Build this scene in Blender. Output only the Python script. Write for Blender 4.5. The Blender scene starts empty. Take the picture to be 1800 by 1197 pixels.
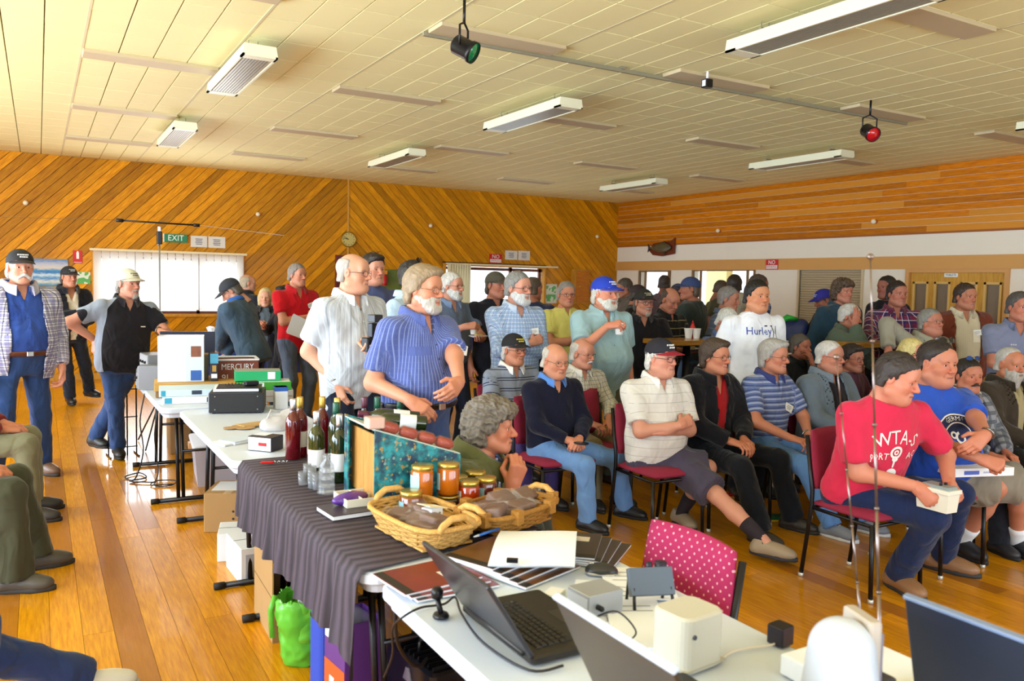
import bpy, math, random
import numpy as np
from mathutils import Matrix, Vector
from mathutils.bvhtree import BVHTree
random.seed(7); RNG = np.random.default_rng(7)
sc = bpy.context.scene
COL = sc.collection
# ------------------------------------------------------------------ camera
FPX, HC = 1443.84, 1.68          # focal length in pixels of the 1800x1197 frame, eye height
YAW, PITCH, ROLL = map(math.radians, (30.0034, -3.9572, 1.2906))
K = 1.131                        # depth factor of the shell: back wall at 13*K
WY, WX, WZ, WL, WN = 13.0 * K, 9.85 * K, HC + 1.615 * K, -4.2, -2.6   # back, right, ceiling, left, near walls
def _cam():
    fw = np.array([math.sin(YAW) * math.cos(PITCH), math.cos(YAW) * math.cos(PITCH), math.sin(PITCH)])
    r = np.array([math.cos(YAW), -math.sin(YAW), 0.0])
    u = np.cross(r, fw)
    return r * math.cos(ROLL) + u * math.sin(ROLL), -r * math.sin(ROLL) + u * math.cos(ROLL), fw
CR, CU, CF = _cam()
def ray(x, y): return CR * (x - 900) / FPX - CU * (y - 598.5) / FPX + CF
EYE = np.array([0.0, 0.0, HC])
def onz(x, y, z): d = ray(x, y); return EYE + d * ((z - HC) / d[2])
def ony(x, y, Y): d = ray(x, y); return EYE + d * (Y / d[1])
def onx(x, y, X): d = ray(x, y); return EYE + d * (X / d[0])
def atd(x, y, D): return EYE + ray(x, y) * D
cd = bpy.data.cameras.new('camera'); cam = bpy.data.objects.new('camera', cd); COL.objects.link(cam)
M = Matrix.Identity(4)
for i in range(3):
    M[i][0], M[i][1], M[i][2], M[i][3] = CR[i], CU[i], -CF[i], EYE[i]
cam.matrix_world = M
cd.sensor_width = 36; cd.lens = 36 * FPX / 1800; cd.clip_start = 0.05; cd.clip_end = 300
cd.dof.use_dof = True; cd.dof.focus_distance = 5.6; cd.dof.aperture_fstop = 4.0
sc.camera = cam
# ------------------------------------------------------------------ world and daylight
w = bpy.data.worlds.new('sky'); sc.world = w; w.use_nodes = True
nt = w.node_tree; bg = nt.nodes['Background']
bg.inputs[0].default_value = (0.76, 0.88, 1.0, 1); bg.inputs[1].default_value = 2.6
sc.view_settings.view_transform = 'Standard'; sc.view_settings.look = 'None'
sc.view_settings.exposure = 0.28; sc.view_settings.gamma = 1.0; sc.view_settings.use_curve_mapping = False
sc.cycles.use_denoising = True; sc.cycles.use_adaptive_sampling = True; sc.cycles.adaptive_threshold = 0.03
sc.cycles.max_bounces = 6; sc.cycles.diffuse_bounces = 3; sc.cycles.glossy_bounces = 3; sc.cycles.transmission_bounces = 6; sc.cycles.transparent_max_bounces = 8
sc.cycles.sample_clamp_indirect = 8.0
def area(name, loc, rot, sx, sy, power, col):
    l = bpy.data.lights.new(name, 'AREA'); l.shape = 'RECTANGLE'; l.size = sx; l.size_y = sy; l.energy = power; l.color = col
    o = bpy.data.objects.new(name, l); COL.objects.link(o); o.location = loc; o.rotation_euler = rot; return o
R90 = math.pi / 2
sun = bpy.data.lights.new('sun', 'SUN'); sun.energy = 1.8; sun.angle = .01; sun.color = (1.0, .95, .86); _s = bpy.data.objects.new('sun', sun); COL.objects.link(_s); _s.rotation_euler = (math.radians(12), math.radians(-38), 0)
# daylight entering through the glazing of the left wall, the near wall and the far wall
area('daylight_left_windows', (WL + 0.12, 5.0, 1.75), (0, -R90, 0), 2.3, 11.6, 800, (0.72, 0.86, 1.0))
area('daylight_near_windows', (4.2, WN + 0.12, 1.65), (-R90, 0, math.pi), 9.0, 1.8, 160, (0.72, 0.86, 1.0))
area('daylight_far_window', (1.91, WY - 0.25, 1.5), (-R90, 0, 0), 2.1, 1.0, 55, (0.9, 0.95, 1.0))
# ------------------------------------------------------------------ helpers
def link(o): COL.objects.link(o); return o
def tag(o, label=None, cat=None, group=None, kind=None):
    if label: o['label'] = label
    if cat: o['category'] = cat
    if group: o['group'] = group
    if kind: o['kind'] = kind
    return o
def empty(name, loc, rz=0.0):
    o = bpy.data.objects.new(name, None); link(o); o.location = tuple(float(v) for v in loc); o.rotation_euler = (0, 0, rz)
    o.empty_display_size = 0.1; return o
def thing(name, label, cat, loc=(0, 0, 0), rz=0.0, group=None): return tag(empty(name, loc, rz), label, cat, group)
def mesh_np(name, V, Fs, smooth=False):
    """V (n,3), Fs: list of int arrays (m,k)"""
    me = bpy.data.meshes.new(name)
    V = np.asarray(V, np.float32); Fs = [np.asarray(f, np.int32) for f in Fs if len(f)]
    me.vertices.add(len(V)); me.vertices.foreach_set('co', V.ravel())
    nl = sum(f.size for f in Fs); npol = sum(len(f) for f in Fs)
    me.loops.add(nl); me.polygons.add(npol)
    me.loops.foreach_set('vertex_index', np.concatenate([f.ravel() for f in Fs]))
    tot = np.concatenate([np.full(len(f), f.shape[1], np.int32) for f in Fs])
    me.polygons.foreach_set('loop_start', np.concatenate([[0], np.cumsum(tot)[:-1]]).astype(np.int32))
    if smooth: me.polygons.foreach_set('use_smooth', np.ones(npol, bool))
    me.update(calc_edges=True); return me
class MB:
    """collects quads and triangles of one part"""
    def __init__(s): s.v = []; s.f = []
    def add(s, vs, fs):
        b = len(s.v); s.v += [tuple(map(float, p)) for p in vs]; s.f += [tuple(i + b for i in f) for f in fs]; return s
    def box(s, c, d, rz=0.0, M=None, taper=1.0):
        cx, cy, cz = c; hx, hy, hz = d[0] / 2, d[1] / 2, d[2] / 2; cs, sn = math.cos(rz), math.sin(rz); vs = []
        for z in (-1, 1):
            t = taper if z > 0 else 1.0
            for x, y in ((-1, -1), (1, -1), (1, 1), (-1, 1)):
                px, py = x * hx * t, y * hy * t; vs.append((cx + px * cs - py * sn, cy + px * sn + py * cs, cz + z * hz))
        if M is not None: vs = [tuple(M @ Vector(v)) for v in vs]
        return s.add(vs, [(3, 2, 1, 0), (4, 5, 6, 7), (0, 1, 5, 4), (1, 2, 6, 5), (2, 3, 7, 6), (3, 0, 4, 7)])
    def rbox(s, c, d, r, n=3, rz=0.0, bev=None):
        """slab with rounded plan corners (radius r) and a small bevel on top and bottom"""
        hx, hy, hz = d[0] / 2, d[1] / 2, d[2] / 2; b = min(r, hz) * 0.5 if bev is None else bev; pts = []
        for k, (sx, sy) in enumerate(((1, 1), (-1, 1), (-1, -1), (1, -1))):
            for i in range(n + 1):
                a = (k + i / n) * R90; pts.append((sx * (hx - r) + r * math.cos(a), sy * (hy - r) + r * math.sin(a)))
        N = len(pts); cs, sn = math.cos(rz), math.sin(rz); vs = []
        for z, ins in ((-hz, b), (-hz + b, 0), (hz - b, 0), (hz, b)):
            for x, y in pts:
                x2, y2 = x * (1 - ins / hx), y * (1 - ins / hy)
                vs.append((c[0] + x2 * cs - y2 * sn, c[1] + x2 * sn + y2 * cs, c[2] + z))
        fs = [tuple(range(N - 1, -1, -1)), tuple(range(3 * N, 4 * N))]
        for k in range(3):
            for i in range(N): j = (i + 1) % N; fs.append((k * N + i, k * N + j, (k + 1) * N + j, (k + 1) * N + i))
        return s.add(vs, fs)
    def tube(s, P, r, n=8, cap=True):
        P = [np.array(p, float) for p in P]; R = r if hasattr(r, '__len__') else [r] * len(P); vs = []; fs = []
        up = None
        for i, p in enumerate(P):
            t = (P[min(i + 1, len(P) - 1)] - P[max(i - 1, 0)]); t /= (np.linalg.norm(t) + 1e-9)
            if up is None: up = np.array([0, 0, 1.0]) if abs(t[2]) < 0.9 else np.array([1.0, 0, 0])
            a = np.cross(up, t); a /= (np.linalg.norm(a) + 1e-9); b = np.cross(t, a); up = b
            for k in range(n):
                th = 2 * math.pi * k / n; vs.append(p + R[i] * (math.cos(th) * a + math.sin(th) * b))
        for i in range(len(P) - 1):
            for k in range(n):
                j = (k + 1) % n; fs.append((i * n + k, i * n + j, (i + 1) * n + j, (i + 1) * n + k))
        if cap: fs += [tuple(range(n - 1, -1, -1)), tuple(range((len(P) - 1) * n, len(P) * n))]
        return s.add(vs, fs)
    def lathe(s, prof, c=(0, 0, 0), n=20, M=None):
        vs = []; fs = []
        for r, z in prof:
            for k in range(n):
                a = 2 * math.pi * k / n; vs.append((c[0] + r * math.cos(a), c[1] + r * math.sin(a), c[2] + z))
        if M is not None: vs = [tuple(M @ Vector(v)) for v in vs]
        for i in range(len(prof) - 1):
            for k in range(n): j = (k + 1) % n; fs.append((i * n + k, i * n + j, (i + 1) * n + j, (i + 1) * n + k))
        fs += [tuple(range(n - 1, -1, -1)), tuple(range((len(prof) - 1) * n, len(prof) * n))]
        return s.add(vs, fs)
    def prism(s, poly, y0, y1, axis='y'):
        """polygon in x,z extruded along y (or x,y along z)"""
        n = len(poly)
        f = (lambda a, b, h: (a, h, b)) if axis == 'y' else ((lambda a, b, h: (a, b, h)) if axis == 'z' else (lambda a, b, h: (h, a, b)))
        vs = [f(a, b, y0) for a, b in poly] + [f(a, b, y1) for a, b in poly]
        return s.add(vs, [tuple(range(n)), tuple(range(2 * n - 1, n - 1, -1))] + [(i, i + n, (i + 1) % n + n, (i + 1) % n) for i in range(n)])
    def mesh(s, name, smooth=False):
        me = bpy.data.meshes.new(name); me.from_pydata(s.v, [], s.f)
        if smooth: me.polygons.foreach_set('use_smooth', np.ones(len(me.polygons), bool))
        me.update(); return me
    def obj(s, name, mat, parent=None, smooth=False, M=None):
        o = bpy.data.objects.new(name, s.mesh(name, smooth)); link(o)
        for m in (mat if isinstance(mat, (list, tuple)) else [mat]): o.data.materials.append(m)
        if parent is not None: o.parent = parent
        if M is not None: o.matrix_local = M
        return o
def inst(name, me, mat, parent=None, loc=(0, 0, 0), rot=(0, 0, 0), scale=(1, 1, 1), M=None):
    o = bpy.data.objects.new(name, me); link(o)
    if parent is not None: o.parent = parent
    if M is not None: o.matrix_local = M
    else: o.location = loc; o.rotation_euler = rot; o.scale = scale
    if mat is not None:
        ms = mat if isinstance(mat, (list, tuple)) else [mat]
        while len(me.materials) < len(ms): me.materials.append(None)
        for i, m in enumerate(ms): o.material_slots[i].link = 'OBJECT'; o.material_slots[i].material = m
    return o
# ------------------------------------------------------------------ materials
def rgb(h):
    h = h.lstrip('#'); c = [int(h[i:i + 2], 16) / 255 for i in (0, 2, 4)]
    return tuple((x / 12.92 if x <= 0.04045 else ((x + 0.055) / 1.055) ** 2.4) for x in c) + (1.0,)
MATS = {}
class Nodes:
    def __init__(s, name):
        s.m = bpy.data.materials.new(name); s.m.use_nodes = True; s.t = s.m.node_tree; s.b = s.t.nodes['Principled BSDF']
    def n(s, typ, **kw):
        nd = s.t.nodes.new(typ)
        for k, v in kw.items():
            if k.startswith('i_'):
                k = k[2:]; k = int(k) if k.isdigit() else k.replace('_', ' ')
                nd.inputs[k].default_value = v
            else: setattr(nd, k, v)
        return nd
    def l(s, a, b): s.t.links.new(a, b)
    def val(s, x, sock):
        if hasattr(x, 'is_output'): s.l(x, sock)
        else: sock.default_value = x
    def math(s, op, a, b=None, c=None):
        nd = s.n('ShaderNodeMath', operation=op); s.val(a, nd.inputs[0])
        if b is not None: s.val(b, nd.inputs[1])
        if c is not None: s.val(c, nd.inputs[2])
        return nd.outputs[0]
    def mix(s, f, a, b, mode='MIX'):
        nd = s.n('ShaderNodeMix', data_type='RGBA', blend_type=mode); s.val(f, nd.inputs[0]); s.val(a, nd.inputs[6]); s.val(b, nd.inputs[7]); return nd.outputs[2]
    def bump(s, h, strength=0.3, dist=0.002):
        nd = s.n('ShaderNodeBump'); nd.inputs['Strength'].default_value = strength; nd.inputs['Distance'].default_value = dist
        s.l(h, nd.inputs['Height']); s.l(nd.outputs[0], s.b.inputs['Normal'])
    def coord(s, kind='Object', scale=None):
        tc = s.n('ShaderNodeTexCoord').outputs[kind]
        if scale is None: return tc
        mp = s.n('ShaderNodeMapping'); mp.inputs['Scale'].default_value = scale; s.l(tc, mp.inputs[0]); return mp.outputs[0]
    def noise(s, vec, scale, detail=3.0, rough=0.55):
        nd = s.n('ShaderNodeTexNoise'); nd.inputs['Scale'].default_value = scale; nd.inputs['Detail'].default_value = detail; nd.inputs['Roughness'].default_value = rough
        if vec is not None: s.l(vec, nd.inputs['Vector'])
        return nd.outputs
def mat(name, col, rough=0.5, metal=0.0, spec=0.5, bump=0.0, bscale=60.0, var=0.0, vscale=6.0, alpha=1.0, trans=0.0, emit=0.0, coat=0.0):
    if name in MATS: return MATS[name]
    N = Nodes(name); c = rgb(col) if isinstance(col, str) else col; B = N.b.inputs
    B['Base Color'].default_value = c; B['Roughness'].default_value = rough; B['Metallic'].default_value = metal; B['Specular IOR Level'].default_value = spec
    if var:
        nz = N.noise(N.coord('Object'), vscale)[0]; d = tuple(x * (1 - var) for x in c[:3]) + (1,); e = tuple(min(1, x * (1 + var * 0.6)) for x in c[:3]) + (1,)
        N.l(N.mix(nz, d, e), B['Base Color'])
    if bump: N.bump(N.noise(N.coord('Object'), bscale, 4.0)[0], bump, 0.004)
    if alpha < 1: B['Alpha'].default_value = alpha
    if trans: B['Transmission Weight'].default_value = trans; B['IOR'].default_value = 1.45
    if coat: B['Coat Weight'].default_value = coat; B['Coat Roughness'].default_value = 0.08
    if emit: B['Emission Color'].default_value = c; B['Emission Strength'].default_value = emit
    MATS[name] = N.m; return N.m
def fabric(name, col, stripes=(), rough=0.85, wrinkle=0.55, weave=0.0):
    """cloth; stripes: (axis 0 around / 1 along, period, duty, offset, colour, strength), laid in the cut of the garment"""
    if name in MATS: return MATS[name]
    N = Nodes(name); B = N.b.inputs; B['Roughness'].default_value = rough; B['Specular IOR Level'].default_value = 0.15
    try: B['Sheen Weight'].default_value = 0.15
    except Exception: pass
    at = N.n('ShaderNodeAttribute', attribute_name='tc').outputs['Vector']
    sp = N.n('ShaderNodeSeparateXYZ'); N.l(at, sp.inputs[0]); cur = rgb(col)
    nz = N.noise(N.coord('Object'), 9.0, 3.0)[0]
    cur = N.mix(nz, tuple(x * 0.86 for x in cur[:3]) + (1,), tuple(min(1, x * 1.1) for x in cur[:3]) + (1,))
    for ax, per, duty, off, c2, stg in stripes:
        fr = N.math('FRACT', N.math('MULTIPLY_ADD', sp.outputs[ax], 1.0 / per, off + 50.0))
        on = N.math('MULTIPLY', N.math('LESS_THAN', fr, duty), stg)
        cur = N.mix(on, cur, rgb(c2))
    N.val(cur, B['Base Color'])
    nd = N.n('ShaderNodeTexNoise'); nd.inputs['Scale'].default_value = 6.5; nd.inputs['Detail'].default_value = 2.0; nd.inputs['Roughness'].default_value = .4; nd.inputs['Distortion'].default_value = .9; N.l(N.coord('Object', (1.2, 1.2, .75)), nd.inputs['Vector'])
    N.bump(nd.outputs[0], min(1.0, wrinkle * 1.3), 0.045); MATS[name] = N.m; return N.m
def wood(name, c1, c2, grain=(1, 1, 1), rough=0.35, coat=0.0, rnd=0.35, c3=None, tone='Random'):
    """timber: long grain, tone differs per board (object random)"""
    if name in MATS: return MATS[name]
    N = Nodes(name); B = N.b.inputs; B['Roughness'].default_value = rough; B['Specular IOR Level'].default_value = .22
    v = N.coord('Object', grain); oi = N.n('ShaderNodeObjectInfo').outputs[tone]
    if tone == 'Color': _sp = N.n('ShaderNodeSeparateColor'); N.l(oi, _sp.inputs[0]); oi = _sp.outputs[0]
    add = N.n('ShaderNodeVectorMath', operation='ADD'); N.l(v, add.inputs[0]); N.l(N.math('MULTIPLY', oi, 37.0), add.inputs[1])
    g = N.noise(add.outputs[0], 7.0, 5.0, 0.6)[0]
    rr = N.n('ShaderNodeValToRGB'); e = rr.color_ramp.elements; e[0].position = 0.3; e[0].color = rgb(c1); e[1].position = 0.72; e[1].color = rgb(c2)
    N.l(g, rr.inputs[0]); col = rr.outputs[0]
    bri = N.math('MULTIPLY_ADD', oi, rnd, 1.0 - rnd * 0.55)
    hsv = N.n('ShaderNodeHueSaturation'); N.l(col, hsv.inputs['Color']); N.l(bri, hsv.inputs['Value']); col = hsv.outputs[0]
    if c3: col = N.mix(N.math('MULTIPLY', N.math('GREATER_THAN', N.math('FRACT', N.math('MULTIPLY', oi, 7.3)), 0.8), 0.75), col, rgb(c3))
    N.l(col, B['Base Color'])
    if coat: B['Coat Weight'].default_value = coat; B['Coat Roughness'].default_value = 0.06
    MATS[name] = N.m; return N.m
def text_mesh(txt, size, res=2, ext=0.0, align='CENTER'):
    cu = bpy.data.curves.new('lettering', 'FONT'); cu.body = txt; cu.size = size; cu.resolution_u = res; cu.extrude = ext; cu.align_x = align; cu.align_y = 'CENTER'
    o = bpy.data.objects.new('lettering', cu); link(o); bpy.context.view_layer.update()
    me = bpy.data.meshes.new_from_object(o.evaluated_get(bpy.context.evaluated_depsgraph_get()))
    bpy.data.objects.remove(o); bpy.data.curves.remove(cu); return me
def frame(o, x, z):
    """4x4 with local x,z given (y = z cross x)"""
    x = np.array(x, float); x /= np.linalg.norm(x); z = np.array(z, float); z = z - x * (z @ x); z /= np.linalg.norm(z); y = np.cross(z, x)
    m = Matrix.Identity(4)
    for i in range(3): m[i][0], m[i][1], m[i][2], m[i][3] = x[i], y[i], z[i], o[i]
    return m
def lettering(txt, size, m, M, parent, name='lettering', ext=0.0008, sx=1.0):
    me = text_mesh(txt, size, ext=ext); me.materials.append(m)
    o = bpy.data.objects.new(name, me); link(o); o.parent = parent; o.matrix_local = M @ Matrix.Diagonal((sx, 1, 1, 1)); return o
# ------------------------------------------------------------------ implicit surfaces -> meshes
class Fld:
    def __init__(s, lo, hi, cell):
        s.lo = np.asarray(lo, np.float32); s.c = cell
        s.n = np.maximum(np.ceil((np.asarray(hi) - s.lo) / cell).astype(int) + 1, 3)
        s.v = np.full(s.n, 1.0, np.float32)
        s.ax = [s.lo[i] + cell * np.arange(s.n[i], dtype=np.float32) for i in range(3)]
    def blk(s, lo, hi, m):
        r = []
        for i in range(3):
            a = int(max(0, math.floor((lo[i] - m - s.lo[i]) / s.c))); b = int(min(s.n[i], math.ceil((hi[i] + m - s.lo[i]) / s.c) + 1))
            if b <= a: return None
            r.append(slice(a, b))
        return tuple(r)
    def xyz(s, b): return s.ax[0][b[0]][:, None, None], s.ax[1][b[1]][None, :, None], s.ax[2][b[2]][None, None, :]
    def put(s, b, d, k=0.0, mode='u'):
        a = s.v[b]
        if mode == 'u':
            r = np.minimum(a, d)
            if k > 0: h = np.maximum(k - np.abs(a - d), 0) / k; r = r - h * h * (k * 0.25)
        elif mode == 's':
            r = np.maximum(a, -d)
            if k > 0: h = np.maximum(k - np.abs(a + d), 0) / k; r = r + h * h * (k * 0.25)
        else: r = np.maximum(a, d)
        s.v[b] = r
    def cap(s, a, b, r0, r1, k=0.03, mode='u', cut=None, infl=0.0):
        a = np.asarray(a, np.float32); b = np.asarray(b, np.float32); r0 += infl; r1 += infl; rm = max(r0, r1)
        bl = s.blk(np.minimum(a, b) - rm, np.maximum(a, b) + rm, k + 2 * s.c)
        if bl is None: return
        X, Y, Z = s.xyz(bl); ba = b - a; bb = float(ba @ ba) + 1e-9
        px, py, pz = X - a[0], Y - a[1], Z - a[2]
        tt = (px * ba[0] + py * ba[1] + pz * ba[2]) / bb; h = np.clip(tt, 0, 1)
        d = np.sqrt((px - ba[0] * h) ** 2 + (py - ba[1] * h) ** 2 + (pz - ba[2] * h) ** 2) - (r0 + (r1 - r0) * h)
        if cut: d = np.maximum(d, (tt - 1.0) * math.sqrt(bb))
        s.put(bl, d.astype(np.float32), k, mode)
    def ell(s, c, r, M=None, k=0.03, mode='u'):
        c = np.asarray(c, np.float32); r = np.asarray(r, np.float32); rm = float(r.max()); e = r if M is None else np.full(3, rm)
        bl = s.blk(c - e, c + e, k + 2 * s.c)
        if bl is None: return
        X, Y, Z = s.xyz(bl); px, py, pz = X - c[0], Y - c[1], Z - c[2]
        if M is not None: px, py, pz = [M[i][0] * px + M[i][1] * py + M[i][2] * pz for i in range(3)]
        px, py, pz = px / r[0], py / r[1], pz / r[2]
        k0 = np.sqrt(px * px + py * py + pz * pz); k1 = np.sqrt((px / r[0]) ** 2 + (py / r[1]) ** 2 + (pz / r[2]) ** 2) + 1e-6
        s.put(bl, (k0 * (k0 - 1) / k1).astype(np.float32), k, mode)
    def fn(s, f, mode='i'):
        b = (slice(None),) * 3; X, Y, Z = s.xyz(b); s.put(b, f(X, Y, Z).astype(np.float32), 0, mode)
    def nets(s):
        v = s.v; I = (v < 0)
        v = v.copy(); v[0] = v[-1] = 1; v[:, 0] = v[:, -1] = 1; v[:, :, 0] = v[:, :, -1] = 1; I = v < 0
        c = np.zeros(np.array(v.shape) - 1, np.int8)
        for i in (0, 1):
            for j in (0, 1):
                for k in (0, 1): c += I[i:v.shape[0] - 1 + i, j:v.shape[1] - 1 + j, k:v.shape[2] - 1 + k]
        m = (c > 0) & (c < 8); ii, jj, kk = np.nonzero(m)
        if len(ii) == 0: return np.zeros((0, 3)), np.zeros((0, 4), int)
        idx = np.full(m.shape, -1, np.int32); idx[m] = np.arange(len(ii))
        P = np.zeros((len(ii), 3), np.float32); cnt = np.zeros(len(ii), np.float32)
        O = [(0, 0, 0), (1, 0, 0), (0, 1, 0), (1, 1, 0), (0, 0, 1), (1, 0, 1), (0, 1, 1), (1, 1, 1)]
        f = [v[ii + o[0], jj + o[1], kk + o[2]] for o in O]
        for a, b in ((0, 1), (2, 3), (4, 5), (6, 7), (0, 2), (1, 3), (4, 6), (5, 7), (0, 4), (1, 5), (2, 6), (3, 7)):
            sg = (f[a] < 0) != (f[b] < 0); t = np.where(sg, f[a] / np.where(sg, f[a] - f[b], 1), 0)
            for q in range(3): P[:, q] += np.where(sg, O[a][q] + t * (O[b][q] - O[a][q]), 0)
            cnt += sg
        P /= cnt[:, None]; P += np.stack([ii, jj, kk], 1); P = P * s.c + s.lo
        Q = []
        for ax in range(3):
            sl0 = [slice(1, -1)] * 3; sl1 = [slice(1, -1)] * 3; sl0[ax] = slice(0, -1); sl1[ax] = slice(1, None)
            A = I[tuple(sl0)]; Bb = I[tuple(sl1)]; e = np.argwhere(A != Bb)
            if len(e) == 0: continue
            inn = A[tuple(e.T)]; base = e.copy(); u, w_ = (ax + 1) % 3, (ax + 2) % 3
            base[:, u] += 1; base[:, w_] += 1
            def cell(du, dw):
                q = base.copy(); q[:, u] -= du; q[:, w_] -= dw; return idx[q[:, 0], q[:, 1], q[:, 2]]
            q = np.stack([cell(1, 1), cell(0, 1), cell(0, 0), cell(1, 0)], 1); q[~inn] = q[~inn][:, ::-1]; Q.append(q)
        return P, np.concatenate(Q)
def vnoise(P, sc_, seed=0):
    """cheap smooth pseudo-noise from sines"""
    rs = np.random.default_rng(seed); o = np.zeros(len(P))
    for i in range(6):
        d = rs.normal(size=3); d /= np.linalg.norm(d); o += np.sin(P @ d * sc_ * (0.7 + 0.25 * i) + rs.uniform(0, 6.28)) / (1 + 0.3 * i)
    return o / 3.0
def vnormals(V, Q):
    n = np.cross(V[Q[:, 2]] - V[Q[:, 0]], V[Q[:, 3]] - V[Q[:, 1]]); N = np.zeros_like(V)
    for i in range(4): np.add.at(N, Q[:, i], n)
    return N / (np.linalg.norm(N, axis=1, keepdims=True) + 1e-9)
# ------------------------------------------------------------------ head, hair, hand, shoe shapes (local frames: x right, y forward, z up)
def head_mesh(cell, jaw=1.0, nose=1.0, fat=0.0, smile=0.0, fem=0.0):
    F = Fld((-.115, -.14, -.2), (.115, .155, .145), cell)
    F.ell((0, -.014, .036), (.077 + fat * .3, .099, .087), k=0.0)
    F.ell((0, .026, -.042), (.060 * jaw + fat, .066, .084), k=.03)
    for s in (-1, 1):
        F.cap((s * (.050 * jaw + fat), .0, -.066), (s * .022, .068, -.098), .026 + fat * .6, .022 + fat * .4, .03)
        F.ell((s * (.037 + fat * .6), .055 + smile * .004, -.028 + smile * .006), (.027 + fat * .5, .026, .027), k=.022)
    F.ell((0, .074, -.102), (.022 * jaw, .019, .019), k=.022)
    if fat > .004: F.ell((0, .03, -.105), (.05 + fat, .05, .03 + fat), k=.03)
    F.cap((-.042, .078, .021), (.042, .078, .021), .0125 - .005 * fem, .0125 - .005 * fem, .02)
    F.ell((0, .066, .05), (.05, .028, .035), k=.03)
    for s in (-1, 1):
        F.ell((s * .032, .104, .003), (.019, .016, .012), k=.014, mode='s')
        F.cap((s * .018, .082, .0105), (s * .046, .075, .0085), .0068, .006, .006)       # upper lid
        F.cap((s * .020, .081, -.0085), (s * .044, .075, -.0075), .0055, .005, .006)
    F.cap((0, .086, .010), (0, .108 + .006 * nose, -.030), .0085, .0125 * nose, .012)
    for s in (-1, 1): F.ell((s * .0125, .100, -.036), (.009, .011, .008), k=.008)
    F.cap((-.021, .086, -.064 + smile * .005), (0, .095, -.062), .006, .0075, .008); F.cap((.021, .086, -.064 + smile * .005), (0, .095, -.062), .006, .0075, .008)
    F.cap((-.018, .086, -.076 + smile * .004), (0, .092, -.078), .006, .008, .008); F.cap((.018, .086, -.076 + smile * .004), (0, .092, -.078), .006, .008, .008)
    F.cap((-.024, .094, -.0695 + smile * .007), (0, .104, -.070), .0022, .0025, .004, 's'); F.cap((.024, .094, -.0695 + smile * .007), (0, .104, -.070), .0022, .0025, .004, 's')
    for s in (-1, 1):                                                               # smile fold
        F.cap((s * .021, .096, -.040), (s * .034, .080, -.068), .002, .0025, .008, 's')
    for s in (-1, 1):
        a = math.radians(18) * s; Me = [[math.cos(a), -math.sin(a) * 0.9, 0], [math.sin(a), math.cos(a), -.2], [0, .2, .98]]
        F.ell((s * .078, -.008, -.004), (.011, .021, .033), Me, k=.008); F.ell((s * .089, -.002, .000), (.006, .011, .018), Me, k=.006, mode='s')
    F.cap((0, -.028, -.06), (0, -.05, -.19), .056 + fat * .6, .060 + fat * .6, .03)
    V, Q = F.nets()
    x, y, z = V.T
    lips = np.exp(-((np.abs(x) / .024) ** 4)) * np.exp(-(((z + .0695 - smile * .006 * (np.abs(x) / .024) ** 2) / .0105) ** 4)) * (y > .075)
    rosy = np.clip(np.exp(-((np.abs(x) - .04) ** 2 + (z + .028) ** 2) / .0009) * (y > .03) + 1.0 * np.exp(-(x ** 2 + (z + .03) ** 2) / .0004) * (y > .09) + .8 * (np.abs(x) > .075) * (np.abs(z) < .05), 0, 1)
    line = np.exp(-(((z + .0695 - smile * .007 * (np.abs(x) / .024) ** 2) / .0034) ** 2)) * (np.abs(x) < .025) * (y > .072)
    return V, Q, lips, rosy, line
HEADS = {}
def head_t(kind, near):
    key = (kind, near)
    if key not in HEADS:
        kw = {'a': {}, 'b': dict(jaw=1.12, fat=.006), 'c': dict(jaw=.92, nose=1.15), 'd': dict(jaw=1.05, fat=.013), 'e': dict(smile=1.0, nose=1.1), 'f': dict(jaw=.88, nose=.8, fem=1.0, smile=.4)}[kind]
        HEADS[key] = head_mesh(.0046 if near == 2 else (.006 if near == 1 else .0078), **kw)
    return HEADS[key]
TPL = {}
def tpl(name, V, Q): me = mesh_np(name, V, [Q], True); TPL[name] = me; return me
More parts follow.
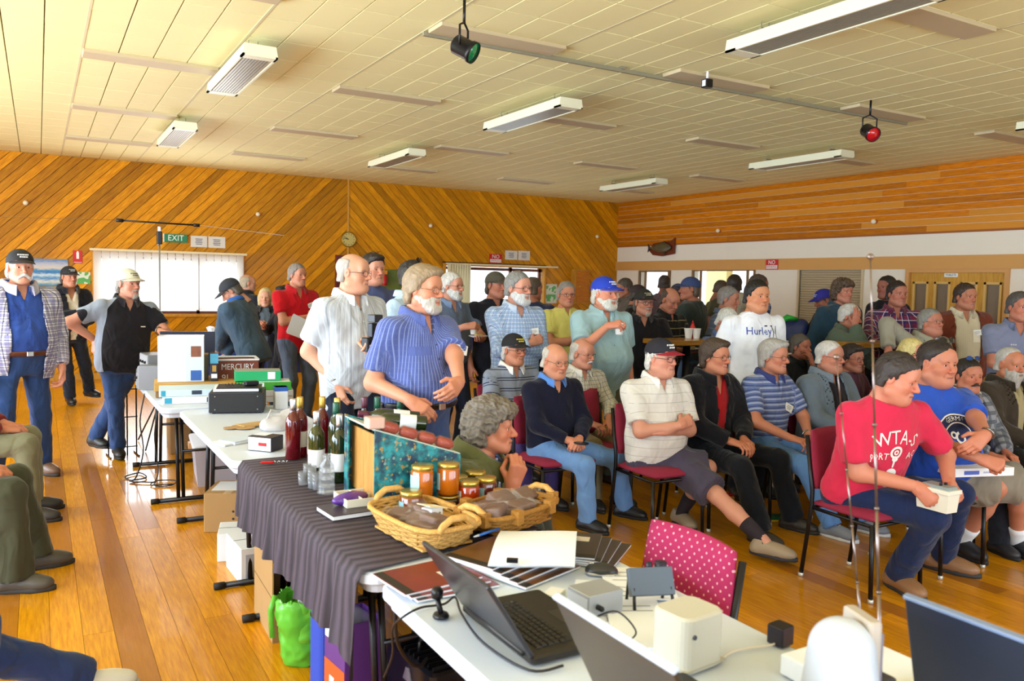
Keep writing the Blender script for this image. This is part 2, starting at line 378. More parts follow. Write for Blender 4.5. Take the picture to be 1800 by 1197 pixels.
def hair_mesh(kind, cell=.006):
    cell = .0048 if kind == 'curly' else cell; F = Fld((-.14, -.17, -.24), (.14, .15, .19), cell); noise_amp, nscale = .0035, 120
    if kind in ('short', 'receding', 'thick', 'curly', 'undercap', 'ring', 'thin', 'crop', 'grownout'):
        g = {'short': .013, 'receding': .009, 'thick': .020, 'curly': .028, 'undercap': .010, 'ring': .007, 'thin': .0065, 'crop': .008, 'grownout': .018}[kind]
        F.ell((0, -.014, .036), (.077 + g, .099 + g, .087 + g * 1.15), k=0)
        for s in (-1, 1): F.ell((s * (.060 + g * .4), -.045, -.045), (.022 + g * .5, .040, .045), k=.03)
        F.ell((0, -.07, -.05), (.055 + g * .4, .038 + g * .5, .05 + g), k=.03)
        ZP, YP = {'ring': ((-.1, -.02, .01, .05, .09), (-.035, -.024, .006, .010, .012)), 'receding': ((-.1, -.02, .01, .05, .085, .11, .14), (-.035, -.024, .010, .018, .03, .075, .09)), 'thin': ((-.1, -.02, .01, .05, .085, .11, .14), (-.035, -.024, .008, .016, .026, .055, .07))}.get(kind, ((-.1, -.028, -.012, .008, .035, .052, .066, .080, .10, .14), (-.035, -.026, .012, .024, .034, .050, .074, .096, .115, .14)))
        if kind == 'curly': YP = tuple(v + .012 for v in YP)
        # hairline: smooth cut along temples and forehead, rounded onto the scalp
        def cut(X, Y, Z): return (Y - np.interp(Z, ZP, YP) + .004 * np.sin(X * 160) * np.cos(Z * 190 + X * 60)) * .8
        bl = (slice(None),) * 3; X_, Y_, Z_ = F.xyz(bl); dcut = cut(X_, Y_, Z_).astype(np.float32); a_ = F.v; h_ = np.maximum(.016 - np.abs(a_ - dcut), 0) / .016; F.v = (np.maximum(a_, dcut) + h_ * h_ * .004).astype(np.float32)
        F.fn(lambda X, Y, Z: (-.058 - .05 * (kind == 'curly') - .030 * (kind in ('grownout', 'undercap')) - Z) + 0 * X + 0 * Y)
        if kind == 'ring': F.ell((0, .012, .115), (.070, .115, .070), k=.012, mode='s')
        if kind == 'receding': 
            for s in (-1, 1): F.ell((s * .05, .085, .095), (.035, .05, .05), k=.01, mode='s')
        if kind == 'undercap': F.fn(lambda X, Y, Z: Z - .045 + 0 * X + 0 * Y)
        if kind == 'thick' :
            F.ell((0, .062, .10), (.065, .045, .030), k=.02); noise_amp, nscale = .004, 85
        if kind == 'grownout':
            F.ell((-.01, .055, .098), (.06, .05, .026), k=.02); noise_amp, nscale = .0035, 90
        if kind == 'curly':
            F.ell((0, .070, .085), (.075, .040, .040), k=.03); F.ell((0, -.085, -.02), (.085, .055, .075), k=.03); noise_amp, nscale = .010, 90
    elif kind == 'bob':
        F.ell((0, -.016, .036), (.092, .112, .100), k=0)
        for s in (-1, 1): F.cap((s * .080, -.015, .0), (s * .078, -.01, -.12), .030, .022, .03)
        F.cap((0, -.09, 0), (0, -.085, -.13), .06, .045, .03)
        F.ell((0, .09, -.04), (.064, .085, .105), k=.01, mode='s'); noise_amp, nscale = .003, 90
    elif kind == 'beard':
        F.ell((0, .028, -.052), (.066, .073, .082), k=0)
        for s in (-1, 1): F.cap((s * .056, .004, -.055), (s * .026, .072, -.102), .026, .028, .02)
        F.ell((0, .074, -.112), (.036, .028, .030), k=.02)
        F.fn(lambda X, Y, Z: np.maximum(Z - (-.040 + .9 * (np.abs(X) - .03).clip(0, .1)).clip(-.06, .0), -.012 - Y))
        F.ell((0, .104, -.068), (.023, .03, .010), k=.006, mode='s')
        F.ell((0, .118, -.030), (.028, .05, .018), k=.004, mode='s')
        F.cap((0, -.03, -.1), (0, -.05, -.2), .050, .055, .0, 's'); noise_amp, nscale = .003, 110
    elif kind == 'longbeard':
        F.ell((0, .030, -.055), (.070, .078, .085), k=0)
        F.cap((0, .06, -.09), (0, .072, -.155), .048, .030, .03)
        F.fn(lambda X, Y, Z: np.maximum(Z - (-.038 + .9 * (np.abs(X) - .03).clip(0, .1)).clip(-.06, .01), -.018 - Y))
        F.ell((0, .108, -.068), (.020, .03, .008), k=.006, mode='s'); F.ell((0, .118, -.028), (.028, .05, .018), k=.004, mode='s'); noise_amp, nscale = .005, 95
    elif kind == 'goatee':
        F.ell((0, .076, -.104), (.030, .026, .030), k=0); F.cap((-.030, .078, -.075), (-.02, .082, -.1), .007, .01, .01); F.cap((.030, .078, -.075), (.02, .082, -.1), .007, .01, .01)
        F.cap((-.027, .086, -.060), (0, .098, -.052), .006, .0075, .006); F.cap((.027, .086, -.060), (0, .098, -.052), .006, .0075, .006)
        F.ell((0, .104, -.070), (.021, .03, .009), k=.005, mode='s')
    elif kind in ('moustache', 'walrus'):
        r = .008 if kind == 'moustache' else .012; dz = 0 if kind == 'moustache' else -.012
        for s in (-1, 1): F.cap((s * .002, .1, -.052), (s * .032, .086, -.064 + dz), r, r * .75, .006)
        if kind == 'walrus':
            for s in (-1, 1): F.cap((s * .032, .086, -.074), (s * .042, .078, -.095), .009, .005, .006)
    V, Q = F.nets()
    if len(V):
        N = vnormals(V, Q); V = V + N * (noise_amp * vnoise(V * np.array([1.0, 1.0, .45 if kind != 'curly' else 1.0]), nscale, len(kind)))[:, None]
        if kind == 'curly': V = V + N * (.009 - .020 * np.abs(vnoise(V, 130, 31)) - .008 * np.abs(vnoise(V, 230, 33)))[:, None]
        elif kind in ('short', 'thick', 'grownout', 'bob', 'beard', 'longbeard', 'undercap'): V = V - N * (.0045 * np.abs(vnoise(V * np.array([1.6, .6, .5]), 190, 35)))[:, None]
    return tpl(kind, V, Q)
def brow_mesh(s):
    mb = MB(); mb.tube([(s * .016, .0925, .0180), (s * .030, .0905, .0225), (s * .047, .080, .0185)], [.003, .0042, .002], 6); return mb.mesh('eyebrow', True)
def eye_mesh(s):
    mb = MB(); T = Matrix.Translation((s * .032, .0735, .000)) @ Matrix.Rotation(-R90, 4, 'X')
    mb.lathe([(.0004, -.0125)] + [(.0125 * math.sin(a), -.0125 * math.cos(a)) for a in np.linspace(.4, 2.75, 7)] + [(.0004, .0125)], n=12, M=T); nf = len(mb.f)
    mb.lathe([(.0072, .0098), (.0055, .0126), (.0004, .0134)], n=10, M=T); me = mb.mesh('eye', True)
    for i, p in enumerate(me.polygons): p.material_index = int(i >= nf)
    return me
def glasses_mesh():
    mb = MB()
    for s in (-1, 1):
        P = [(s * (.033 + .025 * math.cos(a)), .106 - .012 * abs(math.cos(a)) * (1 if math.cos(a) > 0 else .2), -.004 + .0175 * math.sin(a)) for a in np.linspace(0, 2 * math.pi, 15)]
        mb.tube(P, .0016, 5, False)
        mb.tube([(s * .058, .095, .0), (s * .076, .06, .004), (s * .084, .0, .006), (s * .082, -.015, -.006)], .0017, 5)
    mb.tube([(-.009, .108, .0), (0, .112, .004), (.009, .108, .0)], .0016, 5); return mb.mesh('frame', True)
def lens_mesh():
    mb = MB()
    for s in (-1, 1):
        n = 14; vs = [(s * (.033 + .0245 * math.cos(a)), .1055 - .012 * abs(math.cos(a)) * (1 if math.cos(a) > 0 else .2) + t, -.004 + .017 * math.sin(a)) for t in (0, .0012) for a in np.linspace(0, 2 * math.pi, n, endpoint=False)]
        mb.add(vs, [tuple(range(n)), tuple(range(2 * n - 1, n - 1, -1))] + [(i, (i + 1) % n, (i + 1) % n + n, i + n) for i in range(n)])
    return mb.mesh('lenses')
def cap_meshes():
    F = Fld((-.12, -.15, -.03), (.12, .14, .17), .006)
    F.ell((0, -.012, .040), (.090, .113, .097), k=0); F.fn(lambda X, Y, Z: (.030 + .16 * (Y - .0) - Z) + 0 * X)
    F.ell((0, -.014, .034), (.080, .102, .086), k=0, mode='s'); V, Q = F.nets(); crown = tpl('crown', V, Q)
    mb = MB(); n = 14; vs = []
    for t in (0, .004):
        for j in range(5):
            for i in range(n + 1):
                a = math.pi * (i / n); u = j / 4; rx = .086 + (.0) * u; y0 = .02 + .085 * math.sin(a); L = .078 * math.sin(a) ** .75
                vs.append((rx * math.cos(a) * (1 - .04 * u), y0 + L * u, .046 + .006 * math.sin(a) - .020 * u * math.sin(a) - .020 * (math.cos(a) ** 2) + t))
    W = n + 1; fs = []
    for j in range(4):
        for i in range(n):
            q = (j * W + i, j * W + i + 1, (j + 1) * W + i + 1, (j + 1) * W + i); fs += [q, tuple(x + 5 * W for x in q[::-1])]
    for i in range(n): a = 4 * W + i; fs.append((a, a + 1, a + 1 + 5 * W, a + 5 * W))
    mb.add(vs, fs); brim = mb.mesh('brim', True)
    e = MB()
    for row, zz in ((0, .092), (1, .076)):
        x = -.034 if row == 0 else -.026
        while x < (.032 if row == 0 else .024):
            ww = random.choice((.006, .009, .012)); xc = x + ww / 2
            for t in range(1): 
                y = .113 * math.sqrt(max(.05, 1 - (xc / .090) ** 2 - ((zz - .040) / .097) ** 2)) - .012
                e.box((xc, y + .0015, zz), (ww * .8, .004, .010))
            x += ww + .002
    return crown, brim, e.mesh('emblem')
HANDS = {}
def hand_mesh(pose, near):
    key = (pose, near)
    if key in HANDS: return HANDS[key]
    cu = {'relax': (28, 38, 25), 'flat': (8, 12, 8), 'grip': (52, 62, 35), 'fist': (78, 88, 55), 'point': (60, 70, 40)}[pose]
    F = Fld((-.095, -.03, -.11), (.07, .21, .045), .0045 if near == 2 else .0058)
    kn = [(-.029, .086, .002), (-.0095, .091, .005), (.0105, .087, .004), (.029, .078, .0)]; ln = [.044, .049, .045, .036]
    for i, (p, L) in enumerate(zip(kn, ln)):
        F.cap((p[0] * .55, .0, 0), p, .017, .0125, .014)
        a = 0.0; q = np.array(p); sp = (p[0] * .9 + (.05 if pose == 'flat' else 0) * p[0] * 20 * .06)
        for j, (ang, f) in enumerate(zip(cu, (1.0, .66, .52))):
            ang2 = ang if not (pose == 'point' and i == 0) else 6
            a += math.radians(ang2 + i * 3); d = np.array([sp * .9, math.cos(a), -math.sin(a)]); d /= np.linalg.norm(d)
            e = q + d * L * f; F.cap(q, e, .0098 - .0008 * j - (.001 if i == 3 else 0), .0092 - .0009 * j - (.001 if i == 3 else 0), .004); q = e
    t = {'relax': ((-.052, .050, -.020), (-.058, .082, -.034)), 'flat': ((-.058, .050, -.010), (-.068, .084, -.014)), 'grip': ((-.050, .052, -.032), (-.036, .082, -.050)), 'fist': ((-.046, .052, -.032), (-.022, .070, -.046)), 'point': ((-.048, .055, -.030), (-.03, .08, -.04))}[pose]
    F.cap((-.018, .015, -.006), t[0], .017, .0115, .012); F.cap(t[0], t[1], .0110, .0088, .004)
    F.cap((0, -.03, 0), (0, .012, 0), .026, .024, .015)
    HANDS[key] = F.nets(); return HANDS[key]
def shoe_meshes():
    F = Fld((-.075, -.13, -.01), (.075, .23, .15), .0065)
    F.cap((0, -.055, .04), (0, .05, .045), .040, .042, .02); F.ell((0, .115, .038), (.050, .075, .042), k=.03); F.cap((0, -.045, .05), (0, -.035, .10), .043, .040, .03)
    F.cap((0, .02, .06), (0, .09, .05), .038, .036, .03); F.fn(lambda X, Y, Z: .018 - Z + 0 * X + 0 * Y); F.fn(lambda X, Y, Z: Z - .105 + 0 * X + 0 * Y)
    V, Q = F.nets(); up = tpl('upper', V, Q)
    mb = MB(); pts = []
    for i in range(24):
        a = 2 * math.pi * i / 24; y = math.sin(a); x = math.cos(a); wd = .050 if y > 0 else .043; pts.append((x * wd * (1 - .12 * (abs(y + .15) < .25)), .045 + y * (.155 if y > 0 else .148)))
    vs = [(x * k_, .045 + (y - .045) * k_, z) for z, k_ in ((0, .96), (.004, 1.0), (.024, 1.0), (.026, .9)) for x, y in pts]; fs = [tuple(range(23, -1, -1)), tuple(range(72, 96))]
    for k in range(3):
        for i in range(24): j = (i + 1) % 24; fs.append((k * 24 + i, k * 24 + j, (k + 1) * 24 + j, (k + 1) * 24 + i))
    mb.add(vs, fs); sole = mb.mesh('sole', True)
    la = MB()
    for i in range(5):
        y = .035 + i * .018; z = .1075 - i * .0085
        la.tube([(-.024, y, z - .010), (0, y + .004, z + .002), (.024, y, z - .010)], .0028, 5)
    return up, sole, la.mesh('laces', True)
for _k in ('short', 'receding', 'thick', 'curly', 'undercap', 'ring', 'thin', 'crop', 'grownout', 'bob', 'beard', 'longbeard', 'goatee', 'moustache', 'walrus'): hair_mesh(_k)
BROWS, EYES = {s_: brow_mesh(s_) for s_ in (-1, 1)}, {s_: eye_mesh(s_) for s_ in (-1, 1)}
GLASS, LENS = glasses_mesh(), lens_mesh()
CROWN, BRIM, EMBLEM = cap_meshes()
SHOE_UP, SHOE_SOLE, SHOE_LACE = shoe_meshes()
# ------------------------------------------------------------------ people
def _skin():
    N = Nodes('skin'); a = N.n('ShaderNodeAttribute', attribute_name='skin').outputs['Color']
    nz = N.noise(N.coord('Object'), 45.0, 3.0)[0]; N.l(N.mix(N.math('MULTIPLY', nz, .13), a, rgb('8f3f2c')), N.b.inputs['Base Color'])
    N.b.inputs['Roughness'].default_value = .48; N.b.inputs['Specular IOR Level'].default_value = .35
    N.bump(N.noise(N.coord('Object'), 160.0, 3.0)[0], .12, .002); return N.m
SKIN = _skin()
def hairmat(c):
    k = 'hair_' + c
    if k in MATS: return MATS[k]
    N = Nodes(k); v = N.noise(N.coord('Object', (1, .5, .3)), 95.0, 5.0, .65)[0]; b = rgb(c)
    N.l(N.mix(v, tuple(x * .30 for x in b[:3]) + (1,), tuple(min(1, x * 1.5) for x in b[:3]) + (1,)), N.b.inputs['Base Color'])
    N.b.inputs['Roughness'].default_value = .55; N.bump(v, .8, .006); MATS[k] = N.m; return N.m
EYE_W, EYE_D = mat('eye_white', 'e9e2da', .25), mat('iris', '2a211c', .2)
LENSM = mat('spectacle_lens', 'ffffff', .03, trans=1.0, alpha=.22)
PROF = np.array([(-.14, .150, .085, .105), (-.08, .170, .105, .125), (0, .172, .112, .122), (.09, .158, .112, .105), (.18, .158, .115, .10), (.28, .172, .120, .108), (.36, .182, .116, .108), (.42, .178, .100, .100), (.47, .156, .084, .090), (.50, .122, .074, .084), (.53, .075, .060, .072), (.56, .060, .055, .065)])
ZS = np.linspace(-.14, .56, 71)
def prof_of(fat, belly):
    w_, f_, b_ = [np.interp(ZS, PROF[:, 0], PROF[:, i]) for i in (1, 2, 3)]
    g = np.exp(-((ZS - .13) / .13) ** 2); sc_ = 1 + fat * np.clip((.52 - ZS) / .2, 0, 1)
    w_ = w_ * sc_ + belly * .45 * g; f_ = f_ * sc_ + belly * g; b_ = b_ * sc_
    ker = np.ones(5) / 5; sm = lambda a: np.convolve(np.pad(a, 2, 'edge'), ker, 'valid'); return sm(w_), sm(f_), sm(b_)
def ik(S, W, l1, l2, pole):
    d = W - S; L = np.linalg.norm(d); m = (l1 + l2) * .998
    if L > m: W = S + d / L * m; d = W - S; L = m
    L = max(L, abs(l1 - l2) + .01); u = d / np.linalg.norm(d); a = (l1 * l1 - l2 * l2 + L * L) / (2 * L); h = math.sqrt(max(l1 * l1 - a * a, 0))
    p = pole - u * (pole @ u); p /= (np.linalg.norm(p) + 1e-9); return S + u * a + p * h, W
# arm presets (right arm, torso frame x right y forward z up, pelvis origin): wrist, elbow pole, finger direction, back of hand, hand shape
ARMS = {
    'side': ((.262, .06, -.08), (.5, -1, 0), (.0, .12, -1), (1, .1, 0), 'relax'),
    'cross_over': ((-.035, 'f+.075', .225), (.9, -.15, -.6), (-.85, -.25, .25), (.0, .9, .4), 'relax'),
    'cross_under': ((-.045, 'f+.035', .185), (.9, -.15, -.6), (-.85, -.35, .1), (0, .8, .5), 'relax'),
    'lap': ((.10, .31, .085), (.9, -.5, -.2), (-.35, .9, -.15), (.1, .1, 1), 'relax'),
    'clasp': ((.055, 'f+.15', .085), (.9, -.5, -.2), (-.75, .6, -.2), (.3, .3, .9), 'grip'),
    'hip': ((.215, .035, .055), (1, -.45, .15), (-.3, .75, -.5), (.9, .3, .2), 'relax'),
    'pocket': ((.200, .075, .015), (.55, -1, 0), (-.25, .3, -.95), (.9, .3, 0), 'relax'),
    'cup': ((.06, 'f+.20', .30), (.7, -.3, -.9), (-.75, .6, .15), (.35, .6, .75), 'grip'),
    'plate': ((.10, 'f+.17', .19), (.8, -.4, -.6), (-.55, .85, 0), (.2, .1, -1), 'flat'),
    'table': ((.17, .40, .14), (.9, -.4, -.1), (-.2, 1, -.1), (0, 0, 1), 'flat'),
    'behind': ((.10, -.17, .03), (.9, -.6, .1), (-.8, -.1, -.4), (0, -1, 0), 'relax'),
}
NEARN = {2: .0098, 1: .0125, 0: .0165}
def shoe(parent, pos, dirv, c, sole, laces, s, pitch=0.0, side=''):
    e = Matrix.Translation(tuple(pos)) @ frame((0, 0, 0), np.cross(dirv, (0, 0, 1)), (0, 0, 1)).to_4x4() @ Matrix.Rotation(pitch, 4, 'X') @ Matrix.Scale(s, 4)
    u = inst('shoe', SHOE_UP, mat('shoe_' + c, c, .45, bump=.1), parent, M=e); inst('sole', SHOE_SOLE, mat('shoe_sole_' + sole, sole, .7), u)
    if laces: inst('laces', SHOE_LACE, mat('laces_' + laces, laces, .8), u)
def px3(p): d = np.asarray(p, float) - EYE; z = d @ CF; return (900 + FPX * (d @ CR) / z, 598.5 - FPX * (d @ CU) / z, z)
def person(label, head=None, D=None, fa=40, hfa=None, hp=0, hr=0, pose='stand', pz=None, lean=0, slean=0, fat=0.0, belly=0.0, arms=('side', 'side'), feet=(None, None), ffa=None,
           face='a', skin='c98c6e', hair=('short', '6b5a4a'), beard=None, cap=None, glasses=None, shirt=None, jacket=None, trousers=None, shoes=('2a2522', '1b1918', None),
           hs=1.0, s=None, group=None, bare=False, socks=None, loose=0.0, spread=1.0, near=None, cat='person', hy=0.0, a=None, Y=None, at=None, who=None):
    if at is not None: head = px3(at)[:2]; D = px3(at)[2]
    if Y is not None: D = Y / ray(*head)[1]
    if a is not None: fa = a - 180 - math.degrees(math.atan2(ray(*head)[1], ray(*head)[0]))
    near = (2 if D < 5.3 else (1 if D < 9 else 0)) if near is None else near
    Hc = atd(head[0], head[1], D); br = math.atan2(ray(*head)[1], ray(*head)[0]); hfa = fa if hfa is None else hfa
    A = br + math.pi + math.radians(fa); f = np.array([math.cos(A), math.sin(A), 0.0]); r = np.array([f[1], -f[0], 0.0]); up = np.array([0, 0, 1.0])
    le = math.radians(lean); sl = math.radians(slean)
    tu = up * math.cos(le) + f * math.sin(le); tu = tu * math.cos(sl) + r * math.sin(sl); tf = f * math.cos(le) - up * math.sin(le); tr = np.cross(tf, tu)
    vu = tu[2]; no = .155 * .75
    if s is None:
        s = Hc[2] / (.93 + .53 * vu + .125) if pose == 'stand' else float(np.clip((Hc[2] - (pz or .55)) / (.53 * vu + .125), .86, 1.14))
    neck = Hc - s * (up * .105 + tu * .02 + tf * (.035 + hy)); pel = neck - tu * .53 * s
    root = np.array([pel[0], pel[1], 0.0]); off = -root
    P = lambda x, y, z: pel + off + s * (tr * x + tf * y + tu * z)
    o = thing('person', label, cat, root, 0, group)
    wP, fP, bP = prof_of(fat, belly); fr_at = lambda z: float(np.interp(z, ZS, fP))
    c = NEARN[near]
    # --- joints
    sw = .188 + fat * .10; SH = {k: P(sg * sw, -.005, .435) for k, sg in (('R', 1), ('L', -1))}; EL, WR, HF = {}, {}, {}
    for k, sg, spec in (('R', 1, arms[0]), ('L', -1, arms[1])):
        if isinstance(spec, str): spec = (spec,)
        base = ARMS[spec[0]] if spec[0] in ARMS else None
        if base is None:                                   # ('px', u, v, depth offset, pole, finger dir, dorsal, shape)
            Wt = atd(spec[1], spec[2], D + spec[3]) + off; po, fd, do, hpz = (spec[4:] + ((.8, -.5, -.4), (0, .9, -.3), (.3, .2, .9), 'relax')[len(spec) - 4:])[:4]
        else:
            wx, wy, wz = base[0]; wy = fr_at(wz) + float(wy[1:]) if isinstance(wy, str) else wy
            if len(spec) > 1: wx, wy, wz = wx + spec[1][0], wy + spec[1][1], wz + spec[1][2]
            Wt = P(sg * wx, wy, wz); po, fd, do, hpz = base[1:]
            if len(spec) > 2: hpz = spec[2]
        v3 = lambda q: tr * q[0] * sg + tf * q[1] + tu * q[2]
        EL[k], WR[k] = ik(SH[k], Wt, .292 * s, .262 * s, v3(po)); HF[k] = (v3(fd), v3(do), hpz)
    HI = {k: P(sg * .092, 0, -.035) for k, sg in (('R', 1), ('L', -1))}; KN, AN, FD = {}, {}, {}
    for k, sg, ft in (('R', 1, feet[0]), ('L', -1, feet[1])):
        fdir = f * math.cos(math.radians(12)) + r * sg * math.sin(math.radians(12)); lift = 0.0; shz = .085
        if ft is not None and ft[0] is not None:
            z0 = ft[2] if len(ft) > 2 else 0.0
            g = onz(ft[0], ft[1], z0) + off; a = g + up * shz * s; a[2] = z0 + shz * s
            if len(ft) > 3: B = br + math.pi + math.radians(ft[3]); fdir = np.array([math.cos(B), math.sin(B), 0.0])
        elif pose == 'stand':
            a = pel + off + r * sg * .115 * s * spread + f * .02; a[2] = shz * s
        else:
            a = pel + off + r * sg * .13 * s * spread + f * .46 * s; a[2] = shz * s
        KN[k], AN[k] = ik(HI[k], a, (.425 if pose == 'stand' else .455) * s, (.410 if pose == 'stand' else .435) * s, f * (1.0 if pose == 'stand' else .5) + (up * 1.0 if pose != 'stand' else 0) + r * sg * (.05 if pose == 'stand' else .10)); FD[k] = fdir
    # --- bounds and torso field
    allp = np.array([SH[k] for k in 'RL'] + [EL[k] for k in 'RL'] + [WR[k] for k in 'RL'] + [HI[k] for k in 'RL'] + [KN[k] for k in 'RL'] + [AN[k] for k in 'RL'] + [P(0, .2 + belly, .1), P(0, -.2, .1), P(.3, 0, .1), P(-.3, 0, .1), P(0, 0, .6)])
    def torso(F, infl, zlo, zhi, k=.0, mode='u', extra=None):
        pts = np.array([P(x, y, z) for x in (-.3, .3) for y in (-.2, .2 + belly) for z in (zlo - .03, zhi + .03)])
        b = F.blk(pts.min(0), pts.max(0), .03)
        if b is None: return
        X, Y, Z = F.xyz(b); o0 = pel + off; px, py, pz_ = X - o0[0], Y - o0[1], Z - o0[2]
        qx = (px * tr[0] + py * tr[1] + pz_ * tr[2]) / s; qy = (px * tf[0] + py * tf[1] + pz_ * tf[2]) / s; qz = (px * tu[0] + py * tu[1] + pz_ * tu[2]) / s
        t = np.clip((qz + .14) / .01, 0, 69.999); i0 = t.astype(np.int32); ft_ = t - i0
        W_ = wP[i0] * (1 - ft_) + wP[i0 + 1] * ft_; De = np.where(qy > 0, fP[i0] * (1 - ft_) + fP[i0 + 1] * ft_, bP[i0] * (1 - ft_) + bP[i0 + 1] * ft_)
        e = np.sqrt((qx / W_) ** 2 + (qy / De) ** 2); d = (e - 1) * np.minimum(W_, De) * s - infl
        d = np.maximum(d, (zlo - qz) * s); d = np.maximum(d, (qz - zhi) * s)
        if extra is not None: d = extra(d, qx, qy, qz)
        F.put(b, d.astype(np.float32), k, mode)
    def field(pts, m): return Fld(np.min(pts, 0) - m, np.max(pts, 0) + m, c)
    def arm(F, k, infl0, infl1, t_end, kk=.04, cut=True):
        S, E, W_ = SH[k], EL[k], WR[k]
        if t_end <= 1.0: F.cap(S, S + (E - S) * t_end, .056 * s + infl0, (.056 - .012 * t_end) * s + infl1, kk, cut=cut)
        else:
            F.cap(S, E, .056 * s + infl0, .044 * s + infl0, kk); q = t_end - 1
            F.cap(E, E + (W_ - E) * q, .045 * s + infl0, (.045 - .016 * q) * s + infl1, .03, cut=cut)
    zoff = np.zeros(3)
    # --- body (one continuous skin)
    short_l = trousers is not None and trousers.get('cut', 2) < 1.6
    B = field(np.vstack([allp, [Hc + off]]), .10); torso(B, -.010, -.12, .545)
    for k in 'RL':
        arm(B, k, 0, 0, 2.0, .04, cut=False); B.cap(HI[k], KN[k], .076 * s, .056 * s, .04)
        B.cap(KN[k], KN[k] * .62 + AN[k] * .38, .053 * s, .056 * s, .03); B.cap(KN[k] * .62 + AN[k] * .38, AN[k], .056 * s, .036 * s, .02)
    HM = None
    HA = br + math.pi + math.radians(hfa); hf = np.array([math.cos(HA), math.sin(HA), 0.0]); hrv = np.array([hf[1], -hf[0], 0.0])
    hM = Matrix.Translation(tuple(Hc + off)) @ frame((0, 0, 0), hrv, (0, 0, 1)) @ Matrix.Rotation(math.radians(-hp), 4, 'X') @ Matrix.Rotation(math.radians(hr), 4, 'Y') @ Matrix.Scale(s ** .5 * hs, 4)
    hMn = np.array(hM)
    nb = (hMn @ np.array([0, -.036, -.085, 1]))[:3]; B.cap(P(0, -.018, .50), nb, .060 * s, .052 * s, .04)
    V, Q = B.nets(); V = V.astype(np.float64)
    sk = np.array(rgb(skin)[:3]) * np.array([.97, .87, .81]); colr = [np.tile(sk, (len(V), 1))]; VV = [V]; QQ = [Q]; n0 = len(V)
    hv, hq, lips, rosy, line = head_t(face, near); hv2 = np.c_[hv, np.ones(len(hv))] @ hMn.T; VV.append(hv2[:, :3]); QQ.append(hq + n0); n0 += len(hv)
    lc = np.array([.48, .16, .14]) * .5 + sk * .45; rc = np.array([min(1, sk[0] * 1.12), sk[1] * .62, sk[2] * .55])
    colr.append((1 - .6 * line[:, None]) * sk[None] * (1 - lips[:, None] * .85 - rosy[:, None] * .35 * (1 - lips[:, None])) + (1 - .6 * line[:, None]) * lc * lips[:, None] * .85 + rc * rosy[:, None] * .35 * (1 - lips[:, None]))
    HW = {}
    for k, sg in (('R', 1), ('L', -1)):
        fd, do, hpz = HF[k]; fd = fd / np.linalg.norm(fd); do = do - fd * (do @ fd); do /= np.linalg.norm(do); xx = np.cross(fd, do)
        hv, hq = hand_mesh(hpz, min(2, near + 1) if near else 1); hv = hv * np.array([sg, 1, 1]) * s * 1.03
        R3 = np.stack([xx, fd, do], 1); VV.append(hv @ R3.T + WR[k] + fd * .012); QQ.append((hq if sg > 0 else hq[:, ::-1]) + n0); n0 += len(hv)
        colr.append(np.tile(sk * np.array([1.0, .92, .9]), (len(hv), 1))); HW[k] = (WR[k], fd, do, xx)
    me = mesh_np('body', np.vstack(VV), [np.vstack(QQ)], True); at = me.attributes.new('skin', 'FLOAT_COLOR', 'POINT')
    cc = np.ones((n0, 4), np.float32); cc[:, :3] = np.vstack(colr); at.data.foreach_set('color', cc.ravel()); me.materials.append(SKIN)
    bo = bpy.data.objects.new('body', me); link(bo); bo.parent = o
    for sg in (-1, 1): inst('eye', EYES[sg], [EYE_W, EYE_D], o, M=hM)
    hc_ = hair[1] if hair else '6b5a4a'
    for sg in (-1, 1): inst('eyebrow', BROWS[sg], hairmat(hc_), o, M=hM)
    if hair and hair[0] in TPL: inst('hair', TPL[hair[0]], hairmat(hair[1]), o, M=hM @ Matrix.Diagonal(({'b': 1.03, 'd': 1.06}.get(face, 1.0), 1, 1, 1)))
    if beard:
        for bk, bc in (beard if isinstance(beard[0], tuple) else (beard,)): inst('moustache' if bk in ('moustache', 'walrus') else 'beard', TPL[bk], hairmat(bc), o, M=hM @ Matrix.Diagonal(({'b': 1.13, 'd': 1.22}.get(face, 1.04), 1.01, 1, 1)))
    if cap:
        cr = inst('cap', CROWN, mat('cap_' + cap[0], cap[0], .8, bump=.15), o, M=hM @ (Matrix.Rotation(math.radians(cap[3]), 4, 'Z') if len(cap) > 3 else Matrix.Identity(4))); inst('brim', BRIM, mat('cap_' + cap[1], cap[1], .8, bump=.15), cr)
        if cap[2]: inst('emblem', EMBLEM, mat('emblem_' + cap[2], cap[2], .7), cr)
    if glasses:
        g = inst('glasses', GLASS, mat('spectacles_' + glasses, glasses, .25, metal=.8), o, M=hM)
        if near == 2: inst('lenses', LENS, LENSM, g)
    # --- cloth
    def cloth(F, name, m, amp=.0035, tcz=True, arms_in=True):
        V, Q = F.nets()
        if len(V) == 0: return None
        V = V.astype(np.float64); N = vnormals(V, Q); sd = int(abs(root[0]) * 97) % 50; V = V + N * (amp * vnoise(V, 22, 3 + sd) - amp * 1.5 * np.abs(vnoise(V * np.array([1, 1, .6]), 30, 5 + sd)) + amp * .5 * vnoise(V, 60, 9 + sd) + amp * .5)[:, None]
        me = mesh_np(name, V, [Q], True); rel = V - (pel + off); qx, qy, qz = rel @ tr / s, rel @ tf / s, rel @ tu / s
        u = np.arctan2(qx, qy) * .17; v = qz.copy()
        segs = [(SH[k], EL[k], 0.0) for k in 'RL'] + [(EL[k], WR[k], .29) for k in 'RL'] if arms_in else [(HI[k], KN[k], 0.) for k in 'RL'] + [(KN[k], AN[k], .44) for k in 'RL']
        best = np.where((np.abs(qx) < .165) & (qz < .5) & (np.abs(qy) < .2 + belly), .02, .075) if arms_in else np.where(qz > -.06, .03, .2)
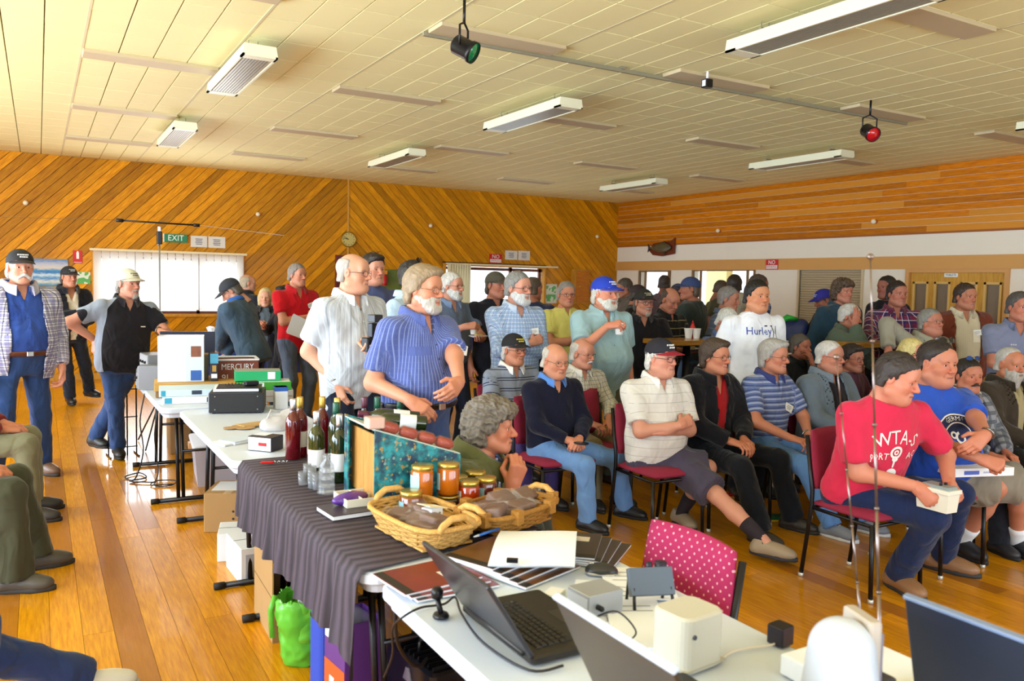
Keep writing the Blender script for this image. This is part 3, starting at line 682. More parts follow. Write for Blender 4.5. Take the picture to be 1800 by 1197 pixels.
        for a, b, l0 in segs:
            ba = b - a; L = np.linalg.norm(ba); t = np.clip((V - a) @ ba / L ** 2, 0, 1); dd = V - a - t[:, None] * ba; dn = np.linalg.norm(dd, axis=1)
            ok = (dn < best) & ((t > .14) | (l0 > 0) | (not arms_in)); e1 = np.cross(ba, tf + .3 * tu); e1 /= np.linalg.norm(e1) + 1e-9; e2 = np.cross(ba / L, e1)
            u[ok] = np.arctan2(dd[ok] @ e1, dd[ok] @ e2) * .06 if (l0 > 0 or not arms_in) else (qx[ok] + .7 * qy[ok]) * s; v[ok] = -(l0 + t[ok] * L); best = np.where(ok, dn, best)
        at = me.attributes.new('tc', 'FLOAT_VECTOR', 'POINT'); at.data.foreach_set('vector', np.stack([u, v, qy], 1).astype(np.float32).ravel())
        me.materials.append(m); ob = bpy.data.objects.new(name, me); link(ob); ob.parent = o; return ob, V, Q
    seat = pose != 'stand'; out = dict(who=who or 'a man', o=o, P=P, s=s, tr=tr, tf=tf, tu=tu, f=f, r=r, WR=WR, HW=HW, off=off, root=root, Hc=Hc, KN=KN, hM=hM, fr=fr_at, pel=pel, D=D)
    waist = (trousers or {}).get('waist', .07)
    if trousers:
        lo = trousers.get('loose', .012); ct = trousers.get('cut', 2.0)
        F = field(np.array([HI[k] for k in 'RL'] + [KN[k] for k in 'RL'] + [AN[k] for k in 'RL'] + [P(.2, .2 + belly * .5, .1), P(-.2, -.2, .1), P(-.2, .15, .1), P(.2, -.2, .1)]), .10)
        torso(F, .006, -.105 if seat else -.13, waist)
        for k in 'RL':
            if ct <= 1.0: F.cap(HI[k], HI[k] + (KN[k] - HI[k]) * ct, .084 * s + lo, .066 * s + lo * 1.7 + .012, .05, cut=True)
            else:
                F.cap(HI[k], KN[k], .082 * s + lo, .060 * s + lo, .05); q = min(1.0, ct - 1.0)
                e = KN[k] + (AN[k] - KN[k]) * (q * 1.02); F.cap(KN[k], e, .060 * s + lo, .052 * s + lo + trousers.get('flare', .004), .03, cut=True)
        rs = cloth(F, trousers.get('name', 'trousers'), trousers['mat'], .0065, arms_in=False); out['trousers'] = rs
        if trousers.get('belt'):
            F = field(np.array([P(x, y, z) for x in (-.25, .25) for y in (-.2, .25 + belly) for z in (0, .15)]), .02); torso(F, .024, waist - .035, waist + .004); b = cloth(F, 'belt', mat('belt_' + trousers['belt'], trousers['belt'], .4), 0)
            M2 = frame(P(0, fr_at(waist - .015) + .026 / s, waist - .016), tr, tu); MB().rbox((0, 0, 0), (.05, .012, .038), .006).obj('buckle', mat('buckle', 'b9b4a6', .25, metal=1), b[0] if b else o, M=M2)
    def garment(g, base, name):
        infl = base + g.get('infl', 0); sl_ = g.get('sleeve', .62); hem = max(g.get('hem', -.10), -.055 if pose != 'stand' else -9)
        F = field(np.vstack([allp[:6], [P(x, y, z) for x in (-.25, .25) for y in (-.2, .22 + belly) for z in (-.2, .56)]]), .09)
        def ex(d, qx, qy, qz):
            nk = g.get('neck', 'crew')
            hole = np.sqrt(qx ** 2 + (qy + .012) ** 2 * 1.1 + ((qz - .545) * 1.0) ** 2) - (.082 if nk != 'high' else .066); d = np.maximum(d, -hole * s)
            if nk == 'v' or nk == 'polo':
                z0, sl2 = (g.get('vz', .37), .42) if nk == 'v' else (g.get('vz', .40), .30); wv = np.maximum(np.abs(qx) - sl2 * (qz - z0), -qy) * .85; d = np.maximum(d, -wv * s)
            if g.get('open') is not None:
                gap = g['open'] * (.55 + .9 * np.clip((qz - .05) / .45, 0, 1)) if g.get('vopen') else g['open']; wv = np.maximum(np.abs(qx) - gap, -qy + .01); d = np.maximum(d, -wv * s)
            return d
        torso(F, infl, hem, .53, extra=ex)
        if sl_ > 0:
            for k in 'RL': arm(F, k, infl * .8 + .004, infl * .8 + (.016 if sl_ < 1 else .006), sl_, .05)
        if g.get('open') is not None:                        # hollow: take out what is worn inside
            torso(F, infl - .016, -.3, .56, mode='s')
        return cloth(F, name, g['mat'], g.get('amp', .0062))
    lay = None
    if shirt:
        lay = garment(shirt, .012, shirt.get('name', 'shirt')); out['shirt'] = lay
        if shirt.get('collar'): collar(o, P, s, mat_of(shirt['collar']), shirt.get('neck', 'crew') in ('v', 'polo'), 0.0)
    if jacket:
        out['jacket'] = garment(jacket, .030, jacket.get('name', 'jacket'))
        if jacket.get('collar'): collar(o, P, s, mat_of(jacket['collar']), True, .014, big=1.25)
    out['front'] = out.get('jacket') if (jacket and jacket.get('open') is None) else lay
    for k in 'RL':
        if shoes:
            ap = AN[k] - up * .085 * s; shoe(o, ap, FD[k], shoes[0], shoes[1], shoes[2], s * 1.0)
        if socks:
            mb = MB(); e = AN[k] + (KN[k] - AN[k]) * socks[1]; mb.tube([AN[k] - up * .03 * s, AN[k] + (e - AN[k]) * .3, AN[k] + (e - AN[k]) * .7, e], [.043 * s, .043 * s, .050 * s, .053 * s], 14); mb.obj('sock', mat('sock_' + socks[0], socks[0], .9, bump=.2), o, True)
    return out
def mat_of(m): return m if not isinstance(m, str) else fabric('cloth_' + m, m)
def collar(o, P, s, m, opened, infl, big=1.0):
    mb = MB(); n = 26; g = .42 if opened else .12; vs = []
    pr = [(0.0, -.012), (.002, .026), (.006, .032), (.013, .026), (.024, -.014), (.018, -.018), (.006, .016)]
    for i in range(n + 1):
        a = g + (2 * math.pi - 2 * g) * i / n; fr = max(0.0, math.cos(a)); sx, cy = math.sin(a), math.cos(a)
        for q, (ro, z) in enumerate(pr):
            ro *= big; z *= big; R = .079 + infl + ro * 1.15 + (.022 * fr * (q in (3, 4, 5)) ); zz = .532 + z - .050 * max(0, cy) ** 1.2 - (.022 * fr ** 3 if q in (4, 5) else 0)
            vs.append(P(sx * R * 1.02, cy * (R * .98 + .022 * fr) - .016, zz))
    L = len(pr); fs = []
    for i in range(n):
        for q in range(L): w2 = (q + 1) % L; fs.append((i * L + q, i * L + w2, (i + 1) * L + w2, (i + 1) * L + q))
    fs += [tuple(range(L)), tuple(range(n * L + L - 1, n * L - 1, -1))]
    mb.add(vs, fs); mb.obj('collar', m, o, True)
def on_front(pp, x, z, layer=None, lift=.003):
    """point on the front of the garment at torso coordinates x (right), z (up)"""
    ob, V, Q = layer or pp['front']
    if 'bvh' + ob.name not in pp: pp['bvh' + ob.name] = BVHTree.FromPolygons(V.tolist(), Q.tolist())
    st = pp['P'](x, .6, z); h = pp['bvh' + ob.name].ray_cast(Vector(st), Vector(-pp['tf']))
    return (np.array(h[0]) + pp['tf'] * lift) if h[0] is not None else None
def print_on(pp, pieces, m, parent=None, name='print'):
    """lay flat shapes (list of (verts 2d, faces)) on the front of the garment"""
    mb = MB()
    for vs, fs in pieces:
        w3 = [on_front(pp, x, z) for x, z in vs]
        ok = [p is not None for p in w3]; w3 = [p if p is not None else np.zeros(3) for p in w3]; mb.add(w3, [f for f in fs if all(ok[i] for i in f)])
    o = mb.obj(name, m, pp['front'][0] if parent is None else parent); return o
def text2d(txt, size, cx, cz, sx=1.0, rot=0.0, arc=None, sub=True):
    me = text_mesh(txt, size, res=1); vs = [(v.co.x * sx, v.co.y) for v in me.vertices]; fs = [tuple(p.vertices) for p in me.polygons]; bpy.data.meshes.remove(me)
    # the person's right is at the viewer's left when seen from the front, so x runs mirrored
    out = []
    for x, y in vs:
        if arc: a = x / arc; x, y = (arc + y) * math.sin(a), (arc + y) * math.cos(a) - arc
        c_, s_ = math.cos(rot), math.sin(rot); x, y = x * c_ - y * s_, x * s_ + y * c_
        out.append((cx - x, cz + y))
    return out, [f[::-1] for f in fs]
def badge(pp, x, z, w=.085, h=.055, rot=0.0, col='f4f2ea'):
    c = on_front(pp, x, z, lift=.006)
    if c is None: return
    a = math.radians(rot); xx = -pp['tr'] * math.cos(a) + pp['tu'] * math.sin(a); zz = pp['tu'] * math.cos(a) + pp['tr'] * math.sin(a)
    M2 = frame(c, xx, zz); b = MB().rbox((0, 0, 0), (w, .004, h), .004, 2).obj('name_badge', mat('card_' + col, col, .5), pp['o'], M=M2)
    for i, q in enumerate((.5, .62, .4)): MB().box((0, -.003, h * (.2 - .2 * i)), (w * q, .001, h * .08)).obj('print', mat('print_grey', '6d6f78', .7), b)
def cup(pp, k='R', col='efece6'):
    W, fd, do, xx = pp['HW'][k]; c = W + fd * .085 - do * .045; root = pp['root']
    return paper_cup((c + root)[:3] - np.array([0, 0, .05]), 'white foam cup held in the hand of ' + pp.get('who', 'a man'))
# ------------------------------------------------------------------ the hall
def px(p):
    d = np.asarray(p, float) - EYE; z = d @ CF; return (900 + FPX * (d @ CR) / z, 598.5 - FPX * (d @ CU) / z, z)
def inframe(p, m=60):
    u, v, z = px(p); return z > .2 and -m < u < 1800 + m and -m < v < 1197 + m
kz = lambda z: HC + (z - HC) * K            # heights read on the shell at 13 m -> true
def struct(name, mb, m, parent=None): o = mb.obj(name, m, parent); return tag(o, kind='structure') if parent is None else o
M_JOINT = mat('board_joint', '5a2f0c', .8); M_WHITE = mat('white_wall_paint', 'eee4d2', .7, var=.05, vscale=2); M_TAN = mat('tan_trim_paint', 'd29a52', .55, var=.04)
M_FLOOR = wood('polished_floor_timber', 'b26c02', 'dd9808', (14, .9, 6), .30, coat=.32, rnd=.30, c3='8f5414')
M_PANEL = wood('wall_lining_timber', 'b06800', 'e49e0c', (.8, 9, 9), .45, coat=.05, rnd=.62, tone='Color')
M_PANELR = wood('side_lining_timber', 'b26000', 'da8400', (.8, 9, 9), .45, coat=.12, rnd=.34, c3='d89232')
M_TILE = mat('ceiling_tile_paint', 'f3eab0', .75, var=.04, vscale=1.5); M_CEIL = mat('ceiling_joint', 'a89e74', .9)
M_FRAME = wood('timber_frame', 'b57a24', 'd49a3c', (6, 6, .8), .45, rnd=.15)
def wall_with_holes(name, u0, u1, z0, z1, holes, to3, m, th):
    """wall in (u,z) with rectangular holes; to3(u, z, t) -> point"""
    us = sorted({u0, u1, *[h[0] for h in holes], *[h[1] for h in holes]}); zs = sorted({z0, z1, *[h[2] for h in holes], *[h[3] for h in holes]}); mb = MB()
    for a, b in zip(us, us[1:]):
        run = None
        for c, d in list(zip(zs, zs[1:])) + [(None, None)]:
            solid = c is not None and not any(h[0] < (a + b) / 2 < h[1] and h[2] < (c + d) / 2 < h[3] for h in holes)
            if solid: run = (run[0] if run else c, d)
            elif run:
                q = [to3(x, y, t) for t in (0, th) for x, y in ((a, run[0]), (b, run[0]), (b, run[1]), (a, run[1]))]
                mb.add(q, [(3, 2, 1, 0), (4, 5, 6, 7), (0, 1, 5, 4), (1, 2, 6, 5), (2, 3, 7, 6), (3, 0, 4, 7)]); run = None
    return struct(name, mb, m)
# floor: boards run away from the camera
FLOOR = struct('floor', MB().box(((WL + WX) / 2, (WN + WY) / 2, -.06), (WX - WL + .4, WY - WN + .4, .08)), M_JOINT)
bw = .132; rows = []; x = WL
while x < WX:
    y = WN - random.uniform(0, 2.0)
    while y < WY:
        L = random.choice((1.1, 1.5, 1.9, 2.4, 3.0, 3.6)); a, b = max(y, WN), min(y + L, WY)
        if b - a > .05: rows.append((x + bw / 2, a, b))
        y += L
    x += bw
def seen_size(c): u, v, z = px(c); return (1 if inframe(c, 250) else 0, -z if z > 0 else -99)
def bsize(r):
    best = (-1, 0)
    for y in np.linspace(r[1], r[2], 5): best = max(best, seen_size((r[0], y, 0)))
    return best
rows.sort(key=bsize, reverse=True); BM = {}
def board_box(L, w_, t):
    k = (round(L, 2), w_, t)
    if k not in BM: BM[k] = MB().box((0, 0, 0), (w_, round(L, 2) - .002, t)).mesh('board'); BM[k].materials.append(M_FLOOR)
    return BM[k]
for xx, a, b in rows[:300]: inst('board', board_box(b - a, bw - .0016, .02), None, FLOOR, (xx, (a + b) / 2, -.0100 - .0002 * random.random()))
mb = MB()
for xx, a, b in rows[300:]: mb.box((xx, (a + b) / 2, -.0102), (bw - .0016, b - a - .002, .02))
tag(mb.obj('board_field', M_FLOOR, FLOOR), kind='stuff')
# ceiling: tiles between beams
CEIL = struct('ceiling', MB().box(((WL + WX) / 2, (WN + WY) / 2, WZ + .09), (WX - WL + .4, WY - WN + .4, .12)), M_CEIL)
XB = [v * K for v in (-3.72, -2.68, -1.64, -.66, .30, 1.24, 2.19, 3.13, 4.10, 5.10, 6.11, 7.13, 8.15, 9.13, 9.86)]
YS = [v * K for v in (0.86, 2.97, 4.76, 6.76, 8.94, 11.03)]           # flat panels set crosswise
tiles = []; TL = .469 * K
for i, (a, b) in enumerate(zip(XB, XB[1:])):
    n = 4 if b - a > .9 else 3; w_ = (b - a) / n; y = WN + .12
    while y < WY - .02:
        L = min(TL, WY - y)
        for j in range(n): tiles.append((a + (j + .5) * w_, y + L / 2, w_, L, j))
        y += TL
tiles.sort(key=lambda t: seen_size((t[0], t[1], WZ)), reverse=True); TM = {}
def tile_mesh(w_, L):
    k = (round(w_, 3), round(L, 3))
    if k not in TM:
        m_ = MB(); hx, hy = k[0] / 2 - .0026, k[1] / 2 - .0042; bx = .0035
        m_.add([(-hx, -hy, .012), (hx, -hy, .012), (hx, hy, .012), (-hx, hy, .012), (-hx + bx, -hy + .002, 0), (hx - bx, -hy + .002, 0), (hx - bx, hy - .002, 0), (-hx + bx, hy - .002, 0)], [(7, 6, 5, 4), (0, 4, 5, 1), (1, 5, 6, 2), (2, 6, 7, 3), (3, 7, 4, 0), (0, 1, 2, 3)])
        TM[k] = m_.mesh('tile'); TM[k].materials.append(M_TILE)
    return TM[k]
for t in tiles[:300]: inst('tile', tile_mesh(t[2], t[3]), None, CEIL, (t[0], t[1], WZ + random.uniform(0, .0015)))
mb = MB()
for t in tiles[300:]:
    me_ = tile_mesh(t[2], t[3]); mb.add([(v.co.x + t[0], v.co.y + t[1], v.co.z + WZ) for v in me_.vertices], [tuple(p.vertices) for p in me_.polygons])
tag(mb.obj('tile_field', M_TILE, CEIL), kind='stuff')
for i, xb in enumerate(XB[1:-1]): MB().box((xb, (WN + WY) / 2, WZ + .004), (.018, WY - WN, .012)).obj('joint_strip', mat('ceiling_strip', 'd6cda4', .7), CEIL)
# flat panels let into the ceiling
M_STRIP = mat('panel_grille', 'c9b894', .6, bump=.1); pg = MB().rbox((0, 0, 0), (.93 * K, .205 * K, .03), .006, 2).mesh('panel'); pl = ('beside the far left beam', 'near the green spotlight', 'in the middle bay', 'near the red spotlight', 'by the timber side wall')
order = ('nearest', 'second nearest', 'third', 'fourth', 'fifth', 'farthest')
for ci, c0 in enumerate((4, 6, 8, 10, 12)):
    for yi, y in enumerate(YS):
        c = ((XB[c0] + XB[c0 + 1]) / 2, y + .105 * K, WZ - .012)
        if not inframe(c, 120): continue
        p = tag(inst('ceiling_panel', pg, M_STRIP, None, c), '%s beige flat panel across the ceiling %s' % (order[yi], pl[ci]), 'panel', 'flat ceiling panels')
# fluorescent fittings hung under the ceiling
def fitting_meshes():
    L, W_, H_ = 1.52, .26, .075
    body = MB(); body.prism([(-W_ / 2, 0), (W_ / 2, 0), (W_ / 2 - .012, H_), (-W_ / 2 + .012, H_)], -L / 2, L / 2)
    rim = MB()
    for s in (-1, 1): rim.box((s * (W_ / 2 - .008), 0, -.006), (.016, L, .014))
    for s in (-1, 1): rim.box((0, s * (L / 2 - .05), -.006), (W_, .10, .014))
    dif = MB()
    for k in range(9): dif.box((-.092 + .023 * k, 0, -.004), (.018, L - .2, .010))
    hang = MB()
    for y in (0,): hang.box((0, y, H_ + .035), (.10, .03, .012)).tube([(-.035, y, H_), (-.035, y, H_ + .09)], .004, 6).tube([(.035, y, H_), (.035, y, H_ + .09)], .004, 6)
    return body.mesh('housing'), rim.mesh('rim'), dif.mesh('louvre'), hang.mesh('bracket')
FM = fitting_meshes(); fz = WZ - .16
fl = {(0, 0): 'nearest', (0, 1): 'farther'}; ft = ['over the left table line', 'in the middle of the ceiling', 'towards the timber side wall']
for ci, (ux, rows_) in enumerate(((1.425, ((0, 6.95), (1, 10.45))), (4.21, ((0, 3.52), (1, 7.05), (2, 10.55))), (8.44, ((0, 3.9), (1, 7.40), (2, 10.8))))):
    for ri, y in rows_:
        q = (fz - HC) / (WZ - HC); c = (ux * K * q, y * K * q, fz)
        t = thing('ceiling_light', '%s white fluorescent fitting %s, unlit' % (('nearest', 'second', 'farthest')[ri] if len(rows_) > 2 else ('nearer', 'farther')[ri], ft[ci]), 'light fitting', c, 0, 'fluorescent fittings')
        M_FIT = mat('fitting_enamel', 'eeeccf', .4); inst('housing', FM[0], M_FIT, t); inst('rim', FM[1], M_FIT, t); inst('louvre', FM[2], mat('fitting_louvre', '9c9888', .35, metal=.3), t); [inst('bracket', FM[3], mat('fitting_bracket', '8f8a70', .5), t, (0, yy, 0)) for yy in (-.52, .52)]
# back wall with chevron boards, a window and a glazed door
W1 = (.671 * K, 2.72 * K, 1.02, kz(1.985)); D1 = (6.10 * K, 8.19 * K, 0.0, kz(1.985)); SEAM = 4.38 * K
WB = wall_with_holes('wall_back', WL - .1, WX + .1, -.05, WZ + .1, [W1, (D1[0], D1[1], -.05, D1[3])], lambda u, z, t: (u, WY + .025 + t, z), M_JOINT, .14)
def clip(poly, a, b, c):                      # keep a*x+b*z<=c
    out = []
    for i, p in enumerate(poly):
        q = poly[(i + 1) % len(poly)]; dp, dq = a * p[0] + b * p[1] - c, a * q[0] + b * q[1] - c
        if dp <= 0: out.append(p)
        if (dp < 0) != (dq < 0) and dp != dq: t = dp / (dp - dq); out.append((p[0] + (q[0] - p[0]) * t, p[1] + (q[1] - p[1]) * t))
    return out
def boards(full, rects, hole, sign, w_, gap, place):
    """diagonal boards over full (u0,u1,z0,z1); boards that meet the hole are cut into the pieces that lie in rects"""
    R2 = math.sqrt(.5); d = np.array([R2, sign * R2]); nn = np.array([-sign * R2, R2])
    u0, u1, z0, z1 = full; cs = [nn @ np.array(p) for p in ((u0, z0), (u1, z0), (u0, z1), (u1, z1))]
    def strip(rc, k):
        a, b, c, e = rc; poly = clip([(a, c), (b, c), (b, e), (a, e)], -nn[0], -nn[1], -(k * w_ + gap / 2))
        return clip(poly, nn[0], nn[1], (k + 1) * w_ - gap / 2) if len(poly) > 2 else []
    for k in range(math.floor(min(cs) / w_), int(max(cs) / w_) + 1):
        tone = random.random(); rs = rects if len(strip(hole, k)) > 2 else [full]
        for rc in rs:
            poly = strip(rc, k)
            if len(poly) < 3: continue
            loc = [(float(d @ np.array(p)), float(nn @ np.array(p)) - (k + .5) * w_) for p in poly]
            if abs(sum(loc[i][0] * loc[(i + 1) % len(loc)][1] - loc[(i + 1) % len(loc)][0] * loc[i][1] for i in range(len(loc)))) / 2 < .003: continue
            mb = MB(); mb.prism(loc, -.02, 0.0); o = place(mb, d, nn, (k + .5) * w_); o.color = (tone, tone, tone, 1)
def place_back(mb, d, nn, off):
    o = mb.obj('board', M_PANEL, WB); o.matrix_local = Matrix(((d[0], 0, nn[0], nn[0] * off), (0, 1, 0, WY + .022), (d[1], 0, nn[1], nn[1] * off), (0, 0, 0, 1))); return o
ZW = W1[3] + .03
boards((WL, SEAM - .012, 0, WZ), [(WL, W1[0], 0, ZW), (W1[1], SEAM - .012, 0, ZW), (WL, SEAM - .012, ZW, WZ), (W1[0], W1[1], 0, W1[2] - .02)], (W1[0], W1[1], W1[2], ZW), 1, .118, .007, place_back)
ZW = D1[3] + .06
boards((SEAM + .012, WX, 0, WZ), [(SEAM + .012, D1[0] - .02, 0, ZW), (D1[1] + .03, WX, 0, ZW), (SEAM + .012, WX, ZW, WZ)], (D1[0] - .02, D1[1] + .03, 0, ZW), -1, .118, .007, place_back)
MB().box((SEAM, WY - .004, WZ / 2), (.026, .03, WZ)).obj('cover_strip', mat('cover_strip', 'd29a3c', .5), WB)
M_GLASS = mat('window_glass', 'ffffff', .0, trans=1.0, alpha=.12)
def casing(o, u0, u1, z0, z1, w_, y0, y1, m, bottom=True, name='frame'):
    b = MB()
    b.box(((u0 + u1) / 2, (y0 + y1) / 2, z1 + w_ / 2), (u1 - u0 + 2 * w_, y1 - y0, w_))
    for u in (u0 - w_ / 2, u1 + w_ / 2): b.box((u, (y0 + y1) / 2, (z0 + z1) / 2), (w_, y1 - y0, z1 - z0))
    if bottom: b.box(((u0 + u1) / 2, (y0 + y1) / 2, z0 - w_ / 2), (u1 - u0 + 2 * w_, y1 - y0 + .05, w_))
    return b.obj(name, m, o)
win = tag(empty('window_1', (0, 0, 0)), kind='structure')
casing(win, W1[0] + .03, W1[1] - .03, W1[2] + .03, W1[3] - .03, .045, WY - .03, WY + .12, M_FRAME)
M_ALU = mat('brown_aluminium', '6b3f30', .4, metal=.4)
for u in (1.211 * K, 2.078 * K): MB().box((u, WY + .08, (W1[2] + W1[3]) / 2), (.05, .05, W1[3] - W1[2])).obj('mullion', M_ALU, win)
for u in (W1[0] + .045, W1[1] - .06): MB().box((u, WY + .08, (W1[2] + W1[3]) / 2), (.05, .05, W1[3] - W1[2])).obj('mullion', M_ALU, win)
MB().box(((W1[0] + W1[1]) / 2, WY + .08, W1[3] - .06), (W1[1] - W1[0] - .06, .05, .05)).obj('transom', M_ALU, win); MB().box(((W1[0] + W1[1]) / 2, WY + .08, W1[2] + .05), (W1[1] - W1[0] - .06, .05, .05)).obj('transom', M_ALU, win)
for a, b in ((W1[0] + .03, 1.211 * K), (1.211 * K, 2.078 * K), (2.078 * K, W1[1] - .03)): MB().box(((a + b) / 2, WY + .085, (W1[2] + W1[3]) / 2), (b - a, .006, W1[3] - W1[2] - .06)).obj('pane', M_GLASS, win)
def slat_mat():
    N = Nodes('vertical_blind'); t = N.n('ShaderNodeBsdfTranslucent'); t.inputs[0].default_value = (1, .97, .92, 1); d = N.n('ShaderNodeBsdfDiffuse'); d.inputs[0].default_value = (.92, .88, .8, 1)
    mx = N.n('ShaderNodeMixShader'); mx.inputs[0].default_value = .8; N.l(d.outputs[0], mx.inputs[1]); N.l(t.outputs[0], mx.inputs[2]); N.l(mx.outputs[0], N.t.nodes['Material Output'].inputs[0]); return N.m
M_SLAT = slat_mat(); bl = thing('vertical_blind', 'white vertical slat blind hanging over the left back window', 'blind', ((W1[0] + W1[1]) / 2, WY - .07, W1[3] + .03))
MB().box((0, 0, .02), (W1[1] - W1[0] + .10, .05, .035)).obj('head_rail', mat('blind_rail', 'e9d9b0', .5), bl)
sm = MB().box((0, 0, -.47), (.118, .002, .94)).mesh('slat'); ns = 19
for i in range(ns): inst('slat', sm, M_SLAT, bl, (-(W1[1] - W1[0]) / 2 + .06 + i * (W1[1] - W1[0] - .12) / (ns - 1), 0, 0), (0, 0, math.radians(12 if 4 < i < 14 else 6)))
dr = tag(empty('door_1', (0, 0, 0)), kind='structure'); casing(dr, D1[0] + .04, D1[1] - .05, 0.0, D1[3] - .02, .05, WY - .04, WY + .12, M_FRAME, False)
for u in (6.56 * K, 7.47 * K, D1[1] - .11): MB().box((u, WY + .07, D1[3] / 2), (.06, .05, D1[3] - .04)).obj('stile', M_ALU, dr)
MB().box(((D1[0] + D1[1]) / 2, WY + .07, D1[3] - .06), (D1[1] - D1[0] - .1, .05, .06)).obj('head', M_ALU, dr); MB().box(((D1[0] + D1[1]) / 2, WY + .07, .06), (D1[1] - D1[0] - .1, .05, .10)).obj('bottom_rail', M_ALU, dr)
for a, b in ((D1[0] + .05, 6.56 * K), (6.56 * K, 7.47 * K), (7.47 * K, D1[1] - .06)): MB().box(((a + b) / 2, WY + .075, D1[3] / 2), (b - a, .006, D1[3] - .08)).obj('pane', M_GLASS, dr)
bl = thing('vertical_blind', 'cream vertical blind drawn aside at the glazed back door', 'blind', (D1[0] + .05, WY - .09, D1[3] + .02)); MB().box((1.12 * K, 0, .0), (2.3 * K, .04, .03)).obj('head_rail', mat('blind_rail', 'e9d9b0', .5), bl)
M_CRM = mat('cream_slat', 'd9cca6', .8); s2 = MB().box((0, 0, -.97), (.002, .085, 1.92)).mesh('slat')
for i in range(9): inst('slat', s2, M_CRM, bl, (.03 + i * .055, 0, 0), (0, 0, math.radians(25)))
# right wall: boards above, painted wall, openings, shutter and doors
OP1, OP2, SHT, DRS = (11.43 * K, 12.27 * K, 1.0, kz(1.97)), (9.42 * K, 10.81 * K, 1.0, kz(1.985)), (7.44 * K, 8.51 * K, kz(1.2), kz(1.978)), (5.47 * K, 6.75 * K, 0, kz(1.958))
WR_ = wall_with_holes('wall_right', WN - .1, WY + .02, -.05, WZ + .1, [OP1, OP2, SHT, (DRS[0], DRS[1], -.05, DRS[3])], lambda u, z, t: (WX + t, u, z), M_WHITE, .14)
zb = kz(2.456); nrow = 10; hb = (WZ - zb) / nrow
for i in range(nrow):
    y = WY
    while y > WN:
        L = random.uniform(1.4, 4.2); a = max(WN, y - L); o = MB().prism([(-(y - a) / 2 + .001, -hb / 2 + .003), ((y - a) / 2 - .001, -hb / 2 + .003), ((y - a) / 2 - .001, hb / 2 - .003), (-(y - a) / 2 + .001, hb / 2 - .003)], -.02, 0).obj('board', M_PANELR, WR_)
        o.matrix_local = Matrix(((0, 1, 0, WX), (1, 0, 0, (y + a) / 2), (0, 0, 1, zb + (i + .5) * hb), (0, 0, 0, 1))); y = a
tag(MB().box((WX + .005, (WN + WY) / 2, zb - .012), (.05, WY - WN, .03)).obj('trim_1', mat('board_edge', '9a5510', .6)), kind='structure')
tag(MB().box((WX - .02, (WN + WY) / 2, (kz(1.985) + kz(2.153)) / 2), (.05, WY - WN, kz(2.153) - kz(1.985))).obj('trim_2', M_TAN), kind='structure')
tag(MB().box((WX + .006, (WN + WY) / 2, .06), (.03, WY - WN, .12)).obj('baseboard_right', M_FRAME), kind='structure')
tag(MB().box(((WL + D1[0]) / 2, WY - .012, .05), (D1[0] - WL, .02, .10)).obj('baseboard_back', M_FRAME), kind='structure')
def casing_x(o, a, b, z0, z1, w_, m, bottom=True):
    q = MB(); q.box((WX - .005, (a + b) / 2, z1 + w_ / 2), (.05, b - a + 2 * w_, w_))
    for y in (a - w_ / 2, b + w_ / 2): q.box((WX - .005, y, (z0 + z1) / 2), (.05, w_, z1 - z0))
    if bottom: q.box((WX - .03, (a + b) / 2, z0 - w_ / 2), (.16, b - a + 2 * w_, w_))
    return q.obj('frame', m, o)
for nme, Oq in (('window_2', OP1), ('window_3', OP2)):
    o = tag(empty(nme, (0, 0, 0)), kind='structure'); casing_x(o, Oq[0], Oq[1], Oq[2], Oq[3] - .02, .03, mat('servery_frame', '7d5a30', .5))
    for k in range(2): MB().box((WX + .10, Oq[0] + (Oq[1] - Oq[0]) * (.16 + .78 * k), (Oq[2] + Oq[3]) / 2), (.03, .05, Oq[3] - Oq[2])).obj('stile', mat('servery_frame', '7d5a30', .5), o)
sh = tag(empty('window_4', (0, 0, 0)), kind='structure'); nsl = 22; hsl = (SHT[3] - SHT[2]) / nsl; slm = MB().prism([(0, -hsl / 2), (.014, -hsl / 2 + .004), (.02, 0), (.014, hsl / 2 - .004), (0, hsl / 2)], -(SHT[1] - SHT[0]) / 2, (SHT[1] - SHT[0]) / 2).mesh('slat')
M_SHUT = mat('shutter_enamel', 'b7a586', .5)
for i in range(nsl): inst('slat', slm, M_SHUT, sh, (WX + .035, (SHT[0] + SHT[1]) / 2, SHT[2] + (i + .5) * hsl), (0, 0, math.pi))
casing_x(sh, SHT[0], SHT[1], SHT[2], SHT[3], .035, mat('shutter_frame', 'cdb893', .5)); MB().box((WX - .03, (SHT[0] + SHT[1]) / 2, SHT[2] - .02), (.26, SHT[1] - SHT[0] + .1, .04)).obj('sill', M_FRAME, sh)
M_DOOR = wood('door_veneer', 'b8822c', 'd8a648', (9, 9, .7), .4, rnd=.1); M_DGL = mat('bronze_obscure_glass', '7d6c58', .35, bump=.3, bscale=200)
dm = (DRS[0] + DRS[1]) / 2
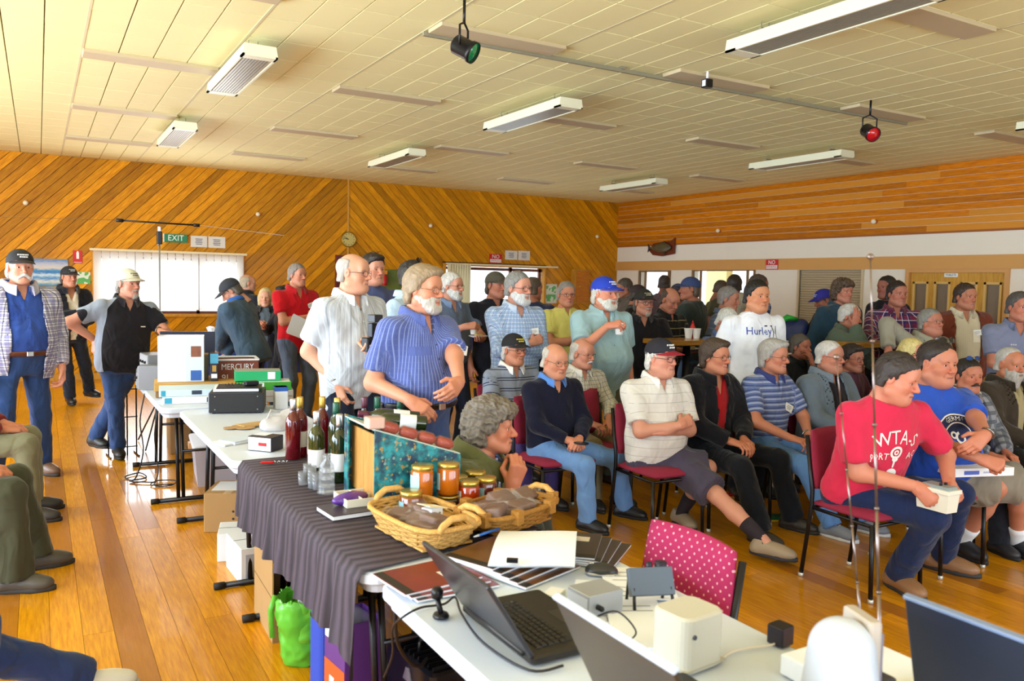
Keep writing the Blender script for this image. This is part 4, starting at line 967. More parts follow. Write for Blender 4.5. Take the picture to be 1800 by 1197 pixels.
for n_, (a, b) in enumerate(((DRS[0] + .006, dm - .001), (dm + .001, DRS[1] - .006))):
    o = tag(empty('door_%d' % (n_ + 2), (0, 0, 0)), kind='structure'); L = b - a; z1 = DRS[3] - .004; w_ = L
    g0, g1, g2, g3 = a + w_ * .10, a + w_ * .44, a + w_ * .56, a + w_ * .90; zt, zq = kz(1.825), kz(.93)
    q = MB()
    for y0, y1, za, zb_ in ((a, b, .01, zq), (a, b, zt, z1), (a, g0, zq, zt), (g1, g2, zq, zt), (g3, b, zq, zt)): q.box((WX + .05, (y0 + y1) / 2, (za + zb_) / 2), (.045, y1 - y0, zb_ - za))
    q.obj('leaf', M_DOOR, o)
    for y0, y1 in ((g0, g1), (g2, g3)):
        MB().box((WX + .055, (y0 + y1) / 2, (zq + zt) / 2), (.012, y1 - y0, zt - zq)).obj('pane', M_DGL, o); fr = MB()
        for y in (y0 + .015, y1 - .015): fr.box((WX + .022, y, (zq + zt) / 2), (.03, .032, zt - zq))
        for z in (zq + .015, zt - .015): fr.box((WX + .022, (y0 + y1) / 2, z), (.03, y1 - y0, .032))
        fr.obj('bead', mat('door_bead', 'd9b060', .4), o)
    MB().tube([(WX, (b - .05 if n_ == 0 else a + .05), 1.0), (WX - .05, (b - .05 if n_ == 0 else a + .05), 1.0), (WX - .05, (b - .16 if n_ == 0 else a + .16), 1.0)], .009, 8).obj('handle', mat('door_handle', 'b0a890', .25, metal=1), o)
o = tag(empty('trim_3', (0, 0, 0)), kind='structure'); casing_x(o, DRS[0] + .03, DRS[1] - .03, 0, DRS[3] - .02, .06, mat('door_casing', 'd29a58', .5), False)
# the bright room behind the serveries
RX = WX + 3.4; KW = wall_with_holes('wall_kitchen', 6.5 * K, WY + .8, 0, WZ, [(8.9 * K, 10.6 * K, .9, 2.6), (11.3 * K, 13.0 * K, .9, 2.6)], lambda u, z, t: (RX + t, u, z), mat('kitchen_yellow', 'e8d49a', .8), .1)
struct('floor_kitchen', MB().box((WX + 1.8, 10.6 * K, -.03), (3.4, 8.5, .06)), mat('kitchen_lino', 'a89878', .5)); struct('ceiling_kitchen', MB().box((WX + 1.85, 10.6 * K, WZ + .05), (3.4, 8.5, .08)), M_WHITE)
for i, y in enumerate((10.05, 12.1)): tag(MB().box((WX + 2.4, y * K, 1.45), (.08, .10 * K, 2.1)).obj('trim_%d' % (4 + i), mat('kitchen_post', 'd6b868', .6)), kind='structure')
# left and near walls with their windows (outside the view; they let the daylight in)
wall_with_holes('wall_left', WN - .1, WY + .1, -.05, WZ + .1, [(-1.2, 3.2, .5, 2.95), (3.5, 7.2, .5, 2.95), (7.5, 11.6, .5, 2.95)], lambda u, z, t: (WL - t, u, z), M_WHITE, .14)
wall_with_holes('wall_near', WL - .1, WX + .1, -.05, WZ + .1, [(-.5, 3.9, .75, 2.55), (4.5, 8.9, .75, 2.55)], lambda u, z, t: (u, WN - t, z), M_WHITE, .14)
# ------------------------------------------------------------------ chairs and tables
M_BLK = mat('black_steel', '121116', .35, metal=.3); M_MAR = mat('maroon_wool', '8e1c3a', .85, bump=.3, bscale=220, var=.12, vscale=30)
def dotted():
    N = Nodes('maroon_dotted_cloth'); sp = N.n('ShaderNodeSeparateXYZ'); N.l(N.coord('Object'), sp.inputs[0]); q = []
    for s_ in (1, -1): f_ = N.math('SUBTRACT', N.math('FRACT', N.math('MULTIPLY_ADD', N.math('MULTIPLY_ADD', sp.outputs[1], float(s_), sp.outputs[0]), 27.0, 50.0)), .5); q.append(N.math('MULTIPLY', f_, f_))
    N.l(N.mix(N.math('LESS_THAN', N.math('ADD', q[0], q[1]), .022), rgb('a32052'), rgb('dba0a8')), N.b.inputs['Base Color']); N.b.inputs['Roughness'].default_value = .9; return N.m
def cushion(w_, d_, t, bow=0.0, n=8):
    mb = MB(); vs = []; N = n + 1
    for side in (0, 1):
        for j in range(N):
            for i in range(N):
                u, v = i / n * 2 - 1, j / n * 2 - 1; e = max(abs(u), abs(v)) ** 6; rr = 1 - .06 * (u * u * v * v)
                z = (t / 2) * (1 - .75 * e) * (1 if side == 0 else -1); vs.append((u * w_ / 2 * rr, v * d_ / 2 * rr, z + bow * (1 - u * u)))
    fs = []
    for j in range(n):
        for i in range(n):
            a = j * N + i; fs += [(a, a + 1, a + N + 1, a + N), (a + N * N + N, a + N * N + N + 1, a + N * N + 1, a + N * N)]
    ring = [i for i in range(N)] + [N * j + n for j in range(1, N)] + [N * n + i for i in range(n - 1, -1, -1)] + [N * j for j in range(n - 1, 0, -1)]
    for a, b in zip(ring, ring[1:] + ring[:1]): fs.append((a, a + N * N, b + N * N, b))
    mb.add(vs, fs); return mb
SEAT = cushion(.45, .43, .065).mesh('seat', True); BACK = cushion(.42, .36, .05, .03).mesh('backrest', True)
def leg_mesh(sx, rear):
    mb = MB(); x = sx * .215
    if rear: mb.tube([(x, -.27, 0), (x, -.215, .44), (x, -.215, .52), (x, -.27, .84)], .0125, 8)
    else: mb.tube([(x, .20, 0), (x, .185, .42)], .0125, 8)
    return mb.mesh('leg', True)
LEGS = {(s_, r_): leg_mesh(s_, r_) for s_ in (-1, 1) for r_ in (0, 1)}
RAILS = MB().tube([(-.215, .185, .415), (.215, .185, .415), (.215, -.215, .425), (-.215, -.215, .425), (-.215, .185, .415)], .011, 8, False).mesh('seat_frame', True)
GLIDE = MB().lathe([(.014, 0), (.016, .006), (.016, .02), (.013, .022)], n=10).mesh('foot_cap', True)
def chair(label, x, y, rz, fab=None, group='maroon stacking chairs'):
    """front along local +y"""
    c = thing('stacking_chair', label, 'chair', (x, y, 0), rz, group); f_ = fab or M_MAR
    inst('seat', SEAT, f_, c, (0, 0, .455)); inst('backrest', BACK, f_, c, (0, -.232, .70), (math.radians(98), 0, 0)); inst('seat_frame', RAILS, M_BLK, c)
    for k, me in LEGS.items(): l = inst('leg', me, M_BLK, c); inst('foot_cap', GLIDE, mat('foot_cap', 'c9c6bd', .4, metal=.5), l, (k[0] * .215, -.27 if k[1] else .20, 0))
    return c
def under(pp, label, dz=0.0):
    p = pp['pel']; f = np.array([0, -1.0, 0]) if pp['f'][1] < -.8 else pp['f']; rz = math.atan2(f[1], f[0]) - R90
    return chair(label, p[0] + f[0] * .06, p[1] + f[1] * .06, rz)
M_HDPE = mat('white_moulded_plastic', 'cfd8e8', .45, bump=.06, bscale=300)
def folding_table(label, x0, x1, y0, y1, z=.74, rz=0.0):
    cx, cy = (x0 + x1) / 2, (y0 + y1) / 2; t = thing('folding_table', label, 'table', (cx, cy, 0), rz, 'white folding tables'); W_, L = x1 - x0, y1 - y0
    MB().rbox((0, 0, z - .022), (W_, L, .044), .07, 5, bev=.008).obj('table_top', M_HDPE, t, False); MB().rbox((0, 0, z - .058), (W_ - .05, L - .05, .03), .05, 4, bev=.002).obj('apron', M_HDPE, t)
    for s in (-1, 1):
        ye = s * (L / 2 - .24); l = MB()
        for k in (-1, 1): l.tube([(k * .20, ye - s * .10, z - .07), (k * .20, ye, .02)], .0135, 8); l.tube([(k * .235, ye - s * .10, z - .07), (k * .235, ye, .02)], .0135, 8)
        l.tube([(-.20, ye - s * .05, z * .5), (.20, ye - s * .05, z * .5)], .011, 8); l.obj('leg_frame', M_BLK, t, True)
        MB().tube([(-W_ / 2 - .02, ye, .018), (W_ / 2 + .02, ye, .018)], .017, 8).obj('foot_bar', M_BLK, t, True)
        for k in (-1, 1): MB().tube([(k * (W_ / 2 - .01), ye, .019), (k * (W_ / 2 + .045), ye, .019)], .0205, 8).obj('foot_cap', mat('rubber', '0d0c10', .7), t, True)
    return t
TZ = .745
folding_table('white folding table with black radio, second from the camera along the row', .84, 1.60, 4.28, 6.12)
folding_table('white folding table under the dark striped cloth with the wine bottles', .885, 1.645, 2.44, 4.26)
folding_table('white folding table with laptops, nearest to the camera', .905, 1.715, .50, 2.385)
folding_table('white folding table piled with old radio gear, farthest of the row', .74, 1.50, 6.22, 8.05)
# dark ribbed cloth over the second table
def cloth_mat():
    N = Nodes('ribbed_dark_cloth'); sp = N.n('ShaderNodeSeparateXYZ'); N.l(N.coord('Object'), sp.inputs[0])
    s_ = N.math('SINE', N.math('MULTIPLY_ADD', sp.outputs[1], 116.0, N.math('MULTIPLY', N.noise(N.coord('Object'), 4.0)[0], 3.0)))
    m_ = N.math('MULTIPLY_ADD', s_, .5, .5); N.l(N.mix(m_, rgb('251d26'), rgb('4a3e4c')), N.b.inputs['Base Color']); N.b.inputs['Roughness'].default_value = .75; N.bump(m_, .9, .006); return N.m
mb = MB(); ny, prof = 90, [(1.66, TZ - .16), (1.655, TZ - .05), (1.648, TZ + .004), (1.5, TZ + .005), (1.2, TZ + .005), (1.0, TZ + .005), (.892, TZ + .004), (.868, TZ - .03), (.862, TZ - .10), (.858, TZ - .18), (.852, TZ - .24), (.850, TZ - .285)]
for j in range(ny + 1):
    v = j / ny; y = 4.27 - v * (4.27 - 2.46)
    for i, (x, z) in enumerate(prof):
        dn = max(0, i - 6) / 5.0; drop = 1 + .30 * max(0, v - .93) / .07
        fold = .016 * math.sin(y * 26 + 1.3 * math.sin(y * 7)) + .010 * math.sin(y * 61)
        yy = y + (.10 * (1 - (x - .85) / .8) if False else 0) - (.0 if i > 6 else .14 * ((x - .89) / .75) * -1 * v ** 6)
        mb.v.append((x + dn * fold, yy + dn * .012 * math.sin(y * 40), z if i < 7 else TZ + (z - TZ) * (drop if i > 7 else 1)))
n_ = len(prof)
for j in range(ny):
    for i in range(n_ - 1): a = j * n_ + i; mb.f.append((a, a + n_, a + n_ + 1, a + 1))
tag(mb.obj('table_cloth', cloth_mat(), None, True), 'dark ribbed cloth draped over the wine and jam table', 'tablecloth')
# ------------------------------------------------------------------ small builders
def B(name, label, cat, c, d, m, rz=0.0, group=None, r=.004):
    """plain carton: body with slightly rounded edges, a lid seam and tape as parts; c is the base centre"""
    t = thing(name, label, cat, c, rz, group); MB().rbox((0, 0, d[2] / 2), d, r, 2, bev=r * .6).obj('body', m, t); return t
def decal(t, name, c, d, m): return MB().box(c, d).obj(name, m, t)
def at_z(u, v, z): p = onz(u, v, z); return (p[0], p[1], z)
M_CARD = mat('corrugated_card', 'b08a58', .8, var=.10, vscale=8); M_CARDD = mat('dull_card', '9a7448', .85, var=.1); M_WCARD = mat('white_card', 'e8eaf0', .6); M_PAPER = mat('paper', 'eef2fb', .7); M_INK = mat('ink', '23242c', .7); M_TAPE = mat('packing_tape', 'c9a266', .3)
M_CUP = mat('foam_cup', 'f1efe9', .6)
CUPM = MB().lathe([(.0285, 0), (.030, .002), (.040, .088), (.0425, .090), (.0425, .094), (.0385, .094), (.0290, .006)], n=18).mesh('cup', True)
def paper_cup(c, label, group='white foam cups'): o = inst('foam_cup', CUPM, M_CUP, None, tuple(float(v) for v in c)); return tag(o, label, 'cup', group)
BOTTLE = [(.0, .0), (.036, .0), (.0375, .004), (.0375, .185), (.034, .205), (.020, .228), (.0150, .240), (.0145, .262)]
def bottle(label, c, glass, caps, lab=None, fill=None, tilt=None, sc_=1.0, cap_h=.055):
    t = thing('wine_bottle', label, 'bottle', c, random.uniform(0, 6), 'bottles of wine and cordial'); t.scale = (sc_,) * 3
    if tilt: t.rotation_euler = tilt
    MB().lathe(BOTTLE + [(.0145, .285), (.0158, .286), (.0158, .298), (.0120, .300)], n=22).obj('glass', glass, t, True)
    if fill: MB().lathe([(.0, .006), (.034, .006), (.0345, .17), (.031, .19), (.001, .191)], n=18).obj('wine', fill, t, True)
    MB().lathe([(.0165, .300 - cap_h), (.0168, .262), (.0165, .298), (.0150, .303), (.001, .3035)], n=18).obj('capsule', caps, t, True)
    if lab: MB().lathe([(.0380, .05), (.0382, .052), (.0382, .128), (.0380, .13)], n=22).obj('label', lab, t, True)
    return t
# ------------------------------------------------------------------ wine, display stand, jars, baskets on the cloth
M_GG = mat('green_bottle_glass', '1c2a10', .05, coat=.6); M_GO = mat('olive_bottle_glass', '3c4012', .06, coat=.6, trans=.35); M_GR = mat('red_cordial_bottle', '6e0818', .06, coat=.7, trans=.45); M_GOLD = mat('gold_capsule', 'c9a84e', .3, metal=.6); M_SIL = mat('silver_capsule', 'c9cbd2', .2, metal=.9); M_GRN = mat('green_capsule', '1f5a44', .35); M_PUR = mat('burgundy_capsule', '5a2238', .35); M_LAB = mat('bottle_label', 'e6e6ea', .6)
z_ = TZ + .008
for lab_, (u, v), g, cp, lb in (('tall red bottle with silver top, leftmost on the dark cloth', (515, 806), M_GR, M_SIL, None), ('tall red bottle with gold top beside the silver-topped one', (527, 801), M_GR, M_GOLD, M_LAB), ('olive bottle with bright silver top and tall white label', (556, 838), M_GO, M_SIL, M_LAB),
        ('red bottle with gold top half hidden behind the olive bottle', (566, 800), M_GR, M_GOLD, None), ('dark bottle with gold top next to the display box', (592, 803), M_GG, M_GOLD, None), ('dark bottle with green top in front of the gold-topped one', (590, 815), M_GG, M_GRN, None), ('dark green bottle with silver neck beside the display box', (596, 846), M_GG, M_SIL, M_LAB)):
    bottle(lab_, at_z(u, v, z_), g, cp, lb, sc_=1.03)
for lab_, (u, v), cp in (('burgundy-topped bottle behind the flowered display box', (640, 800), M_PUR), ('green-topped bottle behind the flowered display box', (662, 800), M_GRN), ('green-topped bottle in front of the pinstriped shirt', (702, 800), M_GRN)): bottle(lab_, at_z(u, v, z_), M_GG, cp, None, sc_=1.03)
for i, (u, v) in enumerate(((630, 727), (640, 735))):
    p = atd(u, v, 4.05 - .1 * i); b_ = bottle('%s dark wine bottle lying on top of the display, neck to the left' % ('farther', 'nearer')[i], p, M_GG, M_PUR, M_LAB, sc_=1.0); b_.rotation_euler = (0, 0, 0)
    d = np.array([.92, -.30, -.10]); d /= np.linalg.norm(d); b_.matrix_world = frame(p + d * .30, np.cross((0, 0, 1.), d), -d)
# flowered display box: two printed sides, open shelf between, sausages on top
def flowered():
    N = Nodes('flowered_paper'); c = N.coord('Object'); n1 = N.noise(c, 22, 3)[0]; v = N.n('ShaderNodeTexVoronoi'); v.inputs['Scale'].default_value = 30; N.l(c, v.inputs['Vector'])
    r = N.n('ShaderNodeValToRGB'); e = r.color_ramp.elements; e[0].position = .38; e[0].color = rgb('12324c'); e[1].position = .62; e[1].color = rgb('1f8f98'); x = r.color_ramp.elements.new(.5); x.color = rgb('14646c'); N.l(n1, r.inputs[0])
    c2 = N.mix(N.math('MULTIPLY', N.math('LESS_THAN', v.outputs['Distance'], .18), .6), r.outputs[0], rgb('8fb0a8')); c3 = N.mix(N.math('MULTIPLY', N.math('GREATER_THAN', N.noise(c, 48, 2)[0], .62), .8), c2, rgb('a8832c')); N.l(c3, N.b.inputs['Base Color']); N.b.inputs['Roughness'].default_value = .45; return N.m
M_FLW = flowered(); A0, A1 = onz(605, 866, z_), onz(657, 903, z_); dirw = A1 - A0; dirw[2] = 0; Lw = np.linalg.norm(dirw); dirw /= Lw; rzd = math.atan2(dirw[1], dirw[0])
ds = thing('display_box', 'flowered teal cardboard display box with a wooden shelf opening', 'display', (A1[0], A1[1], z_), rzd + R90)   # local x towards the right of the box, y towards the bottles
hgt, Wd = .335, .38
MB().prism([(0, 0), (Wd, 0), (Wd, hgt * .62), (0, hgt)], -.004, .004).obj('printed_side', M_FLW, ds); MB().prism([(0, 0), (Wd, 0), (Wd, hgt * .66), (0, hgt * 1.04)], Lw - .004, Lw + .004).obj('printed_side', M_FLW, ds)
MB().prism([(.001, hgt * .99), (Wd, hgt * .615), (Wd, hgt * .635), (.001, hgt * 1.015)], 0, Lw).obj('sloping_top', mat('display_top', 'b9c4b8', .5), ds)
MB().box((.035, Lw / 2, .165), (.008, Lw - .012, .27)).obj('wooden_back', wood('display_ply', 'a8763a', 'c6924e', (6, 6, 1), .6, rnd=.05), ds); MB().box((.0, Lw - .03, hgt / 2), (.006, .05, hgt)).obj('front_strip', M_FLW, ds); MB().box((.11, Lw / 2, .012), (.22, Lw - .01, .008)).obj('shelf', mat('display_shelf', '9cc4cc', .5), ds)
tr0 = thing('sorting_tray', 'white plastic tray with small compartments inside the display box', 'tray', (A0[0] * .35 + A1[0] * .65 - .03, A0[1] * .35 + A1[1] * .65, z_ + .02), rzd + R90); mt = mat('tray_plastic', 'e3e0d2', .5)
MB().box((0, 0, .003), (.13, .16, .006)).obj('base', mt, tr0)
for a, b, w_, h_ in ((-.065, 0, .006, .16), (.065, 0, .006, .16), (0, 0, .004, .16)): MB().box((a, b, .018), (w_, h_, .03)).obj('wall', mt, tr0)
for b in (-.08, .0, .08): MB().box((0, b, .018), (.13, .005, .03)).obj('wall', mt, tr0)
M_SAU = mat('sausage', 'a83a20', .45, bump=.8, bscale=90, var=.3, vscale=60); M_FILM = mat('clear_film', 'ffffff', .06, trans=.9, alpha=.28)
for i in range(4):
    lx = .075 + i * .082; pz_ = hgt * (1 - .38 * lx / Wd) + .026; q = Matrix.LocRotScale(Vector((A1[0], A1[1], z_)), Matrix.Rotation(rzd + R90, 3, 'Z').to_quaternion(), None) @ Vector((lx, .035, pz_))
    s_ = thing('sausage_pack', '%s piece of wrapped red sausage on the display box' % ('leftmost', 'second', 'third', 'rightmost')[i], 'sausage', q, rzd + R90, 'sausages on the display'); MB().tube([(-.038, 0, .010), (-.025, 0, .008), (.025, 0, -.008), (.038, 0, -.011)], [.012, .023, .023, .012], 12).obj('sausage', M_SAU, s_, True); MB().tube([(-.041, 0, .012), (-.025, 0, .010), (.025, 0, -.007), (.041, 0, -.010)], [.015, .026, .026, .015], 12).obj('wrapper', M_FILM, s_, True)
pk = thing('soap_block', 'pale pink wrapped block at the left end of the sausages', 'food pack', Matrix.LocRotScale(Vector((A1[0], A1[1], z_)), Matrix.Rotation(rzd + R90, 3, 'Z').to_quaternion(), None) @ Vector((.012, .035, hgt + .004)), rzd + R90); MB().rbox((0, 0, .022), (.07, .06, .044), .008, 2).obj('block', mat('pale_block', 'd8b0a0', .5), pk); MB().rbox((0, 0, .023), (.074, .064, .048), .008, 2).obj('wrapper', M_FILM, pk)
# cups, jug, corkscrew, pencil case, book
M_CLR = mat('clear_plastic', 'eef2fa', .08, trans=.75, alpha=.45)
TUMB = MB().lathe([(.014, 0), (.0155, .001), (.019, .045), (.0175, .045), (.0140, .003)], n=14).mesh('tumbler', True)
for i, (u, v, k) in enumerate(((531, 852, 2), (540, 850, 4), (548, 858, 4), (556, 860, 3), (549, 848, 3))):
    for q in range(k): tag(inst('plastic_tumbler', TUMB, M_CLR, None, tuple(np.array(at_z(u, v, z_)) + np.array([0, 0, .016 * q]))), 'clear tasting cup in the %s stack beside the clear jug' % ('leftmost', 'tall second', 'tall front', 'rightmost', 'rear')[i], 'cup', 'stacked clear tasting cups')
jg = thing('dispenser', 'clear plastic jug with tapered spout in front of the dark bottles', 'jug', at_z(574, 866, z_)); MB().lathe([(.040, 0), (.042, .004), (.036, .012), (.036, .030), (.034, .05), (.035, .09), (.031, .125), (.012, .150), (.022, .168), (.020, .170), (.010, .150)], n=20).obj('body', M_CLR, jg, True); MB().lathe([(.034, .028), (.0365, .030), (.0365, .034), (.034, .036)], n=20).obj('ring', M_CLR, jg, True)
for q in (.06, .09): MB().lathe([(.022, q), (.030, q + .015), (.022, q + .018)], n=16).obj('ring', M_CLR, jg, True)
ck = thing('corkscrew', 'red waiter corkscrew lying on the dark cloth', 'corkscrew', at_z(481, 815, z_ + .002), -.3); MB().rbox((-.03, 0, .007), (.065, .016, .012), .006, 3).obj('handle', mat('red_plastic', 'c01418', .3), ck); MB().tube([(.0 + .004 * i, .006 * math.cos(i * 1.2), .008 + .006 * math.sin(i * 1.2)) for i in range(18)], .002, 5).obj('worm', mat('steel', 'b9bcc2', .25, metal=1), ck, True)
bk = thing('hardback_book', 'closed grey book lying under the purple case', 'book', at_z(617, 900, z_), rzd + .08); MB().box((0, 0, .010), (.17, .22, .016)).obj('pages', M_PAPER, bk)
for zz in (.001, .019): MB().box((0, 0, zz), (.175, .226, .003)).obj('cover', mat('book_cover', '3a3038', .4), bk)
pc = thing('spectacle_case', 'glossy purple spectacle case lying on the grey book', 'case', np.array(at_z(616, 893, z_)) + np.array([0, 0, .022]), rzd + R90 + .3)
F = Fld((-.10, -.05, -.005), (.10, .05, .06), .006); F.ell((0, 0, .02), (.088, .036, .026), k=0); F.fn(lambda X, Y, Z: -Z + 0 * X + 0 * Y); V_, Q_ = F.nets(); me_ = mesh_np('shell', V_, [Q_], True); inst('shell', me_, mat('purple_plastic', '5a3090', .25, coat=.4), pc); MB().tube([(-.085, -.0, .022), (0, -.037, .022), (.085, 0, .022), (0, .037, .022), (-.085, 0, .022)], .002, 5).obj('seam', mat('purple_dark', '3a1c66', .4), pc, True)
nb = thing('notepad', 'small white card standing at the foot of the display box', 'card', at_z(618, 872, z_), rzd + .5); MB().box((0, 0, .012), (.09, .06, .004)).obj('card', M_PAPER, nb); MB().box((-.02, 0, .005), (.05, .05, .010)).obj('pad', M_WCARD, nb)
# jars
M_LID = mat('gold_lid', 'c6a850', .25, metal=.75)
jz = z_
def jar(label, u, v, z, col, lab_, r=.034, h=.095, sc_=1.32):
    t = thing('jam_jar', label, 'jar', np.array(at_z(u, v, jz)) + np.array([0, 0, z - jz]), random.uniform(-.4, .4) + rzd, 'jars of honey and jam'); t.scale = (sc_,) * 3; c_ = mat('preserve_' + col, col, .08, coat=.7)
    MB().lathe([(.001, 0), (r * .94, 0), (r, .006), (r, h * .80), (r * .86, h * .88)], n=20).obj('glass', c_, t, True); MB().lathe([(r * .93, h * .84), (r * .97, h * .85), (r * .97, h * .99), (r * .90, h), (.001, h)], n=20).obj('lid', M_LID, t, True)
    if lab_:
        mb = MB(); n = 10; vs = [((r + .0012) * math.cos(a), (r + .0012) * math.sin(a), z2) for z2 in (h * .16, h * .70) for a in np.linspace(-2.9, -.9, n)]; mb.add(vs, [(i, i + 1, i + 1 + n, i + n) for i in range(n - 1)]); mb.obj('label', mat('label_' + lab_, lab_, .5), t, True)
    return t
HN, RD, DK, AM = 'b45c0c', 'a83208', '1c0c10', '7c3a0c'
for a in (('honey jar with pale blue label, leftmost standing against the flowered side', 741, 905, jz + .078, HN, 'a9d4e4'), ('honey jar with pale blue label at the right corner of the flowered side', 787, 900, jz + .078, HN, 'a9d4e4'), ('amber jar with blue label half hidden behind the basket handle', 722, 918, jz, AM, '8fc6dc'),
          ('dark jam jar with white and blue label in front of the vest', 803, 888, jz, DK, 'e8eef4'), ('orange jam jar with white label, front of the right cluster', 823, 897, jz, RD, 'e8eef4'), ('red-brown jam jar with blue label at the right end', 853, 890, jz, '5c1c10', '9cc8dc'), ('gold-lidded jar at the back of the right cluster', 835, 878, jz, AM, None)): jar(a[0], a[1], a[2], a[3], a[4], a[5])
for i, (u, v, dz) in enumerate(((741, 905, 0), (787, 900, 0), (755, 922, 0), (780, 918, 0), (772, 940, 0))): jar('squat dark jar with gold lid, %s' % ('upper left of the small ones', 'upper right of the small ones', 'front left of the small ones', 'front right of the small ones', 'lowest one behind the wicker basket')[i], u, v, jz + dz, DK, None, .036, .055)
# wicker baskets with wrapped loaves
M_WIC = wood('wicker', 'b07c34', 'd8ac66', (20, 20, 20), .6, rnd=.25); M_WICD = wood('wicker_dark', '8f5e22', 'b4813c', (20, 20, 20), .6, rnd=.25)
def basket(label, c, L, W_, H_, rz, m, wraps):
    t = thing('wicker_basket', label, 'basket', c, rz, 'bread baskets'); nr = 9
    def ring(f, z):
        P = []
        for k in range(29): a = 2 * math.pi * k / 28; cx, sy = math.cos(a), math.sin(a); q = (abs(cx) ** 4 + abs(sy) ** 4) ** -.25; P.append((cx * q * L / 2 * f, sy * q * W_ / 2 * f, z))
        return P
    for i in range(nr):
        f = .78 + .22 * i / (nr - 1); P = ring(f, .008 + H_ * i / nr); MB().tube([(x, y, z + .003 * (-1) ** (k + i)) for k, (x, y, z) in enumerate(P)], .0062, 6, False).obj('weave', m, t, True)
    for k in range(14):
        a, b = ring(.78, .005)[k * 2], ring(1.0, H_ * .94)[k * 2]; MB().tube([a, b], .0045, 6).obj('stake', m, t, True)
    MB().tube(ring(1.02, H_ * .97), .010, 7, False).obj('rim', m, t, True); MB().box((0, 0, .005), (L * .76, W_ * .76, .008)).obj('base', m, t)
    for k in wraps: a = ring(1.02, H_ * .97)[k]; MB().box((a[0], a[1], H_ * .92), (.035, .035, .05)).obj('binding', m, t)
    for s in (-1, 1):
        MB().tube([(s * L / 2 * 1.0, -W_ * .27, H_ * .9), (s * L / 2 * 1.02, -W_ * .22, H_ * 1.18), (s * L / 2 * 1.03, -W_ * .1, H_ * 1.42), (s * L / 2 * 1.03, W_ * .1, H_ * 1.42), (s * L / 2 * 1.02, W_ * .22, H_ * 1.18), (s * L / 2, W_ * .27, H_ * .9)], .013, 8).obj('handle', wood('basket_handle', 'c08a40', 'dcae68', (8, 8, 8), .4, rnd=.1), t, True)
    return t
M_LOAF = mat('fruit_loaf', '6b4222', .7, bump=.7, bscale=70, var=.45, vscale=40); M_CRISP = mat('crinkled_film', 'f4f0f6', .12, alpha=.10, bump=1.0, bscale=60, coat=1.0)
def loaf(label, p, d, rz, tilt=0.0):
    t = thing('wrapped_loaf', label, 'bread', p, rz, 'wrapped slices in the baskets'); t.rotation_euler = (tilt, 0, rz)
    MB().rbox((0, 0, d[2] / 2), d, min(d[0], d[1]) * .18, 3, bev=.004).obj('slice', M_LOAF, t, True); q = MB().rbox((0, 0, d[2] / 2), (d[0] * 1.08, d[1] * 1.08, d[2] * 1.2), d[1] * .2, 3, bev=.006)
    for s in (-1, 1): q.add([(s * (d[0] * .52 + a * .028), b * d[1] * (.22 + .26 * a), d[2] / 2 + c + (.012 * a * math.sin(b * 9 + a * 5))) for a in (0, 1) for b in (-1, -.4, .3, 1) for c in (0, .003)], [(0, 2, 10, 8), (2, 4, 12, 10), (4, 6, 14, 12), (1, 9, 11, 3), (3, 11, 13, 5), (5, 13, 15, 7)])
    q.obj('wrapper', M_CRISP, t)
b1c = (onz(668, 935, TZ) + onz(735, 982, TZ) + onz(825, 965, TZ) + onz(745, 905, TZ)) / 4; b2c = (onz(800, 930, TZ) + onz(850, 955, TZ) + onz(985, 925, TZ) + onz(925, 890, TZ)) / 4
b1c[2] = b2c[2] = z_ + .002
basket('light oval wicker basket of wrapped bread at the cloth edge', b1c, .46, .27, .085, rzd + .12, M_WIC, ()); basket('brown oblong wicker basket of wrapped loaves beside the jam jars', b2c, .42, .25, .075, rzd + R90 + .38, M_WICD, (2, 5, 9, 12, 16, 19, 23, 26))
wh_ = ('nearest the camera', 'at the left end', 'in the middle', 'on the right side', 'towards the jars', 'on top', 'in the corner', 'lying flat')
for i in range(6): loaf('clear-wrapped slice %s of the light basket' % wh_[i], b1c + np.array([random.uniform(-.05, .05), -.12 + .05 * i, .045 + .012 * (i % 2)]), (.10, .07, .032), rzd + random.uniform(-.7, .7), random.uniform(-.4, .4))
for i in range(8): a_ = rzd + R90 + .38; loaf('clear-wrapped dark loaf slice %s of the brown basket' % wh_[i], b2c + np.array([math.cos(a_), math.sin(a_), 0]) * (-.14 + .075 * (i % 5)) + np.array([-math.sin(a_), math.cos(a_), 0]) * (.045 if i < 5 else -.05) + np.array([0, 0, .040 + .014 * (i % 3)]), (.11, .075, .036), a_ + random.uniform(-.6, .6), random.uniform(-.5, .5))
pr_ = thing('price_card', 'cream price card lying on the jars behind the light basket', 'card', np.array(at_z(757, 955, z_)) + np.array([.05, .10, .105]), .4); MB().box((0, 0, 0), (.10, .065, .003)).obj('card', mat('cream_card', 'efe0b4', .7), pr_, M=Matrix.Rotation(.25, 4, 'Y')); MB().box((0, 0, -.02), (.06, .05, .03)).obj('prop', M_WCARD, pr_)
